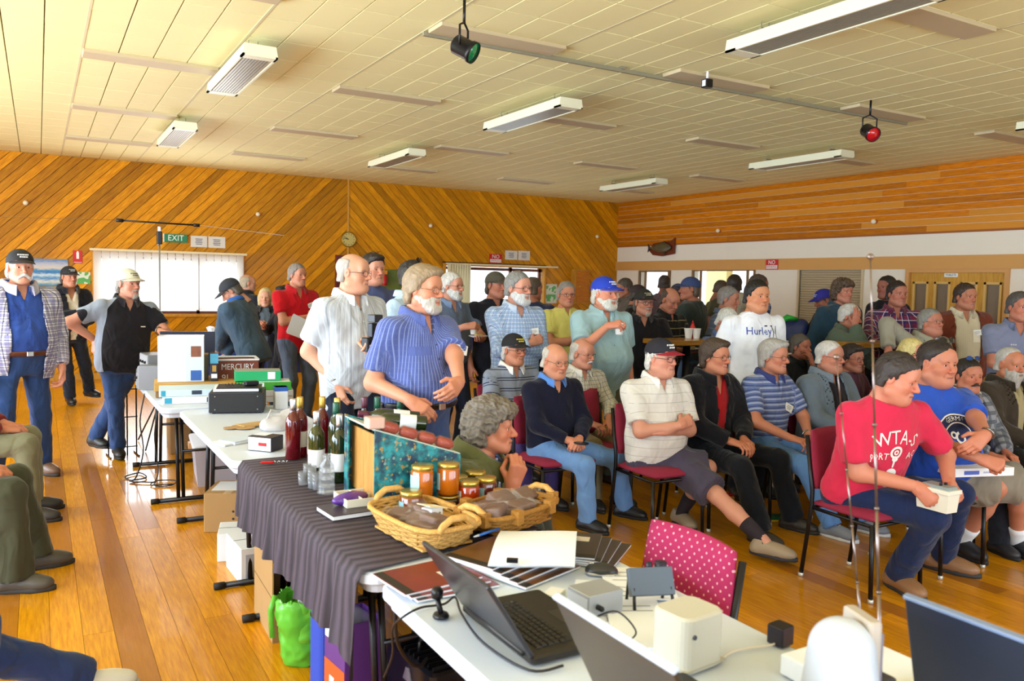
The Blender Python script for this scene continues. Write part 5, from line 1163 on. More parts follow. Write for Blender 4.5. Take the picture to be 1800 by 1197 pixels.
# ------------------------------------------------------------------ magazines, papers, mouse, laptops on the nearest table
M_MAGR = mat('magazine_red', '7a1e18', .3, var=.5, vscale=12); M_MAGB = mat('magazine_brown', '6b4218', .3, var=.5, vscale=10); M_MAGD = mat('magazine_dark', '33261a', .3, var=.4, vscale=14)
def magazine(label, c, rz, m, d=(.205, .275, .006)):
    t = thing('magazine', label, 'magazine', c, rz, 'piles of magazines'); MB().box((0, 0, d[2] / 2), d).obj('pages', M_PAPER, t); MB().box((0, 0, d[2] + .0005), (d[0] + .002, d[1] + .002, .001)).obj('cover', m, t); MB().box((0, -d[1] / 2 + .018, d[2] + .0013), (d[0], .03, .0008)).obj('band', mat('cover_band', '14100e', .4), t)
    MB().box((.03, .06, d[2] + .0013), (.07, .05, .0008)).obj('picture', mat('cover_picture', 'd9cfc4', .4), t); return t
for i in range(3): magazine('%s red-covered magazine under the laptop lid by the table corner' % ('lowest', 'middle', 'topmost')[i], np.array(at_z(755, 1035, TZ)) + np.array([.06 - .02 * i, .02 + .02 * i, .007 * i]), -1.55 + .05 * i, M_MAGR)
for i in range(5): magazine('%s brown-covered magazine of the fanned pile by the baskets' % ('lowest', 'second', 'third', 'fourth', 'topmost')[i], np.array(at_z(905, 1005, TZ)) + np.array([.05 - .016 * i, -.01 + .032 * i, .007 * i]), -1.25 + .02 * i, M_MAGB)
for i in range(4): magazine('%s dark-covered magazine of the pile beside the computer mouse' % ('lowest', 'second', 'third', 'topmost')[i], np.array(at_z(1030, 975, TZ)) + np.array([.03 - .02 * i, .02 * i, .007 * i]), -.9 + .06 * i, M_MAGD)
pp_ = thing('paper_sheaf', 'sheaf of clipped white papers lying on the magazine piles', 'papers', np.array(at_z(940, 985, TZ)) + np.array([.0, .0, .046]), -.62); pp_.scale = (1.2, 1.2, 1)
for i in range(3):
    mb = MB(); n = 8
    for t_ in (0, .0012):
        for j in range(n + 1):
            for k in range(n + 1): x, y = (k / n - .5) * .23, (j / n - .5) * .31; mb.v.append((x, y, .002 * i + t_ + .016 * math.cos(y * 10) - .006 + .006 * math.sin(x * 14)))
    N1 = (n + 1) ** 2
    for j in range(n):
        for k in range(n): a = j * (n + 1) + k; mb.f += [(a + N1, a + 1 + N1, a + n + 2 + N1, a + n + 1 + N1), (a + n + 1, a + n + 2, a + 1, a)]
    mb.obj('sheet', M_PAPER, pp_, True)
MB().box((-.05, -.15, .012), (.03, .014, .012)).obj('clip', M_BLK, pp_)
pn = thing('ballpoint_pen', 'blue pen lying on the brown magazines', 'pen', np.array(at_z(862, 960, TZ)) + np.array([0, .02, .045]), .35); MB().tube([(-.05, 0, 0), (.06, 0, 0)], .005, 8).obj('barrel', mat('pen_blue', '2a6ac0', .3), pn, True); MB().tube([(-.075, 0, 0), (-.05, 0, 0)], [.002, .005], 8).obj('tip', M_WCARD, pn, True)
ms = thing('computer_mouse', 'dark grey computer mouse beside the magazine pile', 'mouse', at_z(1057, 1008, TZ), .9); F = Fld((-.05, -.07, -.005), (.05, .07, .05), .006); F.ell((0, 0, .008), (.032, .055, .028), k=0); F.fn(lambda X, Y, Z: -Z + 0 * X + 0 * Y); V_, Q_ = F.nets(); inst('shell', mesh_np('shell', V_, [Q_], True), mat('mouse_grey', '2c2c2e', .35), ms); MB().tube([(0, .025, .034), (0, .042, .030)], .004, 6).obj('wheel', M_SIL, ms, True); MB().rbox((0, 0, .004), (.062, .105, .008), .03, 4).obj('skirt', M_SIL, ms)
KEY = MB().box((0, 0, 0), (.0155, .0155, .004), taper=.85).mesh('key')
def laptop(label, hx, hy, z, W_, Dp, Hl, tilt, lidm, keys=True, rim=None, rz=0.0):
    """hinge along y at hx; keyboard towards +x; lid leans to -x"""
    t = thing('laptop', label, 'laptop', (hx, hy, z), rz, 'open laptops'); kb = mat('laptop_black', '1b1714', .4)
    MB().rbox((Dp / 2, 0, .013), (Dp, W_, .024), .012, 3).obj('base', kb, t); L = MB().rbox((0, 0, Hl / 2), (.012, W_, Hl), .005, 2).obj('lid', lidm, t); L.matrix_local = Matrix.Translation((.004, 0, .026)) @ Matrix.Rotation(-tilt, 4, 'Y')
    MB().box((.0068, 0, Hl / 2), (.001, W_ - .03, Hl - .035)).obj('screen', mat('screen_glass', '0c0c10', .1), L)
    if rim: MB().rbox((-.0005, 0, Hl + .001), (.016, W_ + .002, .008), .002, 2).obj('lid_edge', rim, L)
    MB().tube([(0, -W_ * .4, .022), (0, W_ * .4, .022)], .008, 8).obj('hinge', kb, t, True)
    if keys:
        km = mat('laptop_key', '242019', .5)
        for r_ in range(6):
            for c_ in range(15): inst('key', KEY, km, t, (.045 + r_ * .0185, -W_ * .38 + c_ * .0195 + .004 * (r_ % 2), .027))
        MB().rbox((Dp - .05, -.01, .0258), (.05, .085, .001), .005, 2).obj('touchpad', mat('laptop_pad', '2c2824', .3), t)
    return t
laptop('open black laptop seen from behind its lid, nearest the baskets', 1.03, 1.845, TZ, .385, .26, .235, math.radians(33), mat('graphite_lid', '3b3a40', .28, metal=.5))
laptop('open laptop with glossy brown lid at the bottom of the picture', 1.07, 1.24, TZ, .385, .25, .275, math.radians(27), mat('brown_reflection_lid', '2f1f0a', .25), True, mat('lid_edge', 'c9d4e6', .2, metal=.4))  # brown reflection on the glossy lid is put into its base colour
crt = B('flat_carton', 'white flat carton overhanging the near table at bottom right', 'box', (1.69, 1.07, TZ), (.27, .56, .05), M_WCARD); MB().box((0, 0, .0505), (.26, .55, .001)).obj('lid', M_PAPER, crt)
laptop('dark laptop standing on the white carton at the right edge', 1.66, .90, TZ + .052, .34, .15, .21, math.radians(14), mat('navy_lid', '141a2c', .35), False, mat('lid_edge_blue', '8a9cc0', .25, metal=.5))
# white tall unit, power supply, stand, notes
dv = thing('white_speaker', 'upright white plastic unit standing on the near table', 'device', (1.395, 1.505, TZ), .10); MB().rbox((0, 0, .07), (.145, .125, .14), .03, 5, bev=.006).obj('body', mat('cream_plastic', 'cdc8ba', .45), dv); MB().lathe([(.006, 0), (.006, .004)], n=10).obj('knob', mat('dark_dot', '3a3a44', .5), dv, M=Matrix.Translation((-.045, -.062, .095)) @ Matrix.Rotation(R90, 4, 'X')); MB().box((0, 0, .012), (.147, .127, .003)).obj('seam', mat('seam_grey', 'b5b0a0', .5), dv)
psu = thing('power_supply', 'grey metal power box with a black lead', 'device', (1.375, 1.87, TZ), .05); MB().rbox((0, 0, .035), (.125, .10, .07), .004, 2).obj('case', mat('grey_enamel', 'a9acb4', .35, metal=.3), psu); MB().lathe([(.008, 0), (.008, .02), (.005, .024)], n=10).obj('plug', M_BLK, psu, True, M=Matrix.Translation((-.03, -.05, .035)) @ Matrix.Rotation(R90, 4, 'X'))
for s in (-1, 1): MB().box((s * .064, 0, .035), (.002, .09, .05)).obj('side_plate', mat('grey_enamel_light', 'c4c8d2', .4), psu)
wb_ = B('small_white_box', 'small pale green-white plastic box by the power supply', 'box', at_z(973, 1052, TZ), (.075, .05, .02), mat('mint_plastic', 'cfe0d4', .5), .6); MB().rbox((0, 0, .021), (.072, .047, .002), .003, 2).obj('lid', M_WCARD, wb_)
st = thing('tilted_receiver', 'grey tilted receiver on little legs with black knobs', 'device', (1.545, 1.83, TZ), -.35); st.scale = (.8, .8, .8); b_ = MB().rbox((0, 0, 0), (.17, .03, .10), .004, 2).obj('panel', mat('slate_metal', '5b6676', .4, metal=.4), st); b_.matrix_local = Matrix.Translation((0, 0, .09)) @ Matrix.Rotation(math.radians(-28), 4, 'X')
for s in (-1, 1): MB().tube([(s * .07, -.02, .075), (s * .075, -.05, 0)], .006, 6).obj('leg', M_BLK, st, True); MB().tube([(s * .07, .04, .10), (s * .07, .06, 0)], .006, 6).obj('leg', M_BLK, st, True)
for x_, r_ in ((.01, .012), (.055, .024)): MB().lathe([(r_, 0), (r_ * .95, .03), (.001, .031)], n=14).obj('knob', mat('knob_dark', '1d1830', .4), st, True, M=Matrix.Translation((x_, .05, .115)))
for i, (u, v, rz_, s_) in enumerate(((1120, 1025, -.5, 1.0), (1060, 1050, -.7, .9), (1110, 1090, -.45, 1.0))):
    n_ = thing('loose_paper', ('white page spread behind the power box', 'white page under the power box', 'printed page with a circuit photograph')[i], 'paper', np.array(at_z(u, v, TZ)) + np.array([0, 0, .0012 * i]), rz_); MB().box((0, 0, .001), (.21 * s_, .28 * s_, .0015)).obj('sheet', M_PAPER, n_)
    for q in range(5): MB().box((0, .09 - .035 * q, .0022), (.15, .006, .0003)).obj('text_line', mat('print_grey', '9a9ca8', .7), n_)
    if i == 2: MB().box((-.02, -.02, .0025), (.10, .06, .0004)).obj('picture', mat('circuit_green', '5a5038', .6, var=.5, vscale=60), n_); MB().box((-.02, -.045, .0028), (.07, .018, .0004)).obj('picture', mat('circuit_gold', 'c8902c', .6), n_)
sn = thing('spiral_notebook', 'white spiral notebook in front of the upright white unit', 'notebook', np.array(at_z(1105, 1128, TZ)) + np.array([.05, .02, .004]), -.55); MB().box((0, 0, .005), (.15, .21, .010)).obj('pages', M_PAPER, sn); MB().tube([(.077 + .004 * math.cos(k * 1.57), -.1 + k * .0027, .006 + .006 * math.sin(k * 1.57)) for k in range(75)], .001, 4).obj('spiral', M_SIL, sn, True)
wr = thing('white_dome_unit', 'white curved plastic housing at bottom right of the near table', 'device', (1.40, 1.06, TZ), -.35)
F = Fld((-.12, -.10, -.01), (.12, .10, .34), .008); F.cap((0, 0, .02), (0, 0, .21), .088, .066, .02); F.fn(lambda X, Y, Z: -Z + 0 * X + 0 * Y); F.ell((-.02, -.10, .12), (.045, .055, .12), k=.02, mode='s'); V_, Q_ = F.nets(); inst('shell', mesh_np('shell', V_, [Q_], True), mat('white_gloss_plastic', 'c6cbd6', .3), wr); MB().rbox((.055, .02, .14), (.03, .10, .27), .008, 2).obj('side_panel', mat('warm_grey_plastic', 'b8aca0', .4), wr); MB().box((.072, .0, .14), (.006, .05, .22)).obj('hinge', mat('violet_grey', '7a7484', .4), wr)
bc = thing('black_cube', 'small black box beside the white curved housing', 'box', (1.69, 1.47, TZ), .1); MB().rbox((0, 0, .025), (.05, .05, .05), .004, 2).obj('case', mat('dark_purple', '1a1426', .4), bc); MB().rbox((0, 0, .051), (.047, .047, .002), .003, 2).obj('lid', M_BLK, bc)
# telescopic whip aerials
for i, (b_, t_, r_) in enumerate((((1548, 1188), (1530, 452), .0042), ((1516, 1122), (1470, 628), .0032))):
    p0 = onz(*b_, TZ + .07); D0 = (p0 - EYE) @ CF; p1 = atd(*t_, D0); w_ = thing('whip_aerial', ('taller bright telescopic whip aerial rising at the right', 'shorter telescopic whip aerial left of the tall one')[i], 'antenna', p0, 0, 'telescopic whip aerials'); v_ = p1 - p0; ch = mat('aerial_steel', '857670', .28, metal=1)
    MB().rbox((0, 0, -.03), (.05, .05, .06), .006, 2).obj('base', mat('dark_dot', '3a3a44', .5), w_)
    for q in range(5): MB().tube([v_ * (q / 5), v_ * ((q + 1) / 5)], r_ * (1 - .15 * q), 8).obj('section', ch, w_, True)
    for q in range(1, 5): MB().tube([v_ * (q / 5 - .003), v_ * (q / 5 + .003)], r_ * 1.35, 8).obj('joint', ch, w_, True)
    MB().lathe([(.001, -.006), (.007, -.003), (.008, .002), (.005, .007), (.001, .008)], n=10).obj('tip', ch, w_, True, M=Matrix.Translation(tuple(v_)))
def cable(label, pts, r=.0035, m=None):
    P = [np.array(p, float) for p in pts]; out = []
    for i in range(len(P) - 1):
        a, b, c, d = P[max(i - 1, 0)], P[i], P[i + 1], P[min(i + 2, len(P) - 1)]
        for t in np.linspace(0, 1, 7)[:-1]: out.append(.5 * (2 * b + (c - a) * t + (2 * a - 5 * b + 4 * c - d) * t * t + (3 * b - a - 3 * c + d) * t ** 3))
    out.append(P[-1]); return tag(MB().tube(out, r, 6).obj('cable', m or mat('black_cable', '141218', .5), None, True), label, 'cable')
zt = TZ + .005
cable('black lead looping from the laptop over the near table edge', [at_z(990, 1170, zt), at_z(930, 1178, zt), at_z(850, 1130, zt), at_z(812, 1080, zt), at_z(800, 1050, zt), at_z(780, 1062, zt), at_z(740, 1068, zt), at_z(708, 1085, zt), onx(690, 1105, .88), onx(690, 1150, .90), onx(675, 1190, .92)])
cable('thin black lead arching over the white pages', [at_z(1030, 1090, zt), at_z(1045, 1085, TZ + .06), at_z(1085, 1075, TZ + .10), at_z(1118, 1110, TZ + .06), at_z(1100, 1130, zt)], .0025)
cable('white lead lying on the near table beside the upright unit', [at_z(1262, 1165, zt), at_z(1290, 1145, zt), at_z(1350, 1135, zt), at_z(1365, 1130, zt)], .003, mat('white_cable', 'e0d8d0', .5))
wc = thing('webcam', 'round black webcam behind the laptop lid', 'webcam', at_z(775, 1085, TZ), .4); MB().lathe([(.022, 0), (.024, .004), (.020, .012), (.001, .014)], n=16).obj('foot', M_BLK, wc, True); MB().tube([(0, 0, .012), (.005, .02, .05)], .008, 8).obj('stem', M_BLK, wc, True); MB().lathe([(.001, 0), (.016, 0), (.018, .02), (.010, .03), (.001, .03)], n=14).obj('head', M_BLK, wc, True, M=Matrix.Translation((.005, .02, .05)))
# mauve chair tucked against the near table
chair('maroon chair with pale dots pushed against the near table', 1.60, 2.00, R90, dotted())
# ------------------------------------------------------------------ far white tables: radios, cartons, books
T1Z = .741
rd = thing('radio_set', 'black metal radio with grey front on the white table', 'radio', (1.22, 5.98, T1Z), -.28); MB().rbox((0, 0, .075), (.36, .34, .135), .004, 2).obj('case', mat('radio_black', '17181e', .45), rd); MB().box((-.181, 0, .075), (.006, .33, .13)).obj('front_panel', mat('radio_front', 'a9b2c4', .35, metal=.4), rd)
MB().box((-.186, -.10, .085), (.004, .07, .09)).obj('dial', mat('dial_white', 'eef0f4', .3), rd)
for k in range(3): MB().lathe([(.012, 0), (.010, .015), (.001, .016)], n=10).obj('knob', M_SIL, rd, True, M=Matrix.Translation((-.184, .02 + .04 * k, .06)) @ Matrix.Rotation(-R90, 4, 'Y'))
for a in (-.15, .15):
    for b in (-.14, .14): MB().lathe([(.012, 0), (.012, .010)], n=8).obj('foot', M_BLK, rd, M=Matrix.Translation((a, b, 0)))
for k in range(4): MB().lathe([(.004, 0), (.004, .003)], n=8).obj('screw', M_SIL, rd, M=Matrix.Translation((.14 * (1 if k % 2 else -1), -.171, .03 + .09 * (k // 2))) @ Matrix.Rotation(R90, 4, 'X'))
RZ = T1Z + .146
bk = thing('ring_binder', 'white and black binder lying on the black radio', 'book', (1.21, 5.98, RZ), -.25); MB().box((0, 0, .012), (.30, .24, .02)).obj('pages', M_PAPER, bk); MB().box((.02, 0, .024), (.30, .25, .004)).obj('cover', M_BLK, bk)
hp_ = thing('microphone', 'black hand microphone with coiled lead on the binder', 'microphone', (1.25, 5.97, RZ + .027), .2); MB().rbox((.06, 0, .016), (.10, .055, .03), .012, 3).obj('body', mat('mic_black', '1a1a20', .4), hp_); MB().tube([(.0 - .0035 * k, .012 * math.cos(k * .9), .016 + .010 * math.sin(k * .9)) for k in range(36)], .003, 5).obj('lead', mat('black_cable', '141218', .5), hp_, True)
g1 = B('green_carton', 'bright green box with white square label above the black radio', 'box', (1.46, 6.45, T1Z + .155), (.34, .18, .075), mat('green_card', '1fa868', .5), -.2); decal(g1, 'label', (.10, -.091, .04), (.055, .002, .055), M_PAPER); decal(g1, 'flap', (0, 0, .076), (.33, .17, .003), mat('grey_card', '9a9a8c', .7))
g2 = B('green_carton', 'lime and white box beneath the bright green one', 'box', (1.50, 6.42, T1Z + .09), (.40, .22, .06), mat('lime_card', '3c9a28', .5), -.2); decal(g2, 'panel', (-.08, -.111, .03), (.16, .002, .05), M_WCARD); decal(g2, 'top_panel', (.05, 0, .061), (.28, .2, .002), M_WCARD)
g3 = B('grey_carton', 'pale grey box at the bottom of the stack behind the radio', 'box', (1.50, 6.40, T1Z), (.42, .24, .088), mat('pale_grey_card', 'b9b6b4', .6), -.2); decal(g3, 'seam', (0, -.121, .045), (.40, .002, .004), M_CARDD)
g4 = B('blue_carton', 'small blue and white box beside the radio stack', 'box', (1.51, 5.95, T1Z), (.09, .10, .16), M_WCARD, -.1); decal(g4, 'band', (0, 0, .145), (.092, .102, .03), mat('blue_card', '2a5cb0', .5))
mc = thing('lettered_carton', 'brown open carton with large white lettering and white rim', 'box', (1.44, 7.15, T1Z), -.12); mm = mat('carton_brown', '7a3a2a', .6); w_, d_, h_ = .33, .30, .26
for s in (-1, 1): MB().box((0, s * d_ / 2, h_ / 2), (w_, .006, h_)).obj('side', mm, mc); MB().box((s * w_ / 2, 0, h_ / 2), (.006, d_, h_)).obj('side', M_WCARD if s < 0 else mm, mc)
MB().box((0, 0, .003), (w_, d_, .006)).obj('bottom', M_CARD, mc)
for s in (-1, 1): MB().box((0, s * d_ / 2, h_), (w_ + .012, .016, .014)).obj('rim', M_WCARD, mc); MB().box((s * w_ / 2, 0, h_), (.016, d_ + .012, .014)).obj('rim', M_WCARD, mc)
FR = lambda x, y, z: Matrix.Translation((x, y, z)) @ Matrix.Rotation(R90, 4, 'X')
lettering('MERCURY', .070, M_WCARD, FR(0, -d_ / 2 - .005, .20), mc, 'lettering', sx=.82); lettering('9L', .075, M_WCARD, FR(-.09, -d_ / 2 - .005, .11), mc, 'lettering')
T0Z = .741
f1 = B('flat_carton', 'white and blue flat box, lower of two on the far table', 'box', (1.02, 6.55, T0Z), (.46, .30, .05), M_WCARD, -.12); decal(f1, 'picture', (.10, -.151, .026), (.05, .002, .035), mat('dark_picture', '28344c', .5)); decal(f1, 'band', (-.19, -.151, .025), (.05, .002, .04), mat('cyan_card', '2f9cc0', .5))
f2 = B('flat_carton', 'white and blue flat box, upper of two on the far table', 'box', (1.00, 6.58, T0Z + .051), (.46, .30, .05), mat('ice_card', 'c8dcee', .6), -.12); decal(f2, 'picture', (.03, -.151, .028), (.07, .002, .03), mat('dark_picture', '28344c', .5)); decal(f2, 'band', (-.2, -.151, .025), (.03, .002, .04), mat('cyan_card', '2f9cc0', .5))
f3 = B('flat_carton', 'flat yellow-brown carton under the large white box', 'box', (1.08, 6.95, T0Z + .05), (.60, .40, .055), mat('kraft_yellow', 'c89a4c', .7), -.12); decal(f3, 'label', (-.08, -.201, .03), (.06, .002, .025), mat('grey_label', '6a6458', .6)); B('flat_carton', 'plain carton beneath the yellow-brown one', 'box', (1.08, 6.95, T0Z), (.58, .38, .048), M_CARDD, -.12)
bw_ = B('tall_carton', 'large glossy white software box with a colour picture', 'box', (.985, 6.98, T0Z + .107), (.34, .20, .36), mat('gloss_white_card', 'f4f6fa', .25), -.18, r=.003); sd = MB().box((.10, -.1012, .18), (.135, .002, .355)).obj('side_panel', mat('ice_card2', 'cfdcec', .35), bw_)
decal(bw_, 'picture', (.11, -.103, .24), (.075, .002, .085), mat('sunset_print', '8a5038', .4, var=.6, vscale=20)); decal(bw_, 'band', (.11, -.103, .05), (.08, .002, .08), mat('blue_card', '2a5cb0', .5))
b2 = B('tall_carton', 'narrow olive-brown box standing beside the large white box', 'box', (1.165, 7.08, T0Z + .107), (.08, .18, .20), mat('olive_card', '6f6a50', .6), -.18); decal(b2, 'flap', (0, 0, .201), (.078, .17, .002), M_CARD)
b3 = B('tall_carton', 'narrow dark box with cyan top and gold emblem', 'box', (1.225, 6.93, T0Z + .107), (.06, .14, .22), mat('navy_card', '1c1c30', .4), -.18); decal(b3, 'band', (0, 0, .18), (.062, .142, .078), mat('sky_print', '4a9cc0', .4, var=.4, vscale=20)); decal(b3, 'emblem', (0, -.071, .10), (.03, .002, .05), mat('gold_print', 'b58a3a', .4)); decal(b3, 'label', (.0, -.071, .04), (.045, .002, .035), M_PAPER)
for i, (x, y, z, d, rz_) in enumerate(((.86, 7.55, 0, (.30, .34, .14), -.1), (.90, 7.62, .142, (.26, .30, .13), .1), (.80, 7.35, 0, (.18, .12, .20), -.3))):
    q = B('metal_chassis', ('grey metal instrument at the table edge, lower one', 'grey metal instrument stacked on another', 'small grey instrument with black knobs at the table edge')[i], 'instrument', (x, y, T0Z + z), d, mat('instrument_grey', '8d9098', .45, metal=.3), rz_); decal(q, 'front_panel', (-d[0] / 2 - .002, 0, d[2] / 2), (.004, d[1] * .94, d[2] * .9), mat('instrument_panel', 'b9bac0', .4))
    for k in range(3): MB().lathe([(.012, 0), (.010, .016), (.001, .017)], n=10).obj('knob', M_BLK, q, True, M=Matrix.Translation((-d[0] / 2 - .004, -d[1] * .3 + k * d[1] * .3, d[2] * .5)) @ Matrix.Rotation(-R90, 4, 'Y'))
mn = thing('dark_monitor', 'dark monitor standing behind the large white box', 'monitor', (1.10, 7.45, T0Z), -.2); MB().rbox((0, 0, .32), (.44, .035, .30), .006, 2).obj('screen_case', mat('monitor_navy', '1c2138', .4), mn); MB().rbox((0, .03, .10), (.08, .04, .18), .006, 2).obj('stem', M_BLK, mn); MB().rbox((0, .02, .008), (.22, .16, .016), .02, 3).obj('foot', M_BLK, mn)
wl = thing('wire_rack', 'black wire rack standing on the floor beside the far table', 'rack', (.66, 8.35, 0), .1)
for x_ in (-.12, -.04, .04, .12): MB().tube([(x_, 0, 0), (x_, 0, .78)], .007, 6).obj('upright', M_BLK, wl)
for z2 in (.08, .36, .62): MB().tube([(-.13, 0, z2), (.13, 0, z2)], .006, 6).obj('crossbar', M_BLK, wl)
for s in (-1, 1): MB().tube([(s * .12, -.12, .008), (s * .12, .12, .008)], .008, 6).obj('foot', M_BLK, wl)
# wrapping paper, small black unit, notes on the white table
wp = thing('wrapping_paper', 'torn brown wrapping card with scalloped edge on the white table', 'wrapping', at_z(437, 752, T1Z), .35)
for x_, y_, r_ in ((-.10, .04, .045), (-.03, .06, .045), (.03, .02, .05), (-.03, -.01, .06)): MB().lathe([(r_, 0), (r_, .003), (.001, .0032)], n=16).obj('flap', M_CARD, wp, M=Matrix.Translation((x_, y_, .006 + .003 * (x_ > 0))))
MB().box((.10, .05, .012), (.26, .10, .004)).obj('strip', M_TAPE, wp)
F = Fld((-.2, -.14, -.01), (.2, .14, .14), .014); F.ell((0, 0, .02), (.17, .10, .075), k=0); F.ell((.08, .02, .06), (.08, .07, .06), k=.04); F.fn(lambda X, Y, Z: -Z + 0 * X + 0 * Y); V_, Q_ = F.nets(); V_ = V_ + vnormals(V_, Q_) * (.012 * vnoise(V_.astype(float), 45, 2))[:, None]
bg_ = thing('plastic_bag', 'crumpled translucent white plastic bag behind the bottles', 'bag', at_z(498, 752, T1Z), .4); inst('bag', mesh_np('bag', V_, [Q_], True), mat('bag_film', 'e9e6ea', .3, trans=.3, alpha=.8), bg_); MB().tube([(-.12, 0, .07), (-.08, .02, .12), (-.02, .01, .10)], .006, 6).obj('knot', mat('bag_film', 'e9e6ea', .3, trans=.3, alpha=.8), bg_, True)
su = thing('black_terminal', 'small dark box with red mark on the white table', 'device', at_z(467, 790, T1Z), .75); MB().rbox((0, 0, .04), (.115, .15, .078), .004, 2).obj('case', mat('terminal_purple', '2a2734', .4), su); MB().box((-.0585, 0, .04), (.002, .14, .07)).obj('face', M_WCARD, su); MB().rbox((-.061, -.02, .04), (.004, .05, .018), .002, 2).obj('mark', mat('red_plastic', 'c01418', .3), su); MB().box((.02, .03, .080), (.07, .08, .001)).obj('label', M_WCARD, su)
for i, (u, v) in enumerate(((405, 778), (420, 776))):
    q = thing('booklet', ('thin white leaflet at the left edge of the white table', 'pale blue booklet lying on the white leaflet')[i], 'booklet', np.array(at_z(u, v, T1Z)) + np.array([0, 0, .004 * i]), .55); MB().box((0, 0, .004), (.20 - .02 * i, .13, .006 + .008 * i)).obj('pages', M_PAPER, q); MB().box((0, 0, .009 + .004 * i), (.20 - .02 * i, .13, .001)).obj('cover', mat('cover_ice', 'c9d8ec', .5) if i else M_PAPER, q)
# ------------------------------------------------------------------ on the floor under the tables
tb = thing('storage_tub', 'translucent white plastic tub under the white table', 'tub', (1.30, 7.10, 0), -.1); mt = mat('tub_plastic', 'd9d4e2', .35, trans=.25)
MB().add([(x * a, y * b, z) for z, a, b in ((0, .19, .27), (.30, .215, .30)) for x, y in ((-1, -1), (1, -1), (1, 1), (-1, 1))], [(3, 2, 1, 0), (4, 5, 6, 7), (0, 1, 5, 4), (1, 2, 6, 5), (2, 3, 7, 6), (3, 0, 4, 7)]).obj('bin', mt, tb); MB().rbox((0, 0, .315), (.46, .63, .035), .02, 3).obj('lid', mat('tub_lid', 'e9e8ee', .4), tb); MB().rbox((-.235, 0, .29), (.03, .10, .05), .006, 2).obj('clip', mat('tub_clip', 'd0a070', .4), tb)
ab = B('arrow_carton', 'tall brown carton with an upward arrow behind the tub', 'box', (1.28, 8.45, 0), (.42, .46, .36), M_CARDD, -.05); decal(ab, 'tape', (0, 0, .361), (.06, .47, .002), M_TAPE); MB().prism([(-.012, -.08), (.012, -.08), (.012, .03), (.035, .03), (0, .09), (-.035, .03), (-.012, .03)], 0, .002).obj('arrow', M_INK, ab, M=Matrix.Translation((-.02, -.233, .22))); lettering('COM', .06, M_INK, FR(.0, -.232, .06), ab)
bc_ = thing('brown_carton', 'worn brown carton with white address label under the white table', 'box', (1.13, 5.70, 0), -.42); MB().rbox((0, 0, .13), (.30, .36, .26), .006, 2).obj('body', M_CARD, bc_); MB().box((0, .02, .2615), (.24, .24, .002)).obj('label', M_WCARD, bc_); MB().box((0, 0, .2605), (.05, .365, .002)).obj('tape', M_TAPE, bc_)
for k in range(2): MB().lathe([(.008, 0), (.008, .002)], n=8).obj('hole', M_INK, bc_, M=Matrix.Translation((.04, -.181, .09 + .05 * k)) @ Matrix.Rotation(R90, 4, 'X'))
for i, (x, y, d, rz_) in enumerate(((1.06, 5.06, (.28, .26, .165), -.25), (1.03, 4.70, (.20, .34, .20), .04))):
    q = B('white_carton', ('white carton with blue stencilled lines beside the brown one', 'white carton with grey end flap in front of the stencilled one')[i], 'box', (x, y, 0), d, M_WCARD, rz_); decal(q, 'flap_seam', (0, 0, d[2] + .001), (d[0], .004, .001), mat('seam_blue', '3a4660', .6))
    if i == 0:
        for k, (a, b) in enumerate((('CAUTION HANDLE', .115), ('THIS SIDE UP', .075), ('WITH CARE', .04))): lettering(a, .026, mat('stencil_blue', '46527a', .6), Matrix.Translation((-d[0] / 2 - .002, 0, b)) @ Matrix.Rotation(-R90, 4, 'Z') @ Matrix.Rotation(R90, 4, 'X'), q)
    else: decal(q, 'end_flap', (0, -d[1] / 2 - .001, .09), (.15, .002, .15), mat('grey_flap', 'a9aebc', .6))
oc = thing('open_carton', 'large open brown carton standing by the green bag', 'box', (1.12, 3.93, 0), -.03); w_, d_, h_ = .40, .42, .42
MB().box((-w_ / 2, 0, h_ / 2), (.006, d_, h_)).obj('side', M_CARD, oc); MB().box((w_ / 2, 0, h_ / 2), (.006, d_, h_)).obj('side', M_CARDD, oc); MB().box((0, d_ / 2, h_ / 2), (w_, .006, h_)).obj('side', M_CARDD, oc); MB().box((0, -d_ / 2, .10), (w_, .006, .20)).obj('side', M_CARDD, oc); MB().box((0, 0, .004), (w_, d_, .006)).obj('bottom', M_CARDD, oc); MB().box((-w_ / 2 - .004, 0, h_ * .5), (.002, d_, .004)).obj('crease', mat('crease', '8a6a40', .8), oc)
F = Fld((-.16, -.16, -.01), (.16, .16, .36), .010); F.cap((0, 0, .06), (.01, 0, .26), .095, .125, .02); F.fn(lambda X, Y, Z: np.maximum(-Z, Z - .305 - .03 * np.sin(X * 30) * np.cos(Y * 25))); F.cap((.01, 0, .12), (.012, 0, .40), .090, .118, .01, 's'); V_, Q_ = F.nets(); V_ = V_ + vnormals(V_, Q_) * (.013 * vnoise(V_.astype(float), 42, 4) - .012 * np.abs(vnoise(V_.astype(float), 70, 6)))[:, None]
gb = thing('rubbish_bag', 'lime green plastic bag holding used cups, open at the top', 'bag', (.985, 3.50, 0), 0); inst('bag', mesh_np('bag', V_, [Q_], True), mat('lime_film', '6cc83c', .3, trans=.15, alpha=.88), gb); MB().tube([(-.11, .03, .30), (-.13, .03, .24), (-.125, .02, .12)], .012, 6).obj('handle', mat('lime_film', '6cc83c', .3, trans=.15, alpha=.88), gb, True)
paper_cup((1.0, 3.49, .22), 'used foam cup lying in the lime green bag')
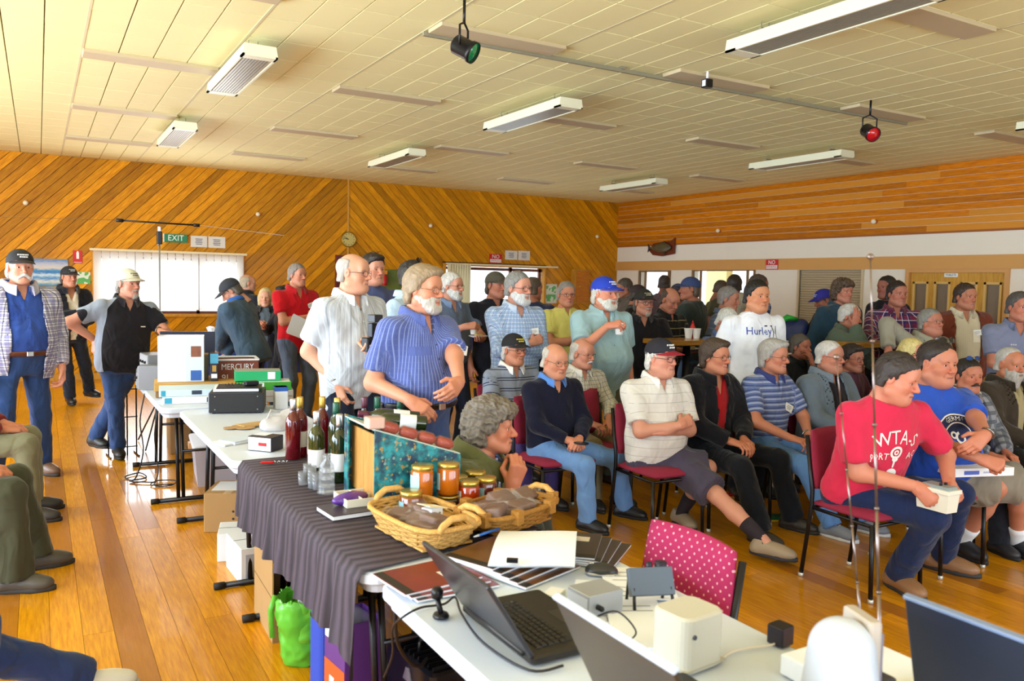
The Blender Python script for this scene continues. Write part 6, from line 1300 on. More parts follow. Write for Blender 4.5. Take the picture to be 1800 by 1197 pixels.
bt = thing('blue_flask', 'royal blue tall bag standing next to the lime green bag', 'bag', (1.00, 3.20, 0), .2); MB().rbox((0, 0, .17), (.10, .12, .34), .03, 4).obj('body', mat('blue_nylon', '2444b0', .5, bump=.2), bt); MB().rbox((0, 0, .36), (.10, .13, .06), .02, 3).obj('top', mat('blue_nylon_light', '2c56d0', .5), bt); MB().rbox((0, 0, .315), (.104, .124, .025), .03, 4).obj('band', M_BLK, bt)
pb = thing('purple_carton', 'open purple and orange box with clear film inside', 'box', (1.05, 3.0, 0), .12); pm = mat('purple_card', '5a2c78', .5)
for s in (-1, 1): MB().box((0, s * .09, .19), (.16, .004, .38)).obj('side', pm, pb); MB().box((s * .08, 0, .19), (.004, .18, .38)).obj('side', pm, pb)
MB().box((-.083, 0, .10), (.002, .178, .20)).obj('panel', mat('orange_card', 'c8541c', .5), pb); MB().box((-.0845, .02, .12), (.002, .04, .05)).obj('label', M_WCARD, pb); MB().box((-.0845, .0, .33), (.002, .16, .08)).obj('window', M_WCARD, pb); MB().box((0, 0, .003), (.16, .18, .005)).obj('bottom', pm, pb)
F = Fld((-.1, -.1, .28), (.1, .1, .44), .012); F.ell((0, 0, .35), (.06, .07, .055), k=0); V_, Q_ = F.nets(); V_ = V_ + vnormals(V_, Q_) * (.009 * vnoise(V_.astype(float), 80, 4))[:, None]; inst('liner', mesh_np('liner', V_, [Q_], True), M_CRISP, pb)
ht = thing('tower_case', 'black finned metal case on the floor under the near table', 'device', (1.30, 2.72, 0), .1); MB().rbox((0, 0, .16), (.30, .36, .30), .02, 3).obj('case', mat('gloss_black', '0e0d12', .2), ht)
for k in range(9): MB().box((0, -.15 + .035 * k, .315), (.26, .006, .015)).obj('fin', M_BLK, ht)
MB().prism([(-.03, 0), (.03, 0), (.008, .05), (-.008, .05)], 0, .003).obj('badge', M_SIL, ht, M=Matrix.Translation((-.153, 0, .22)) @ Matrix.Rotation(-R90, 4, 'Z')); MB().tube([(-.1, 0, .31), (-.1, 0, .36), (.1, 0, .36), (.1, 0, .31)], .010, 8).obj('handle', M_BLK, ht, True)
dz = thing('black_tray', 'round black tray leaning under the cloth corner', 'tray', (1.42, 3.25, .0), 0); MB().lathe([(.001, .45), (.15, .45), (.17, .462), (.165, .465), (.001, .456)], n=24).obj('tray', mat('tray_black', '17151c', .4), dz, True); MB().tube([(0, 0, 0), (0, 0, .45)], .02, 8).obj('stem', M_BLK, dz, True); MB().lathe([(.10, 0), (.09, .012), (.001, .014)], n=18).obj('foot', M_BLK, dz, True)
cable('black cables hanging from the near table to the floor', [(.935, 2.30, TZ - .06), (.96, 2.34, .55), (1.05, 2.45, .42), (1.12, 2.52, .36), (1.18, 2.60, .34)], .006)
cable('black power lead falling from the radio gear to the floor', [(.74, 7.25, .72), (.70, 7.22, .5), (.72, 7.2, .25), (.66, 7.25, .02), (.60, 7.4, .012), (.72, 7.5, .012), (.75, 7.3, .012), (.62, 7.22, .012), (.80, 7.1, .012)], .006)
cable('second black lead coiled on the floor by the tub', [(.86, 7.2, .70), (.80, 7.15, .4), (.82, 7.1, .1), (.78, 7.0, .012), (.9, 6.95, .012), (.95, 7.1, .012), (.82, 7.15, .012), (.76, 7.02, .012), (.92, 6.98, .012)], .005)
# ------------------------------------------------------------------ far side of the hall
def clothed_table(label, x0, x1, y0, y1, z, m):
    t = thing('clothed_table', label, 'table', ((x0 + x1) / 2, (y0 + y1) / 2, 0), 0, 'tables with blue cloths'); w_, d_ = x1 - x0, y1 - y0
    MB().rbox((0, 0, z - .015), (w_ - .02, d_ - .02, .03), .02, 3).obj('table_top', M_HDPE, t); MB().rbox((0, 0, z + .002), (w_, d_, .006), .02, 3).obj('cloth_top', m, t); sk = MB(); n = 40
    for k in range(n + 1):
        for q in (0, 1): x = -w_ / 2 + w_ * k / n; sk.v.append((x, -d_ / 2 - .01 - .012 * math.sin(k * 1.9) * (1 - q), z if q else z - .34))
    sk.f = [(2 * k, 2 * k + 2, 2 * k + 3, 2 * k + 1) for k in range(n)]; sk.obj('cloth_front', m, t, True)
    for a in (-1, 1):
        for b in (-1, 1): MB().tube([(a * (w_ / 2 - .12), b * (d_ / 2 - .1), 0), (a * (w_ / 2 - .12), b * (d_ / 2 - .1), z - .03)], .014, 8).obj('leg', M_BLK, t, True)
    return t
M_NAVYC = mat('navy_cloth', '2c3a78', .8, bump=.2); clothed_table('blue-clothed table below the left back window', 1.45, 3.5, 11.0, 11.8, .76, M_NAVYC); clothed_table('blue-clothed table behind the slate polo man', 5.0, 7.0, 12.75, 13.4, .80, M_NAVYC)
bz = .77
for i, (x, d, c_) in enumerate(((1.70, (.46, .30, .15), '6a5a4a'), (2.30, (.36, .28, .16), '3a3432'), (2.75, (.30, .26, .12), '8a8078'), (3.2, (.22, .2, .2), 'c8c2b4'))):
    q = B('old_radio', ('brown wooden radio on the blue-clothed table', 'dark receiver on the blue-clothed table', 'grey receiver on the blue-clothed table', 'cream box at the end of the blue-clothed table')[i], 'radio', (x, 11.42, bz), d, mat('radio_case_' + c_, c_, .5), random.uniform(-.2, .2)); decal(q, 'front_panel', (0, -d[1] / 2 - .002, d[2] * .5), (d[0] * .9, .004, d[2] * .8), mat('radio_face', 'b9b0a0', .4))
    for k in range(2): MB().lathe([(.014, 0), (.012, .016), (.001, .017)], n=10).obj('knob', M_BLK, q, True, M=Matrix.Translation((d[0] * (.2 - .4 * k), -d[1] / 2 - .004, d[2] * .35)) @ Matrix.Rotation(R90, 4, 'X'))
op = thing('propped_case', 'white open case lid propped up on the blue-clothed table', 'case', (2.05, 11.25, bz), .1); b_ = MB().box((0, 0, .14), (.05, .22, .28)).obj('lid', M_WCARD, op); b_.matrix_local = Matrix.Rotation(math.radians(-24), 4, 'Y'); MB().box((.02, 0, .015), (.2, .24, .02)).obj('tray', M_WCARD, op)
cs = thing('flight_case', 'upright silver aluminium case with red label beyond the seated row', 'case', (6.50, 12.45, 0), .35); MB().rbox((0, 0, .27), (.22, .42, .50), .008, 2).obj('shell', mat('aluminium', 'b9bcc0', .3, metal=.7), cs); MB().box((.0, -.2115, .30), (.05, .003, .22)).obj('label', mat('red_plastic', 'c01418', .3), cs); MB().box((-.112, 0, .25), (.003, .40, .44)).obj('side_panel', mat('yellow_panel', 'd9a01c', .5), cs); MB().box((0, 0, .012), (.224, .424, .02)).obj('base', M_BLK, cs); MB().rbox((0, 0, .525), (.224, .424, .012), .008, 2).obj('lid', M_SIL, cs); MB().lathe([(.02, 0), (.02, .006)], n=12).obj('lock', M_BLK, cs, M=Matrix.Translation((-.02, -.212, .46)) @ Matrix.Rotation(R90, 4, 'X'))
M_BAR = wood('bar_timber', '8a5a1c', 'b5812e', (1, 9, 9), .3, coat=.3, rnd=.1)
def bar_table(label, x0, x1, y0, y1, z):
    t = thing('bar_table', label, 'table', ((x0 + x1) / 2, (y0 + y1) / 2, 0), 0, 'tall timber tables'); w_, d_ = x1 - x0, y1 - y0; MB().rbox((0, 0, z - .02), (w_, d_, .045), .01, 2).obj('table_top', M_BAR, t)
    for a in (-1, 1): MB().tube([(a * (w_ / 2 - .2), 0, .02), (a * (w_ / 2 - .2), 0, z - .04)], .035, 10).obj('pedestal', M_BLK, t, True); MB().rbox((a * (w_ / 2 - .2), 0, .012), (.40, .40, .024), .04, 3).obj('foot', M_BLK, t)
    return t
bar_table('tall timber table in front of the serveries', 4.85, 5.42, 5.60, 5.98, 1.20); bar_table('tall timber table near the toilet doors', 6.40, 7.25, 4.85, 5.15, 1.21)
for i, (u, v) in enumerate(((1210, 578), (1224, 580))): paper_cup(np.array([*onz(u, v, 1.17 if False else 1.175)[:2], 1.175]) if False else tuple(np.array(atd(u, 592, 7.75)) * np.array([1, 1, 0]) + np.array([0, 0, 1.203])), ('left of two foam cups on the tall table by the serveries', 'right of two foam cups on the tall table by the serveries')[i])
sb = thing('sauce_bottle', 'red sauce bottle between the two foam cups', 'bottle', tuple(np.array(atd(1217, 592, 7.85)) * np.array([1, 1, 0]) + np.array([0, 0, 1.203]))); MB().lathe([(.025, 0), (.027, .005), (.027, .10), (.012, .13), (.012, .14)], n=14).obj('body', mat('red_plastic', 'c01418', .3), sb, True); MB().lathe([(.010, .14), (.004, .165), (.001, .166)], n=10).obj('nozzle', mat('red_plastic', 'c01418', .3), sb, True)
bar_table('tall timber table behind the white T-shirt man', 6.5, 7.15, 6.1, 6.55, 1.05)
paper_cup(tuple(np.array(atd(1380, 600, 8.6)) * np.array([1, 1, 0]) + np.array([0, 0, 1.054])), 'foam cup standing right of the white T-shirt man')
F = Fld((-.2, -.14, -.01), (.2, .14, .36), .014); F.cap((-.1, 0, .10), (.1, 0, .10), .09, .09, .05); F.cap((-.12, 0, .22), (.12, 0, .24), .085, .085, .08); F.fn(lambda X, Y, Z: -Z + 0 * X + 0 * Y); V_, Q_ = F.nets(); V_ = V_ + vnormals(V_, Q_) * (.012 * vnoise(V_.astype(float), 30, 2))[:, None]
bb_ = thing('shopping_bag', 'navy and green shopping bag on the table right of the white T-shirt man', 'bag', tuple(np.array(atd(1388, 580, 8.75)) * np.array([1, 1, 0]) + np.array([0, 0, 1.052])), -.6); inst('bag', mesh_np('bag', V_, [Q_], True), mat('navy_nylon', '1e2c5c', .5), bb_); MB().tube([(-.16, -.05, .26), (-.05, -.10, .34), (.06, -.05, .32)], [.02, .035, .02], 8).obj('lining', mat('green_nylon', '1fa030', .5), bb_, True)
for i, (u, v) in enumerate(((1172, 520),)): pass
# dipole aerial on its mast
ya = 8.75; mp = ony(280, 400, ya); da = thing('dipole_aerial', 'dipole aerial with thin rods on a tall mast above the far table', 'antenna', (mp[0], ya, 0)); P3 = lambda u, v: ony(u, v, ya) - np.array([mp[0], ya, 0])
MB().tube([(0, 0, 0), (0, 0, mp[2])], .007, 8).obj('mast', mat('mast_grey', '8a8a90', .3, metal=.6), da, True); MB().tube([P3(207, 387), P3(348, 396)], .0085, 8).obj('element', M_BLK, da, True)
for a, b in (((204, 386.8), (217, 387.6)), ((340, 395.4), (351, 396.2))): MB().tube([P3(*a), P3(*b)], .017, 8).obj('coil', M_BLK, da, True)
MB().tube([P3(205, 387), P3(5, 381)], .0022, 5).obj('whip', mat('chrome', 'a89c94', .15, metal=1), da); MB().tube([P3(350, 396), P3(500, 414)], .0022, 5).obj('whip', mat('chrome', 'a89c94', .15, metal=1), da); MB().rbox((0, 0, mp[2] - .10), (.05, .05, .13), .01, 2).obj('feed_box', M_BLK, da); MB().rbox((0, 0, mp[2] - .02), (.03, .03, .06), .006, 2).obj('clamp', M_SIL, da)
for k in range(3): a = k * 2.1; MB().tube([(0, 0, .5), (.35 * math.cos(a), .35 * math.sin(a), .01)], .008, 6).obj('leg', M_BLK, da, True)
# ------------------------------------------------------------------ on the walls
WF = lambda p: Matrix.Translation((p[0], WY - .006, p[2])) @ Matrix.Rotation(R90, 4, 'X')
def wall_panel(name, label, cat, u0, v0, u1, v1, m, th=.02, frame_m=None):
    a, b = ony(u0, v0, WY), ony(u1, v1, WY); c = ((a[0] + b[0]) / 2, WY - .002, (a[2] + b[2]) / 2); w_, h_ = abs(b[0] - a[0]), abs(a[2] - b[2]); t = thing(name, label, cat, c); MB().box((0, -th / 2, 0), (w_, th, h_)).obj('panel', m, t)
    if frame_m:
        for s in (-1, 1): MB().box((s * w_ / 2, -th / 2, 0), (.02, th + .012, h_ + .02)).obj('frame_rail', frame_m, t); MB().box((0, -th / 2, s * h_ / 2), (w_, th + .012, .02)).obj('frame_rail', frame_m, t)
    return t, w_, h_
F2 = lambda x, z, y=-.03: Matrix.Translation((x, y, z)) @ Matrix.Rotation(R90, 4, 'X')
t, w_, h_ = wall_panel('exit_sign', 'green EXIT sign box above the left back window', 'sign', 288, 411, 328, 427, mat('exit_green', '0a7a4c', .4), .06); lettering('EXIT', .135, mat('sign_white', 'f2f6f0', .5), F2(0, 0, -.063), t, sx=.9); MB().box((-w_ / 2 - .008, -.03, 0), (.012, .064, h_ + .006)).obj('end_cap', mat('sign_white', 'f2f6f0', .5), t)
for i, (a, b) in enumerate((((335, 414), (364, 435)), ((366, 415.5), (396, 436.5)), ((888, 440), (909, 457)), ((911, 440.5), (931, 458)))):
    t, w_, h_ = wall_panel('notice', ('left paper notice beside the EXIT sign', 'right paper notice beside the EXIT sign', 'left paper notice above the glazed door', 'right paper notice above the glazed door')[i], 'notice', *a, *b, mat('notice_paper', 'dcd6cc', .7), .004)
    for q in range(4): MB().box((0, -.005, h_ * (.22 - .15 * q)), (w_ * (.44 - .06 * (q % 2)), .001, h_ * .06)).obj('text_line', mat('notice_ink', '43436a', .7), t)
t, w_, h_ = wall_panel('fire_sign', 'red fire extinguisher sign beside the left window', 'sign', 128, 440, 145, 463, mat('sign_red', 'c8141c', .4), .006); MB().box((0, -.008, .02), (.035, .003, .10)).obj('symbol', mat('sign_white', 'f2f6f0', .5), t); MB().box((0, -.008, .08), (.02, .003, .02)).obj('symbol', mat('sign_white', 'f2f6f0', .5), t); MB().box((0, -.008, -h_ * .42), (w_ * .8, .002, .006)).obj('text_line', mat('sign_white', 'f2f6f0', .5), t)
def sea():
    N = Nodes('seascape_canvas'); sp = N.n('ShaderNodeSeparateXYZ'); N.l(N.coord('Generated'), sp.inputs[0]); zz = N.math('ADD', sp.outputs[2], N.math('MULTIPLY', N.math('SUBTRACT', N.noise(N.coord('Object', (3, 3, 14)), 5.0)[0], .5), .22)); r = N.n('ShaderNodeValToRGB'); e = r.color_ramp.elements; e[0].position = .05; e[0].color = rgb('4a86a8'); e[1].position = .95; e[1].color = rgb('6a86b0')
    for p_, c_ in ((.18, 'd8d8d0'), (.3, '3a86c0'), (.42, 'c8dce8'), (.5, '2a70b0'), (.60, '4a90c0'), (.66, 'd8c8b8'), (.8, 'b8bccc')): x = r.color_ramp.elements.new(p_); x.color = rgb(c_)
    N.l(zz, r.inputs[0]); N.l(r.outputs[0], N.b.inputs['Base Color']); N.b.inputs['Roughness'].default_value = .6; return N.m
wall_panel('seascape_painting', 'blue seascape canvas behind the man in the check overshirt', 'painting', 50, 454, 120, 504, sea(), .025)
def chart(): 
    N = Nodes('green_chart'); N.l(N.mix(N.math('GREATER_THAN', N.noise(N.coord('Object'), 9.0, 1)[0], .5), rgb('d9e0cc'), rgb('5aa858')), N.b.inputs['Base Color']); return N.m
wall_panel('green_map', 'small green and white map next to the seascape painting', 'map', 134, 478, 159, 499, chart(), .006); t, w_, h_ = wall_panel('course_map', 'tall white map with two green patches by the glazed door', 'map', 958, 499, 978, 533, mat('map_card', 'd6d6c8', .6), .006)
for s in (-1, 1): MB().box((0, -.008, s * h_ * .22), (w_ * .8, .003, h_ * .36)).obj('green_patch', chart() if 'gc' not in MATS else MATS['gc'], t)
wall_panel('bushland_poster', 'green bushland poster behind the man in pale blue', 'poster', 676, 473, 722, 520, mat('bush_print', '6a7a34', .5, var=.7, vscale=5), .006); wall_panel('honour_board', 'dark maroon framed board below the clock', 'board', 590, 449, 630, 520, mat('maroon_board', '5a1418', .4), .03, mat('board_frame', '7a2420', .35))
ex = thing('extinguisher_sign', 'orange and red extinguisher cylinder sign near the bushland poster', 'sign', ony(674, 490, WY) - np.array([0, .05, 0])); MB().lathe([(.045, -.12), (.05, -.10), (.05, .04), (.02, .07), (.015, .09)], n=14).obj('cylinder', mat('sign_red', 'c8141c', .4), ex, True); MB().box((0, -.01, .12), (.10, .03, .07)).obj('plate', mat('orange_plate', 'e8901c', .5), ex)
ck = thing('wall_clock', 'round gold wall clock on the seam of the timber wall', 'clock', ony(612, 421, WY) - np.array([0, .004, 0])); rr = 14 * 14.7 / FPX * 1.0; RM = Matrix.Rotation(R90, 4, 'X'); MB().lathe([(rr * .9, 0), (rr, .01), (rr, .03), (rr * .9, .04), (rr * .86, .03)], n=28).obj('rim', mat('clock_gold', 'a8842c', .3, metal=.7), ck, True, M=RM); MB().lathe([(.001, .028), (rr * .88, .028), (rr * .88, .030), (.001, .0305)], n=28).obj('face', mat('clock_face', 'cdb868', .4), ck, M=RM)
for k in range(12): a = k * math.pi / 6; MB().box((0, 0, 0), (.014, .004, .014)).obj('hour_mark', M_INK, ck, M=Matrix.Translation((rr * .7 * math.sin(a), -.033, rr * .7 * math.cos(a))))
for a, L in ((-1.05, .55), (-1.35, .75)): MB().box((0, 0, rr * L / 2), (.009, .003, rr * L)).obj('hand', M_INK, ck, M=Matrix.Translation((0, -.035, 0)) @ Matrix.Rotation(a, 4, 'Y'))
t, w_, h_ = wall_panel('no_smoking_sign', 'red NO SMOKING sign above the glazed door', 'sign', 860, 446, 882, 463, mat('sign_red', 'c8141c', .4), .006); ws = mat('sign_white', 'f2f6f0', .5); lettering('NO', .11, ws, F2(0, h_ * .20, -.009), t); MB().box((0, -.008, -h_ * .24), (w_ * .88, .002, h_ * .34)).obj('panel', ws, t); lettering('SMOKING', .055, mat('sign_red', 'c8141c', .4), F2(0, -h_ * .24, -.0105), t)
a, b = onx(1350, 456.5, WX), onx(1371, 474, WX); t = thing('no_smoking_sign', 'red NO SMOKING sign on the tan band by the shutter', 'sign', (WX - .05, (a[1] + b[1]) / 2, (a[2] + b[2]) / 2), -R90); w_, h_ = abs(a[1] - b[1]), abs(a[2] - b[2]); MB().box((0, 0, 0), (w_, .006, h_)).obj('panel', mat('sign_red', 'c8141c', .4), t); lettering('NO', .10, ws, F2(0, h_ * .2, -.005), t); MB().box((0, -.004, -h_ * .24), (w_ * .9, .002, h_ * .34)).obj('panel', ws, t); lettering('SMOKING', .055, mat('sign_red', 'c8141c', .4), F2(0, -h_ * .24, -.0065), t)
a = onx(1670, 483.5, WX); t = thing('toilets_sign', 'small white TOILETS sign at the top of the timber doors', 'sign', (WX + .024, a[1], a[2]), -R90); MB().rbox((0, 0, 0), (.20, .006, .055), .003, 2).obj('plate', ws, t); lettering('TOILETS', .042, M_INK, F2(0, 0, -.005), t)
for i, (u, v) in enumerate(((45, 357), (452, 377), (755, 397), (1047, 416))):
    p = ony(u, v, WY); t = thing('wall_globe', ('small round wall lamp high above the seascape painting', 'small round wall lamp above the paper notices', 'small round wall lamp right of the clock', 'small round wall lamp near the room corner')[i], 'lamp', (p[0], WY - .002, p[2]), 0, 'small globe wall lamps'); MB().lathe([(.03, 0), (.03, .012), (.015, .02)], n=14).obj('base', mat('lamp_base', 'b5501c', .5), t, M=RM); MB().lathe([(.001, .016)] + [(.038 * math.sin(a_), .052 - .038 * math.cos(a_)) for a_ in np.linspace(.5, 2.9, 7)] + [(.001, .09)], n=14).obj('globe', mat('lamp_globe', 'efe4c8', .3), t, True, M=RM)
for i, (u, v) in enumerate(((1267, 406), (1541, 390))):
    p = onx(u, v, WX); t = thing('wall_globe', ('small round wall lamp above the mounted fish', 'small round wall lamp above the shutter')[i], 'lamp', (WX - .02, p[1], p[2]), -R90, 'small globe wall lamps'); MB().lathe([(.03, 0), (.03, .012), (.015, .02)], n=14).obj('base', mat('lamp_base', 'b5501c', .5), t, M=RM); MB().lathe([(.001, .016)] + [(.038 * math.sin(a_), .052 - .038 * math.cos(a_)) for a_ in np.linspace(.5, 2.9, 7)] + [(.001, .09)], n=14).obj('globe', mat('lamp_globe', 'efe4c8', .3), t, True, M=RM)
# mounted fish
p = onx(1168, 436, WX); fs = thing('mounted_fish', 'stuffed fish on a dark timber plaque high on the right wall', 'trophy', (WX - .03, p[1], p[2]), -R90); MB().prism([(-.42, -.05), (-.30, -.14), (.0, -.17), (.36, -.13), (.37, .20), (.26, .14), (-.05, .12), (-.3, .10)], -.025, .0).obj('plaque', mat('plaque_timber', '6a2a10', .4), fs)
F = Fld((-.40, -.12, -.16), (.40, .04, .16), .012); F.ell((.03, -.06, .0), (.27, .045, .095), k=0); F.cap((-.22, -.06, .0), (-.33, -.06, .01), .03, .02, .05); V_, Q_ = F.nets(); inst('body', mesh_np('body', V_, [Q_], True), mat('fish_skin', '5c5438', .35, var=.4, vscale=14), fs)
MB().prism([(-.33, 0), (-.42, .09), (-.40, .0), (-.42, -.08)], -.07, -.05).obj('tail', mat('fish_fin', '3a3020', .5), fs); MB().prism([(-.12, .08), (.10, .135), (.16, .085)], -.068, -.055).obj('dorsal_fin', mat('fish_fin', '3a3020', .5), fs); MB().prism([(.05, -.08), (.10, -.16), (.14, -.075)], -.068, -.055).obj('pelvic_fin', mat('fish_fin', '3a3020', .5), fs)
# timber box by the course map
p0, p1 = ony(1006, 470, WY), ony(1025, 500, WY); bx_ = thing('timber_cupboard', 'narrow timber wall cupboard between the glazed door and the corner', 'cupboard', ((p0[0] + p1[0]) / 2, WY - .004, 1.65)); MB().box((0, -.09, 0), (p1[0] - p0[0] + .06, .18, .74)).obj('carcass', M_FRAME, bx_); MB().box((0, -.185, 0), (p1[0] - p0[0] + .02, .012, .68)).obj('door', M_PANELR, bx_); MB().lathe([(.012, 0), (.014, .02), (.001, .022)], n=10).obj('knob', M_GOLD, bx_, True, M=Matrix.Translation((-.08, -.19, 0)) @ RM)
# stage spotlights on a ceiling track
trk = thing('lighting_track', 'thin lighting track running across the ceiling', 'track', (5.25, 4.98 * K, WZ - .03)); MB().box((0, 0, 0), (5.6, .025, .03)).obj('rail', mat('track_grey', '8f8a72', .5), trk)
for x_ in (-2.6, -1, 1, 2.6): MB().box((x_, 0, .022), (.04, .05, .03)).obj('bracket', mat('track_grey', '8f8a72', .5), trk)
for i, (u, v, c_) in enumerate(((815, 84, '0c8a54'), (1528, 232, 'c81420'))):
    p = onz(u, v, WZ - .30); p[1] = min(p[1], 4.98 * K + .0) if False else p[1]; t = thing('stage_spotlight', ('black stage spotlight with green lens under the ceiling', 'black stage spotlight with red lens under the ceiling')[i], 'spotlight', (p[0], p[1], WZ - .30), math.radians((-48, -112)[i])); t.scale = (.85, .85, .85); mb = MB().lathe([(.05, -.09), (.075, -.07), (.075, .06), (.085, .065), (.085, .10), (.078, .10), (.070, .07)], n=20); TT = Matrix.Rotation(math.radians(62), 4, 'Y'); TT = Matrix.Rotation(math.radians(118), 4, 'Y')
    mb.obj('can', M_BLK, t, True, M=TT); MB().lathe([(.001, .088), (.079, .088), (.079, .094), (.001, .102)], n=20).obj('lens', mat('lens_' + c_, c_, .1, coat=.8), t, True, M=TT); MB().tube([(0, -.085, 0), (0, -.085, .15), (0, 0, .19), (0, .085, .15), (0, .085, 0)], .009, 6).obj('yoke', M_BLK, t, True); MB().tube([(0, 0, .18), (0, 0, .356)], .012, 8).obj('stem', M_BLK, t, True)
p = onz(1243, 147, WZ - .10); t = thing('track_socket', 'small black socket hanging from the lighting track', 'socket', (p[0], p[1], WZ - .10)); MB().rbox((0, 0, 0), (.07, .07, .07), .006, 2).obj('box', M_BLK, t); MB().box((-.036, 0, 0), (.004, .04, .05)).obj('face', M_WCARD, t); MB().tube([(0, 0, .03), (0, 0, .10)], .01, 6).obj('stem', M_WCARD, t)
# ------------------------------------------------------------------ everyone in the hall
def fb(c, *st, **kw): return fabric('cloth_' + c + ('_p%d' % sum(ord(ch) * (i + 7) for i, ch in enumerate(repr(st))) if st else ''), c, st, **kw)
def tr_(c, **k): return dict(mat=fb(c), **k)
JEANS = lambda c='2c3e63', **k: dict(mat=fabric('denim_' + c, c, rough=.9, wrinkle=.6), name='jeans', loose=.012, **k)
def plaid(base, *cs): return fb(base, *cs)
W_PLAID = plaid('d9d6de', (0, .05, .45, 0, '5d5a90', .55), (1, .05, .45, 0, '5d5a90', .55), (0, .05, .10, .3, '2c2a58', .8), (1, .05, .10, .3, '2c2a58', .8))
B_PLAID = plaid('c9d8ee', (0, .030, .40, 0, '7f9ccb', .6), (1, .030, .40, 0, '7f9ccb', .6), (0, .030, .10, .5, '4a6294', .7), (1, .030, .10, .5, '4a6294', .7))
PP = {}
# --- standing on the left
PP['plaid'] = person('tall man in black cap with white moustache, open check shirt over blue shirt', (36, 470), 6.5, fa=18, hfa=14, belly=.085, fat=.12, skin='d8a088', hair=('undercap', 'cfc9c2'), beard=('walrus', 'e4e0da'), cap=('17161b', '17161b', 'f0f0f0'),
    shirt=dict(mat=fb('2f4a94'), neck='polo', collar='2f4a94', sleeve=.5, hem=.03), jacket=dict(mat=W_PLAID, open=.115, sleeve=1.95, hem=-.17, name='overshirt', collar='b9b6cc'), trousers=JEANS('2b4372', belt='5a2f1e', waist=.05), arms=('side', 'side'), feet=((-12, 852), (76, 832)), shoes=('6a4c38', '2b2420', '3a2a20'), hs=1.03)
PP['jacket'] = person('man in black cap and black zip jacket, arms folded beside the seascape painting', (122, 487), 10.2, fa=22, hfa=25, skin='c08a70', hair=('undercap', '4a4440'), cap=('17161a', '17161a', 'c8c8c8'), shirt=dict(mat=fb('d9cdb4'), neck='v', sleeve=0), jacket=dict(mat=fb('191920'), open=.05, sleeve=1.95, vopen=True, collar='191920'), trousers=JEANS('20242f'), arms=('cross_over', 'cross_under'), feet=((124, 712), (160, 706)), shoes=('161416', '111111', None), belly=.03)
PP['polo'] = person('man in pale cap, black and grey polo, leaning with one hand on hip', (226, 499), 7.3, fa=20, hfa=38, belly=.07, fat=.14, lean=4, slean=-4, skin='cf9882', hair=('undercap', '8f8a84'), beard=('goatee', 'b9b3ac'), cap=('cfcbb6', 'b9b59e', '6f6a58'),
    shirt=dict(mat=fb('1b181e', (0, .534, .24, -.375, '8c94a4', 1)), neck='polo', collar='1b181e', sleeve=.66, hem=-.13), trousers=JEANS('2e4570'), arms=(('px', 168, 598, -.02, (1, -.3, .2), (.1, .3, -1), (1, .2, 0), 'relax'), ('px', 282, 582, -.12, (.8, -.6, -.5), (.3, .9, 0), (.2, .1, 1), 'relax')), feet=((208, 804), (160, 800)), shoes=('15120f', '0f0d0c', None))
PP['bend'] = person('man in dark cap and slate fleece seen from behind, bending over the blue-clothed table', (406, 512), 8.6, fa=-125, hfa=-95, hp=38, lean=24, skin='c79a84', hair=('undercap', '55504a'), cap=('2a2e36', '2a2e36', None), shirt=dict(mat=fb('42566a'), sleeve=1.95, hem=-.16, infl=.02, neck='high', collar='2f5fae', name='fleece'), trousers=tr_('262c40'), arms=(('px', 388, 640, .15), ('px', 380, 634, .25)), shoes=('1c1a1a', '111111', None))
PP['bald_far'] = person('bald man in dark jacket behind the man bending over the table', (436, 498), 11.7, fa=130, hfa=100, skin='cf9f86', hair=('ring', 'b6a48c'), shirt=dict(mat=fb('2b2b31'), sleeve=1.95, collar='2b2b31'), trousers=tr_('23242c'), arms=('lap', 'lap'))
PP['blonde_far'] = person('fair-haired woman in black jacket holding a cup near the red-shirted man', (467, 523), 10.4, fa=-8, face='f', skin='d3a48c', hair=('bob', 'd4bd8a'), shirt=dict(mat=fb('5b646c')), jacket=dict(mat=fb('222228'), open=.05, sleeve=1.95, vopen=True, collar='222228'), trousers=tr_('20222c'), arms=('cup', 'cup'), who='the fair-haired woman')
PP['black_far'] = person('dark-haired woman all in black with cropped trousers behind the red-shirted man', (499, 521), 9.9, fa=-60, face='f', skin='c08a70', hair=('thick', '17141a'), shirt=dict(mat=fb('17161c'), sleeve=1.5, hem=-.2), trousers=tr_('19171d', cut=1.72), arms=('cup', 'side'), shoes=('2a211c', '1a1512', None))
PP['red'] = person('man in bright red polo and grey jeans with arms folded over white papers', (523, 484), 9.4, fa=28, hfa=42, skin='cb9176', hair=('short', '8a8078'), shirt=dict(mat=fb('c2121e'), neck='polo', collar='b4101a', sleeve=.68, hem=-.16), trousers=JEANS('586274'), arms=('cross_over', 'cross_under'), belly=.02, fat=.08, shoes=('2a2624', '1a1818', None))
PP['white'] = person('balding man in untucked white striped shirt with a flash camera, hand in pocket', (622, 480), 5.55, fa=38, hfa=62, belly=.05, fat=.05, skin='dcaa90', hair=('ring', 'aea69e'), glasses='555a60', face='b', shirt=dict(mat=fb('c0c5ce', (0, .115, .05, .12, '7d8798', .55), (0, .115, .03, .3, 'bcd0dc', .7), (0, .023, .18, 0, 'dfe4ea', .6)), neck='polo', collar='f0f1f4', sleeve=.74, hem=-.19, infl=.008), trousers=JEANS('1e2536'), arms=(('px', 590, 672, -.10, (.4, -1, 0), (-.2, .3, -.95), (.9, .3, 0), 'relax'), ('px', 642, 600, -.22, (.8, -.4, -.6), (-.3, .9, .1), (.3, .2, .9), 'grip')))
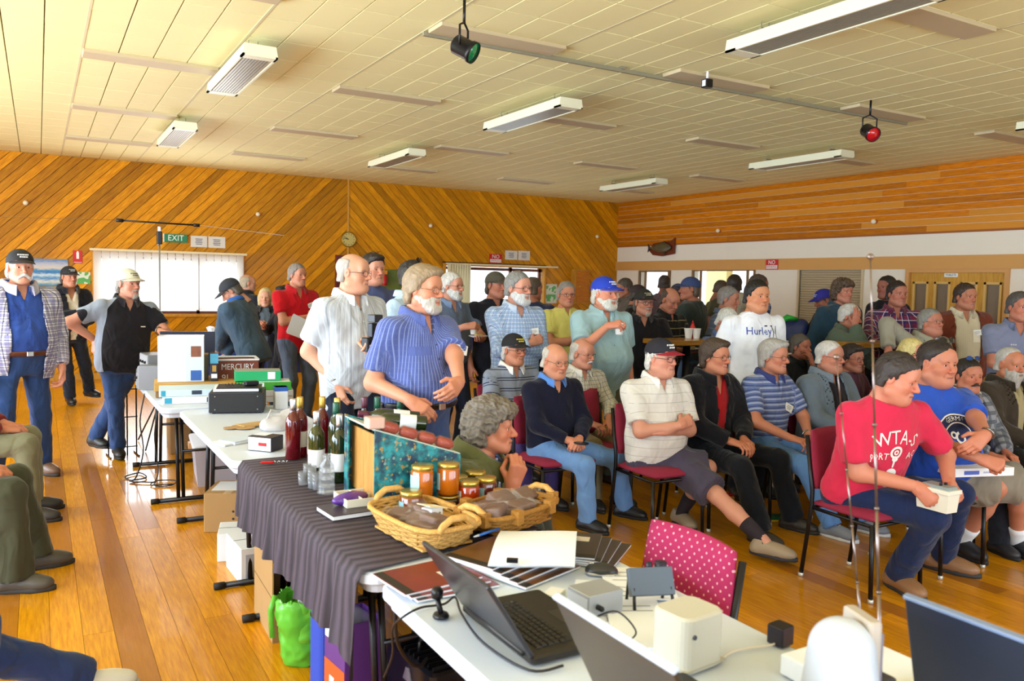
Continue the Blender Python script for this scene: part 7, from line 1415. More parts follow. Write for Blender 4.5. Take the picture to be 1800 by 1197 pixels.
PP['navytee'] = person('dark-haired man in slate blue T-shirt, arms folded, behind the white-shirted man', (656, 474), 7.3, fa=22, hfa=36, fat=.16, belly=.03, skin='cf9880', hair=('thick', '2c221d'), face='b', shirt=dict(mat=fb('474d70'), sleeve=.66), trousers=JEANS('2a3348'), arms=('cross_over', 'cross_under'))
PP['hidden'] = person('man in pale blue shirt mostly hidden behind the striped-shirt man', (727, 488), 6.5, fa=62, hfa=70, fat=.1, skin='c99178', hair=('short', '2b2724'), shirt=dict(mat=fb('b9d2ea'), neck='polo', collar='b9d2ea', hem=-.15), trousers=JEANS('6f95cc'), arms=('side', 'side'))
PP['stripe'] = person('grey-bearded man in blue pinstriped short-sleeved shirt and belt behind the wine bottles', (745, 508), 4.6, fa=40, hfa=58, hp=2, belly=.10, fat=.05, skin='d59a7e', hair=('grownout', '9a8468'), beard=('beard', 'c9c3bb'), glasses='8a7a62', face='b', shirt=dict(mat=fb('5361a0', (0, .0145, .22, 0, '8f9ccf', .8), (1, .03, .06, 0, '6c7ab8', .5)), neck='polo', collar='5664a4', sleeve=.80, hem=.02, infl=.006), trousers=JEANS('40527c', belt='15130f', waist=.05),
    arms=(('px', 718, 702, -.28, (.25, -1, -.1), (-.35, .75, -.5), (.6, .3, .6), 'relax'), ('px', 808, 672, -.30, (.9, -.5, 0), (-.8, .4, -.3), (.4, .7, .4), 'relax')))
PP['slate'] = person('white-bearded man in glasses and slate polo with a cup and a plate', (795, 503), 7.8, fa=32, hfa=56, belly=.05, fat=.08, skin='d6a08a', hair=('short', 'd5d1cb'), beard=('beard', 'dcd8d2'), glasses='7a746c', face='e', shirt=dict(mat=fb('5f6c84', (1, .5, .015, .42, 'b8c4dc', .8)), neck='polo', collar='7588a8', sleeve=.7), trousers=JEANS('23283a'), arms=('cup', 'plate'), who='the white-bearded man in slate polo')
PP['blacktee'] = person('man in olive cap and black T-shirt with hanging arms by the glazed door', (872, 502), 8.0, fa=28, hfa=44, fat=.12, belly=.03, skin='b9806a', hair=('undercap', '4a4038'), cap=('4b463a', '4b463a', None), shirt=dict(mat=fb('1b1a22'), neck='v', vz=.42, sleeve=.7), trousers=JEANS('1c1e28'), arms=('side', 'side'))
PP['check'] = person('white-bearded man in blue check shirt with name badge and folded arms', (911, 507), 6.9, hs=1.07, fa=28, hfa=48, fat=.06, belly=.03, skin='d6a08a', hair=('short', '8b8985'), beard=('beard', 'e2ddd6'), glasses='6a6660', face='e', shirt=dict(mat=B_PLAID, neck='polo', collar='c2d0e6', sleeve=1.9, hem=-.10, infl=.008), trousers=JEANS('3d5e94'), arms=('cross_over', 'cross_under'))
PP['navyback'] = person('man in navy jacket seen from behind at the glazed door', (938, 508), 8.9, fa=160, hfa=140, fat=.12, skin='b9806a', hair=('crop', '5a4c40'), shirt=dict(mat=fb('2a3150'), sleeve=1.9), trousers=tr_('22242e'))
PP['yellow'] = person('grey-haired man in yellow T-shirt and glasses with folded arms', (996, 518), 8.2, fa=24, hfa=18, fat=.08, belly=.03, skin='cf9478', hair=('short', '8f8a86'), glasses='5c5a58', shirt=dict(mat=fb('dcd373'), neck='polo', vz=.44, sleeve=.68, hem=-.16), trousers=tr_('5a5a58'), arms=('cross_over', 'cross_under'))
PP['teal'] = person('white-bearded man in bright blue cap and long pale teal shirt holding a cup', (1063, 516), 6.85, hs=1.05, fa=30, hfa=50, belly=.11, fat=.2, skin='d8987e', hair=('undercap', 'cfc8c0'), beard=('beard', 'e0d8cc'), cap=('1b3ab4', '1b3ab4', 'f2f2f2'), face='b', shirt=dict(mat=fb('9dbcc2'), neck='polo', collar='9dbcc2', sleeve=.78, hem=-.26, infl=.014), trousers=tr_('5c5a4e'), arms=(('px', 1068, 573, -.22, (.8, -.3, -.8), (-.6, .7, .2), (.35, .5, .75), 'grip'), 'side'), who='the man in the blue cap')
PP['blackpolo'] = person('man with dark cap, grey goatee, glasses and plain black polo standing by bar table', (1132, 532), 7.8, fa=16, hfa=28, belly=.05, fat=.12, skin='bf8a74', hair=('undercap', '5a524a'), beard=('goatee', 'a8a098'), cap=('1e1c18', '1e1c18', 'b8b090'), glasses='3a3836', shirt=dict(mat=fb('17151a'), neck='polo', collar='1d1b20', sleeve=.74, hem=-.15), trousers=JEANS('222b48'), arms=('side', 'lap'))
PP['plate'] = person('balding man in black polo with fine pale stripes looking down at his food', (1178, 528), 8.3, fa=48, hfa=42, hp=24, lean=6, belly=.05, fat=.14, skin='b9806a', hair=('ring', '43352b'), shirt=dict(mat=fb('1d1a1b', (1, .075, .09, 0, 'b9a87a', .8)), neck='polo', collar='1d1a1b', sleeve=.74), trousers=tr_('22242e'), arms=('plate', 'cup'))
FAR = 'people queueing at the serveries'
person('man in brown shirt facing left near the room corner', (1098, 506), 11.6, fa=-75, hp=15, skin='a8745c', hair=('short', '4b4036'), shirt=dict(mat=fb('5b5148'), neck='polo', collar='5b5148'), trousers=tr_('2a2a30'), group=FAR)
person('man in dark jacket and maroon cap behind the black polo man', (1122, 519), 10.4, fa=70, hp=10, skin='a06e58', hair=('undercap', '3a302a'), cap=('2e2226', '2e2226', None), shirt=dict(mat=fb('282422'), sleeve=1.9), trousers=tr_('24242a'), group=FAR)
person('man in mauve shirt seen from behind against the narrow servery opening', (1168, 499), 12.4, fa=165, skin='8a5c4c', hair=('crop', '3a2c28'), shirt=dict(mat=fb('5e4c54')), trousers=tr_('2a2a30'), group=FAR)
person('man with dark cap seen from behind next to the plain wall panel', (1192, 517), 10.6, fa=150, skin='96644f', hair=('undercap', '3a3030'), cap=('332b33', '332b33', None), shirt=dict(mat=fb('252021'), sleeve=1.9), trousers=tr_('24242a'), group=FAR)
PP['greencoat'] = person('man in navy cap and dark green jacket turned left at the wide servery', (1212, 508), 9.3, fa=-110, hfa=-75, fat=.15, skin='a87058', hair=('undercap', '5a4a40'), cap=('2b3b66', '2b3b66', None), shirt=dict(mat=fb('303834'), sleeve=1.95, infl=.02, neck='high', name='jacket'), trousers=JEANS('5f7fb0'), arms=('lap', 'lap'))
person('man in olive shirt seen from behind in front of the bright servery', (1291, 502), 10.8, fa=172, skin='8a5c4c', hair=('thick', '2e241f'), shirt=dict(mat=fb('4b4734')), trousers=tr_('24242a'), group=FAR)
person('brown-haired person looking down at the end of the servery queue', (1268, 510), 11.6, fa=120, hp=20, skin='96644f', hair=('short', '4b3a2e'), shirt=dict(mat=fb('575232')), trousers=tr_('24242a'), group=FAR)
PP['longhair'] = person('woman with long grey-blond hair seen from behind beside the white T-shirt man', (1304, 535), 9.0, fa=150, face='f', skin='a87a62', hair=('bob', 'a39780'), shirt=dict(mat=fb('8a8474')), trousers=tr_('3a3a40'))
person('man in blue check shirt standing behind the man in the white T-shirt', (1334, 503), 9.6, fa=120, skin='96644f', hair=('short', '4a3c34'), shirt=dict(mat=fb('33426e', (0, .05, .3, 0, '8fa0c8', .6), (1, .05, .3, 0, '8fa0c8', .6)), sleeve=1.9, hem=-.15), trousers=tr_('2a2c34'), group=FAR)
PP['greyshort'] = person('short-haired man in blue-grey striped polo standing at the bar table', (1281, 526), 8.4, fa=68, hfa=72, hp=6, skin='b07a62', hair=('short', '7d7670'), shirt=dict(mat=fb('4c5466', (1, .05, .12, 0, '7d8698', .7)), neck='polo', collar='4c5a72'), trousers=tr_('2a2c34'))
PP['whiteseat'] = person('white-haired man in blue shirt sitting low at the bar table, reading', (1278, 566), 7.8, pose='sit', pz=.72, fa=40, hfa=40, hp=28, lean=10, skin='c98e78', hair=('short', 'd9d5cf'), shirt=dict(mat=fb('5c73a8'), neck='polo', collar='5c73a8', sleeve=1.9), trousers=tr_('3a3c48'), arms=('lap', 'lap'))
PP['hurley'] = person('dark-haired young man in white T-shirt with blue surf lettering', (1331, 521), 6.6, fa=30, hfa=36, fat=.10, skin='c78d68', hair=('short', '14110f'), face='b', shirt=dict(mat=fb('e2e3e8'), sleeve=.72, hem=-.16, infl=.004), trousers=tr_('2b2d36'), arms=('side', 'side'))
# --- standing and seated on the right
PP['bluecap_far'] = person('man in royal blue cap and dark jacket turned left in front of the shutter', (1447, 528), 9.6, fa=-60, hp=18, lean=6, skin='a4705a', hair=('undercap', '4a3a34'), cap=('232388', '232388', 'c8c8e0'), shirt=dict(mat=fb('2c2521'), sleeve=1.9), trousers=tr_('24242a'), arms=('cup', 'side'))
PP['curlytall'] = person('man with bushy brown hair and dark teal jacket in front of the shutter', (1482, 513), 8.6, fa=46, hfa=44, fat=.14, skin='b47c66', hair=('curly', '54402f'), shirt=dict(mat=fb('2a4356'), sleeve=1.95, infl=.016, collar='2a4356', name='jacket'), trousers=JEANS('2a3a5c'), hs=.95)
PP['cheek'] = person('white-haired man in green-grey jacket resting his cheek on one hand', (1494, 557), 8.0, pose='sit', pz=.84, fa=72, hfa=70, hp=8, lean=14, fat=.15, skin='bb8068', hair=('short', 'c9c5bf'), shirt=dict(mat=fb('566456'), sleeve=1.95, infl=.016, neck='high', collar='566456', name='jacket'), trousers=tr_('2c2e38'), arms=(('px', 1502, 574, -.12, (.6, .5, -1), (0, -.1, 1), (.6, .6, 0), 'flat'), ('table', (-.05, -.05, .08))))
PP['redplaid'] = person('dark-haired man in maroon plaid shirt over white T-shirt behind the tall table', (1577, 517), 8.3, fa=18, hfa=34, fat=.12, skin='ad7460', hair=('short', '241a17'), shirt=dict(mat=plaid('7c2c48', (0, .075, .42, 0, '2c2c5c', .75), (1, .075, .42, 0, '2c2c5c', .75), (0, .075, .08, .62, 'e0d0d8', .8), (1, .075, .08, .62, 'e0d0d8', .8)), neck='polo', collar='6c2a44', sleeve=1.9, vz=.40), trousers=tr_('2a2c36'), arms=('table', 'table'))
person('man in dark jacket half hidden behind the maroon plaid shirt man', (1558, 506), 9.4, fa=-40, skin='96604e', hair=('short', '1f1814'), shirt=dict(mat=fb('1f1d24'), sleeve=1.9), trousers=tr_('24242a'))
PP['beige'] = person('grey-haired man in beige jacket leaning one arm along the tall table', (1636, 567), 7.4, pose='sit', pz=.80, fa=48, hfa=52, hp=-8, lean=4, fat=.16, belly=.03, skin='b67c66', hair=('short', '86837c'), glasses='9a958c', face='b', shirt=dict(mat=fb('dfe2ea'), neck='polo', collar='e4e8f0', sleeve=0), jacket=dict(mat=fb('928d7c'), open=.055, sleeve=1.95, vopen=True, collar='98937f'), trousers=tr_('3c3c40'), arms=(('px', 1562, 612, -.15, (.9, -.2, .5), (.3, .3, -.9), (.3, .8, .3), 'relax'), 'lap'))
PP['cardigan'] = person('dark-haired man in rust cardigan over cream shirt before the toilet doors', (1697, 522), 8.0, fa=28, hfa=44, fat=.08, belly=.03, skin='b57c62', hair=('short', '3a2b22'), shirt=dict(mat=fb('cfc3a6', (0, .02, .12, 0, 'b9ac8c', .6)), neck='polo', collar='d6cbb0', sleeve=0, hem=-.02), jacket=dict(mat=fb('6d3220'), open=.115, sleeve=1.95, hem=-.24, name='cardigan'), trousers=tr_('40382e'), arms=('side', 'side'))
PP['edge'] = person('man in grey-blue polo with folded arms at the right edge', (1792, 540), 7.0, fa=18, hfa=36, fat=.12, belly=.04, skin='b87c66', hair=('short', '4f4a48'), shirt=dict(mat=fb('747890'), neck='polo', collar='6a7290', sleeve=.74), trousers=tr_('34363e'), arms=('cross_over', 'cross_under'))
# --- seated rows, facing the speaker
PP['crouch'] = person('man with tousled grey hair and olive vest crouching, chin on hand, behind the jam jars', (864, 750), 3.9, pose='sit', pz=.30, fa=80, hfa=84, hp=2, lean=16, skin='c8896c', hair=('curly', '72675a'), face='c', hs=.94, shirt=dict(mat=fb('39508a', (0, .03, .3, 0, 'c8cfe0', .7), (1, .03, .3, 0, 'c8cfe0', .7)), neck='polo', collar='4a5c94', sleeve=0), jacket=dict(mat=fb('55562f'), open=.045, sleeve=1.9, vopen=True, name='quilted_jacket', collar='5a5b34'), trousers=tr_('34342c'), arms=(('px', 899, 858, -.10, (.5, .3, -1), (.05, .02, 1), (.8, .5, .1), 'grip'), 'lap'))
RA = -90
PP['yellowcap'] = person('man in black cap with yellow lettering and grey striped polo, white collar', (904, 615), Y=5.55, pose='sit', a=RA, hfa=38, belly=.04, fat=.08, skin='cf9276', hair=('undercap', 'cfcac4'), cap=('191920', '191920', 'e6cc1e'), glasses='6a6458', face='e', shirt=dict(mat=fb('8d95a6', (1, .085, .10, 0, '1e2646', .95), (1, .085, .08, .22, '1e2646', .95)), neck='polo', collar='f0efec', sleeve=.75), trousers=tr_('4b3f78'), arms=('lap', 'lap'), shoes=('2a2624', '1a1818', None))
PP['navy'] = person('bald man in glasses, navy V-neck jumper and light jeans, hands together', (976, 634), Y=4.85, pose='sit', a=RA, hfa=36, hp=8, belly=.05, fat=.08, skin='d69c80', hair=('ring', 'd5cdc4'), glasses='8a8478', face='b', shirt=dict(mat=fb('14162c'), neck='v', vz=.40, sleeve=1.95, collar='5b8fe0', name='jumper'), trousers=JEANS('6f97cc'), arms=('clasp', 'clasp'), feet=((1032, 932, 0, 52), (1098, 908, 0, 62)), shoes=('15151a', '0d0d10', '101014'))
PP['moust'] = person('elderly man with white moustache and cream check shirt behind the navy jumper', (1024, 622), Y=5.35, pose='sit', a=RA, hfa=52, hp=4, skin='cf9680', hair=('ring', 'cbc4bb'), beard=('moustache', 'e0dcd6'), glasses='8a8070', shirt=dict(mat=plaid('d9d5ca', (0, .035, .12, 0, '5a5a6a', .75), (1, .035, .12, 0, '5a5a6a', .75), (0, .035, .3, .4, 'b9b4a4', .5)), neck='polo', collar='d9d5ca', sleeve=1.7), trousers=tr_('857655'), arms=('lap', 'lap'))
PP['wpolo'] = person('man in black cap with red brim, white polo and shorts, arms folded, legs apart', (1162, 629), Y=4.28, pose='sit', a=-98, hfa=52, belly=.055, fat=.10, skin='d69e88', hair=('undercap', 'd8d4ce'), cap=('1b1a26', '8e1426', 'eeeeee'), glasses='4a4448', face='b', shirt=dict(mat=fb('dcd8d2', (1, .060, .07, 0, 'a89f98', .65), (1, .060, .05, .4, 'd8cfbf', .7)), neck='polo', collar='efece6', sleeve=.80, infl=.004), trousers=tr_('494355', cut=.93, name='shorts', loose=.022), arms=('cross_over', 'cross_under'), feet=((1196, 922, 0, 30), (1360, 990, 0, 66)), shoes=('9c8870', '2c2a30', None), socks=('2a2128', .40))
PP['redshirt'] = person('smiling woman with short brown hair, glasses, black jacket over red top', (1257, 627), Y=4.36, pose='sit', a=RA, hfa=56, skin='c98c70', hair=('grownout', '46362a'), glasses='5a5650', face='e', shirt=dict(mat=fb('a5141c'), neck='v', sleeve=0), jacket=dict(mat=fb('131319', wrinkle=.8), open=.042, sleeve=1.95, vopen=True, collar='131319'), trousers=tr_('14161d', flare=.018), arms=('lap', ('lap', (-.06, 0, 0))), feet=((1335, 955, 0, 50), (1392, 930, 0, 60)), shoes=('332d26', '221e1a', '55504a'))
PP['brownjkt'] = person('grey-haired man in brown jacket behind the woman with the red top', (1345, 609), Y=5.2, pose='sit', a=RA, hfa=60, fat=.12, skin='b67c68', hair=('short', '9c948c'), shirt=dict(mat=fb('4b6bb0'), neck='polo', collar='4b6bb0', sleeve=0), jacket=dict(mat=fb('3a2c2e'), open=.04, sleeve=1.95, vopen=True, collar='3a2c2e'), trousers=tr_('2a2a30'), arms=('lap', 'lap'))
PP['bluestripe'] = person('smiling man with wavy grey hair, glasses, blue striped polo and name badge', (1360, 627), Y=4.28, pose='sit', a=RA, hfa=62, skin='c98c72', hair=('grownout', 'a9a49e'), glasses='7a7670', face='e', shirt=dict(mat=fb('6070a2', (1, .042, .30, 0, 'a9b5d2', .8), (1, .042, .12, .5, '2c3462', .9)), neck='polo', collar='39427c', sleeve=.80), trousers=JEANS('5f88c0'), arms=('lap', 'lap'), feet=((1462, 944, 0, 58), (1516, 934, 0, 62)), shoes=('7d828e', 'd9d9da', 'c8c8cc'))
PP['mouth'] = person('man in black jumper holding one hand to his mouth', (1407, 610), Y=5.45, pose='sit', a=RA, hfa=58, fat=.1, skin='b67c68', hair=('short', '5b544e'), shirt=dict(mat=fb('16171a'), sleeve=1.95, collar='16171a', name='jumper'), trousers=tr_('24262e'), arms=('lap', ('px', 1428, 640, -.15, (.4, .5, -1), (-.3, -.2, 1), (.3, 1, 0), 'relax')))
PP['greyjkt'] = person('heavy man with cropped white hair, glasses and open grey jacket', (1459, 627), Y=4.25, pose='sit', a=RA, hfa=60, fat=.20, belly=.06, skin='c08872', hair=('crop', 'c9c5c0'), glasses='6a625a', face='d', shirt=dict(mat=fb('1f1922'), neck='polo', collar='1f1922', sleeve=0), jacket=dict(mat=fb('697684'), open=.085, sleeve=1.95, collar='74808e'), trousers=tr_('24262e'), arms=('lap', 'lap'))
PP['mauvewoman'] = person('woman with dark cropped hair, glasses and mauve top beside the grey jacket', (1498, 631), Y=4.55, pose='sit', a=RA, hfa=52, face='f', skin='b27a66', hair=('thick', '2b2020'), glasses='6a5a5a', shirt=dict(mat=fb('573044'), sleeve=1.9), trousers=tr_('2a2430'), arms=('lap', 'lap'))
PP['blondeseat'] = person('blond woman mostly hidden between the red and the blue T-shirt', (1604, 622), Y=4.15, pose='sit', a=RA, hfa=50, face='f', skin='c89078', hair=('bob', 'd6c27e'), shirt=dict(mat=fb('4a6a8c'), sleeve=1.9), trousers=tr_('3a3c48'), arms=('lap', 'lap'))
PP['redtee'] = person('man in crimson printed T-shirt and jeans leaning forward holding a white unit', (1578, 664), Y=2.78, pose='sit', a=-106, hfa=72, hp=16, lean=22, fat=.10, belly=.02, skin='cf8e76', hair=('short', '352b27'), face='b', shirt=dict(mat=fb('cf2a4a'), sleeve=.78, hem=-.06, infl=.004), trousers=JEANS('1e2a4e'), arms=(('px', 1610, 855, -.08, (.8, -.6, -.3), (-.3, .9, -.2), (.9, .2, .3), 'grip'), ('px', 1668, 848, -.02, (.8, -.6, -.3), (-.1, .9, -.2), (.9, .2, .3), 'grip')), feet=((1578, 1036, 0, 40), (1655, 1002, 0, 75)), shoes=('8c6444', '2b2a2c', '2a1c22'))
PP['bluetee'] = person('heavy man in royal blue printed T-shirt and khaki shorts with a flat white carton', (1648, 638), Y=3.05, pose='sit', a=-106, hfa=48, hp=4, fat=.34, belly=.11, skin='c98a70', hair=('crop', '2f2622'), face='d', hs=1.06, shirt=dict(mat=fb('2b52b6'), sleeve=.85, hem=-.10, infl=.006), trousers=tr_('8b8172', cut=.94, name='shorts', loose=.03), arms=(('px', 1722, 806, -.40, (.9, -.2, -.5), (-.5, .6, -.2), (.2, .8, .5), 'fist'), ('px', 1735, 768, -.46, (.9, -.2, -.5), (-.9, .2, -.5), (.2, .8, .5), 'relax')), feet=((1690, 975, 0, 40), (1785, 975, 0, 50)), shoes=('23232b', '15151a', '2a2a30'), socks=('e6e6ea', .26))
PP['moustblue'] = person('grinning man with dark moustache, royal blue polo and open check jacket', (1702, 661), Y=3.3, pose='sit', a=-95, hfa=36, fat=.10, skin='bb7c62', hair=('short', '221b19'), beard=('moustache', '241a17'), face='e', shirt=dict(mat=fb('2149ae'), neck='polo', collar='2149ae', sleeve=0), jacket=dict(mat=fb('8c8c92', (0, .07, .45, 0, '3a404c', .7), (1, .07, .45, 0, '3a404c', .7)), open=.10, sleeve=1.95, collar='cfc8ba'), trousers=tr_('1d1e26'), arms=('lap', 'lap'), shoes=('2a2a30', '1a1a1e', None))
PP['greybeard'] = person('man with bushy grey beard and dark brown jacket at right edge of front row', (1776, 640), Y=3.4, pose='sit', a=-95, hfa=48, hp=6, fat=.14, skin='c08468', hair=('thin', 'b5b1ac'), beard=('longbeard', 'b3aea6'), shirt=dict(mat=fb('a3936c'), neck='polo', collar='a3936c', sleeve=0), jacket=dict(mat=fb('3b3127'), open=.045, sleeve=1.95, vopen=True, collar='30281f'), trousers=tr_('2a2620'), arms=('lap', 'lap'), shoes=('2a2a30', '1a1a1e', None))
# --- along the left wall, mostly outside the picture
SD = dict(pose='sit', a=-4, arms=('lap', 'lap'), near=1)
PP['left1'] = person('seated person in khaki trousers at the left edge, farther of the two', at=(-.50, 6.5, 1.22), shirt=dict(mat=fb('7a2a2a'), sleeve=1.9), trousers=tr_('77745a'), **SD)
PP['left2'] = person('seated person in dark olive trousers and grey shoe at the left edge', at=(-.56, 5.12, 1.22), feet=((None,), (62, 1000)), shirt=dict(mat=fb('3a3a3a'), sleeve=1.9), trousers=tr_('41412f', loose=.022, flare=.02), shoes=('4a443c', '2a2622', None), **SD)
PP['left3'] = person('seated person in blue jeans and white shoe at the bottom left corner', at=(-.62, 3.30, 1.22), feet=((None,), (150, 1228)), shirt=dict(mat=fb('5a5a66'), sleeve=1.9), trousers=JEANS('2d3c66', ), shoes=('d9d5cc', 'b8b2a8', None), **SD)
# ------------------------------------------------------------------ chairs under the sitters, things worn and held
for k, l in (('yellowcap', 'maroon chair under the man with yellow cap lettering'), ('navy', 'maroon chair under the man in the navy jumper'), ('moust', 'maroon chair under the elderly man with moustache'), ('wpolo', 'maroon chair under the man in white polo and shorts'), ('redshirt', 'maroon chair under the woman in black jacket'),
             ('brownjkt', 'maroon chair under the man in brown jacket'), ('bluestripe', 'maroon chair under the man in blue striped polo'), ('mouth', 'maroon chair under the man with hand to mouth'), ('greyjkt', 'maroon chair under the man in grey jacket'), ('mauvewoman', 'maroon chair under the woman in mauve'), ('blondeseat', 'maroon chair under the blond woman'),
             ('redtee', 'maroon chair under the man in the crimson T-shirt'), ('bluetee', 'maroon chair under the man in the royal blue T-shirt'), ('moustblue', 'maroon chair under the grinning man with moustache'), ('greybeard', 'maroon chair under the man with bushy grey beard')): under(PP[k], l)
chair('empty maroon chair between the navy jumper and the white polo', 3.62, 5.0, math.pi)
chair('empty maroon chair behind the woman in the black jacket', 4.72, 5.25, math.pi)
for k, l in (('left1', 'maroon chair at the left edge under the khaki trousers'), ('left2', 'maroon chair at the left edge under the olive trousers'), ('left3', 'maroon chair at the bottom left under the blue jeans')): under(PP[k], l)
def stool(pp, label):
    p = pp['pel']; h = p[2] - .10; t = thing('bar_stool', label, 'stool', (p[0], p[1], 0), 0, 'bar stools'); MB().lathe([(.001, h - .05), (.16, h - .05), (.18, h - .03), (.17, h), (.001, h + .005)], n=20).obj('seat', M_MAR, t, True)
    for q in range(4): a = q * R90 + .78; MB().tube([(.12 * math.cos(a), .12 * math.sin(a), h - .05), (.20 * math.cos(a), .20 * math.sin(a), 0)], .014, 8).obj('leg', M_BLK, t, True)
    MB().tube([(.165 * math.cos(a), .165 * math.sin(a), .22) for a in np.linspace(0, 2 * math.pi, 17)], .009, 6, False).obj('foot_ring', M_BLK, t, True)
stool(PP['whiteseat'], 'bar stool under the white-haired man in blue'); stool(PP['cheek'], 'bar stool under the man resting his cheek'); stool(PP['beige'], 'bar stool under the man in the beige jacket')
WHITE_PR, NAVY_PR = mat('print_white', 'e9e4dc', .8), mat('print_navy', '16224e', .8)
for k, x, z, rot in (('check', -.10, .31, 6), ('bluestripe', -.09, .27, -25), ('yellowcap', -.05, .28, 30), ('stripe', -.13, .33, -10), ('red', -.10, .34, 20), ('cardigan', -.075, .33, 4)): badge(PP[k], x, z, rot=rot)
# surf lettering on the white T-shirt
pz_ = PP['hurley']; HB = mat('surf_blue', '1f3f96', .8); print_on(pz_, [text2d('Hurley', .085, .02, .385, .92)], HB, name='lettering'); print_on(pz_, [text2d(')(', .11, -.115, .385, .7)], mat('surf_navy', '141c3c', .8), name='logo'); print_on(pz_, [([(-.10, .432), (-.03, .432), (-.03, .422), (-.10, .422)], [(0, 1, 2, 3)])], NAVY_PR, name='logo')
pz_ = PP['redtee']; print_on(pz_, [text2d('WTA-S', .095, .0, .385, .85, arc=.22)], WHITE_PR, name='lettering'); print_on(pz_, [text2d('PORT', .050, .095, .285, .9), text2d('AC', .050, -.10, .285, .9)], WHITE_PR, name='lettering')
def ringp(cx, cz, r0, r1, a0=0, a1=2 * math.pi, n=20): return [(cx + r * math.cos(a0 + (a1 - a0) * i / n), cz + r * math.sin(a0 + (a1 - a0) * i / n)) for i in range(n + 1) for r in (r0, r1)], [(2 * i, 2 * i + 1, 2 * i + 3, 2 * i + 2) for i in range(n)]
print_on(pz_, [ringp(0, .31, .022, .034), ringp(0, .31, .006, .014), ringp(0, .275, .004, .016), ([(-.006, .275), (.006, .275), (.004, .225), (-.004, .225)], [(0, 1, 2, 3)]), ringp(0, .19, .0, .030), ringp(-.055, .14, .012, .022), ringp(.0, .13, .012, .024), ringp(.06, .19, .01, .02)], WHITE_PR, name='emblem'); print_on(pz_, [text2d('EST', .04, .07, .145, .9)], WHITE_PR, name='lettering')
pz_ = PP['bluetee']; print_on(pz_, [ringp(-.02, .24, .10, .135, 0, math.pi), ringp(-.02, .24, .0, .09, .2, math.pi - .2)], NAVY_PR, name='emblem'); print_on(pz_, [ringp(-.02, .24, .135, .142, 0, math.pi), ringp(-.02, .24, .092, .098, 0, math.pi)], WHITE_PR, name='emblem'); print_on(pz_, [([(-.16, .235), (.12, .235), (.12, .165), (-.16, .165)], [(0, 1, 2, 3)])] if False else [([(.12 - .28 * i / 8, .238) for i in range(9)] + [(.12 - .28 * i / 8, .165) for i in range(9)], [(i, i + 1, i + 10, i + 9) for i in range(8)])], NAVY_PR, name='emblem')
def lifted(fn, d):                     # second ink layer just above the first
    global on_front
    o_ = on_front
    def f2(pp, x, z, layer=None, lift=.003): return o_(pp, x, z, layer, lift + d)
    on_front = f2
    try: fn()
    finally: on_front = o_
lifted(lambda: (print_on(pz_, [text2d('GERMAN', .034, -.02, .357, 1.0, arc=.117)], WHITE_PR, name='lettering'), print_on(pz_, [text2d('BREWERY', .058, -.02, .20, .95)], WHITE_PR, name='lettering'), print_on(pz_, [ringp(-.02, .255, .02, .034), ringp(.02, .27, .01, .02)], WHITE_PR, name='emblem')), .0015)
pz_ = PP['navytee']; print_on(pz_, [([(.09 - .18 * i / 10, .30 + .03 * math.sin(i * 2.1)) for i in range(11)] + [(.09 - .18 * i / 10, .255) for i in range(11)], [(i, i + 1, i + 12, i + 11) for i in range(0, 10, 2)])], mat('faded_print', '9aa4b4', .8), name='print')
pz_ = PP['edge']; print_on(pz_, [text2d('ooo', .03, .06, .34, 1.0)], WHITE_PR, name='print')
for k in ('polo', 'blackpolo'): print_on(PP[k], [([(-.13, .30), (-.085, .30), (-.085, .29), (-.13, .29)], [(0, 1, 2, 3)])], WHITE_PR, name='logo')
# buttons and pockets
def buttons(k, z0, z1, n, c='e0dcd4'):
    pp = PP[k]
    for i in range(n):
        p = on_front(pp, .0, z0 + (z1 - z0) * i / (n - 1), lift=.003)
        if p is not None: MB().lathe([(.0055, 0), (.0055, .003), (.001, .0035)], n=8).obj('button', mat('button_' + c, c, .4), pp['front'][0], M=frame(p, pp['tr'], pp['tu']) @ Matrix.Rotation(R90, 4, 'X'))
buttons('stripe', .36, .06, 5, '3a4270'); buttons('white', .36, -.12, 6); buttons('check', .38, .28, 2); buttons('teal', .36, -.1, 5, '7a9aa0'); buttons('plaid', .36, .08, 5, '24386e')
def pocket(k, x, z, w_, h_, m):
    pp = PP[k]; n = 4; vs = [(x + w_ * (i / n - .5), z + h_ * (.5 - j / n)) for j in range(n + 1) for i in range(n + 1)]; fs = [(j * 5 + i, j * 5 + i + 1, j * 5 + i + 6, j * 5 + i + 5) for j in range(n) for i in range(n)]
    print_on(pp, [(vs, fs)], m, name='pocket')
pocket('stripe', .10, .33, .12, .045, fb('5b69ab')); pocket('stripe', -.10, .33, .12, .045, fb('5b69ab')); pocket('plaid', .09, .33, .10, .11, fb('29428a')); pocket('cardigan', -.07, .29, .08, .10, fb('e6dfca'))
cm = PP['white']; W, fd, do, xx = cm['HW']['L']; c0 = W + fd * .09 + cm['root'] + cm['f'] * .02; t = thing('flash_camera', 'black camera with upright flash held by the white-shirted man', 'camera', c0, math.atan2(cm['f'][1], cm['f'][0])); MB().rbox((0, 0, -.02), (.07, .13, .09), .012, 3).obj('body', M_BLK, t); MB().lathe([(.036, 0), (.036, .06), (.030, .064)], n=16).obj('lens', M_BLK, t, True, M=Matrix.Translation((.03, 0, -.03)) @ Matrix.Rotation(R90, 4, 'Y')); MB().rbox((0, .01, .07), (.05, .065, .09), .008, 2).obj('flash', M_BLK, t); MB().rbox((.015, .01, .145), (.075, .07, .05), .008, 2).obj('flash_head', mat('flash_grey', '26262c', .4), t)
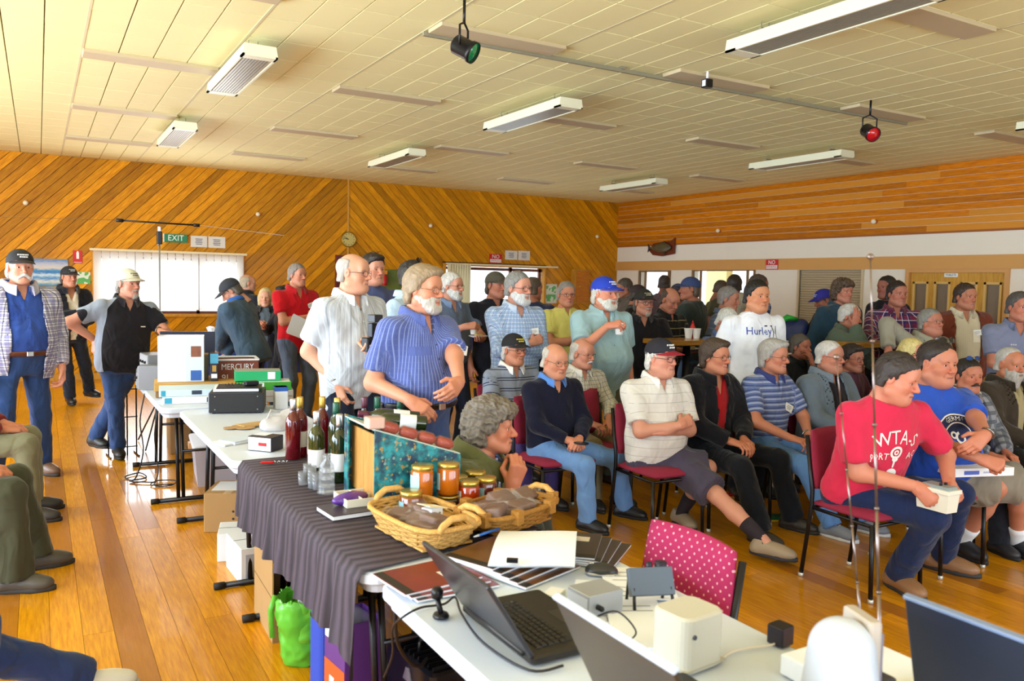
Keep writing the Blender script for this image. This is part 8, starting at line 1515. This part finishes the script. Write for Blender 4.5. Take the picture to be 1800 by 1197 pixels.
MB().tube([(-.02, .06, .0), (-.03, .13, .03), (-.02, .17, .01), (-.01, .15, -.05), (0, .07, -.05)], .005, 6).obj('strap', M_BLK, t, True)
# foam cups, papers, plates
cup(PP['teal'], 'R'); cup(PP['slate'], 'R'); cup(PP['blonde_far'], 'R')
def plate(pp, k, label):
    W, fd, do, xx = pp['HW'][k]; c = W + fd * .09 + pp['root'] - do * .02; t = thing('paper_plate', label, 'plate', c); MB().lathe([(.001, 0), (.06, 0), (.09, .014), (.088, .016), (.058, .003), (.001, .003)], n=20).obj('plate', M_PAPER, t, True); MB().rbox((0, 0, .018), (.07, .05, .03), .012, 3).obj('bread', mat('bread', 'c8a468', .7), t)
plate(PP['slate'], 'L', 'paper plate with bread held by the slate polo man'); plate(PP['plate'], 'R', 'paper plate with bread held by the striped polo man')
r_ = PP['red']; W = r_['HW']['R'][0] + r_['root']; t = thing('held_papers', 'white sheets tucked under the arms of the red polo man', 'papers', W + r_['f'] * .09 + r_['r'] * .14 - np.array([0, 0, .12]), math.atan2(r_['f'][1], r_['f'][0]) + R90)
for i in range(2): MB().box((0, .004 * i, 0), (.30, .002, .22)).obj('sheet', M_PAPER, t, M=Matrix.Rotation(.35 + .08 * i, 4, 'Y'))
# white unit in the hands of the man in the crimson T-shirt, carton on the lap of the next man
pz_ = PP['redtee']; c0 = atd(1648, 862, pz_['D'] - .12); a_ = math.atan2(pz_['f'][1], pz_['f'][0]) - R90; t = thing('white_unit', 'white plastic unit with grey top held by the man in crimson', 'device', c0 - np.array([0, 0, .05]), a_ + .25); wm = mat('unit_white', 'e3dfcf', .4); MB().box((0, 0, .0), (.085, .17, .10), taper=1.1).obj('body', wm, t); MB().rbox((0, 0, .058), (.115, .20, .022), .004, 2).obj('lid', wm, t); MB().rbox((0, .01, .076), (.08, .15, .018), .004, 2).obj('top_panel', mat('unit_grey', '8a9494', .4), t)
for k in range(2): MB().lathe([(.008, 0), (.008, .012)], n=10).obj('knob', M_BLK, t, M=Matrix.Translation((-.02 + .04 * k, .03, .085)))
for k in range(4): MB().box((0, -.0835, -.03 + .012 * k), (.04, .003, .004)).obj('vent', mat('vent_dark', '55504a', .5), t)
pz_ = PP['bluetee']; c0 = onz(1700, 818, .66); t = thing('white_carton', 'flat white carton with blue print on the lap of the blue T-shirt man', 'box', (c0[0], c0[1], .625), math.radians(-18)); MB().rbox((0, 0, .025), (.40, .28, .05), .004, 2).obj('body', M_WCARD, t); MB().box((-.09, -.141, .025), (.10, .002, .022)).obj('print', mat('print_blue', '4a62c0', .6), t); MB().box((.02, -.141, .025), (.06, .002, .010)).obj('print', mat('print_pale', 'a9b0c8', .6), t); MB().box((0, 0, .0505), (.10, .02, .001)).obj('slot', mat('slot_grey', '9a98a8', .6), t)
pz_ = PP['navy']; W = (pz_['HW']['R'][0] + pz_['HW']['L'][0]) / 2 + pz_['root'] + pz_['f'] * .09; t = thing('mobile_phone', 'small dark phone held by the man in the navy jumper', 'phone', W - np.array([0, 0, .01]), .4); MB().rbox((0, 0, 0), (.05, .10, .014), .008, 3).obj('case', M_BLK, t); MB().box((0, .01, .0075), (.04, .06, .001)).obj('screen', mat('phone_screen', '3a4a44', .1), t)
# watches, sunglasses on heads
for k, side in (('white', 'R'), ('polo', 'L'), ('bluetee', 'L'), ('bluestripe', 'L')):
    pp = PP[k]; W, fd, do, xx = pp['HW'][side]; P = [W - fd * .02 + .034 * (math.cos(a) * xx + math.sin(a) * do) for a in np.linspace(0, 2 * math.pi, 17)]; MB().tube(P, .006, 6, False).obj('watch', mat('watch_steel', '8f8c84', .25, metal=.9), pp['o'], True)
SUNG = mat('sunglass_black', '101014', .1)
for k in ('bluetee', 'moustblue', 'hidden', 'redtee', 'navytee'): inst('sunglasses', GLASS, SUNG, PP[k]['o'], M=PP[k]['hM'] @ Matrix.Translation((0, -.040, .088)) @ Matrix.Rotation(math.radians(30), 4, 'X')); 
for k in ('bluetee', 'moustblue', 'hidden'): inst('sunglass_lenses', LENS, SUNG if k != 'moustblue' else mat('mirror_lens', '3a60d0', .05, metal=.9), PP[k]['o'], M=PP[k]['hM'] @ Matrix.Translation((0, -.040, .088)) @ Matrix.Rotation(math.radians(30), 4, 'X'))
# green and yellow packages on the floor between the rows
p = onz(1370, 915, 0); t = thing('green_package', 'flat green and yellow package on the floor beneath the chairs', 'package', (p[0], p[1], 0), -.4); MB().rbox((0, 0, .02), (.34, .08, .04), .008, 2).obj('body', mat('green_package', '0e5a34', .4), t); MB().box((0, -.041, .01), (.30, .002, .014)).obj('band', mat('yellow_band', 'd8b020', .5), t)
p = onz(1255, 885, 0); t = thing('red_package', 'red and yellow bag on the floor behind the man in shorts', 'package', (p[0], p[1], 0), -.2); MB().rbox((0, 0, .03), (.30, .12, .06), .01, 2).obj('body', mat('yellow_package', 'c88a14', .5), t); MB().rbox((.10, 0, .065), (.10, .10, .012), .004, 2).obj('flap', mat('red_plastic', 'c01418', .3), t)
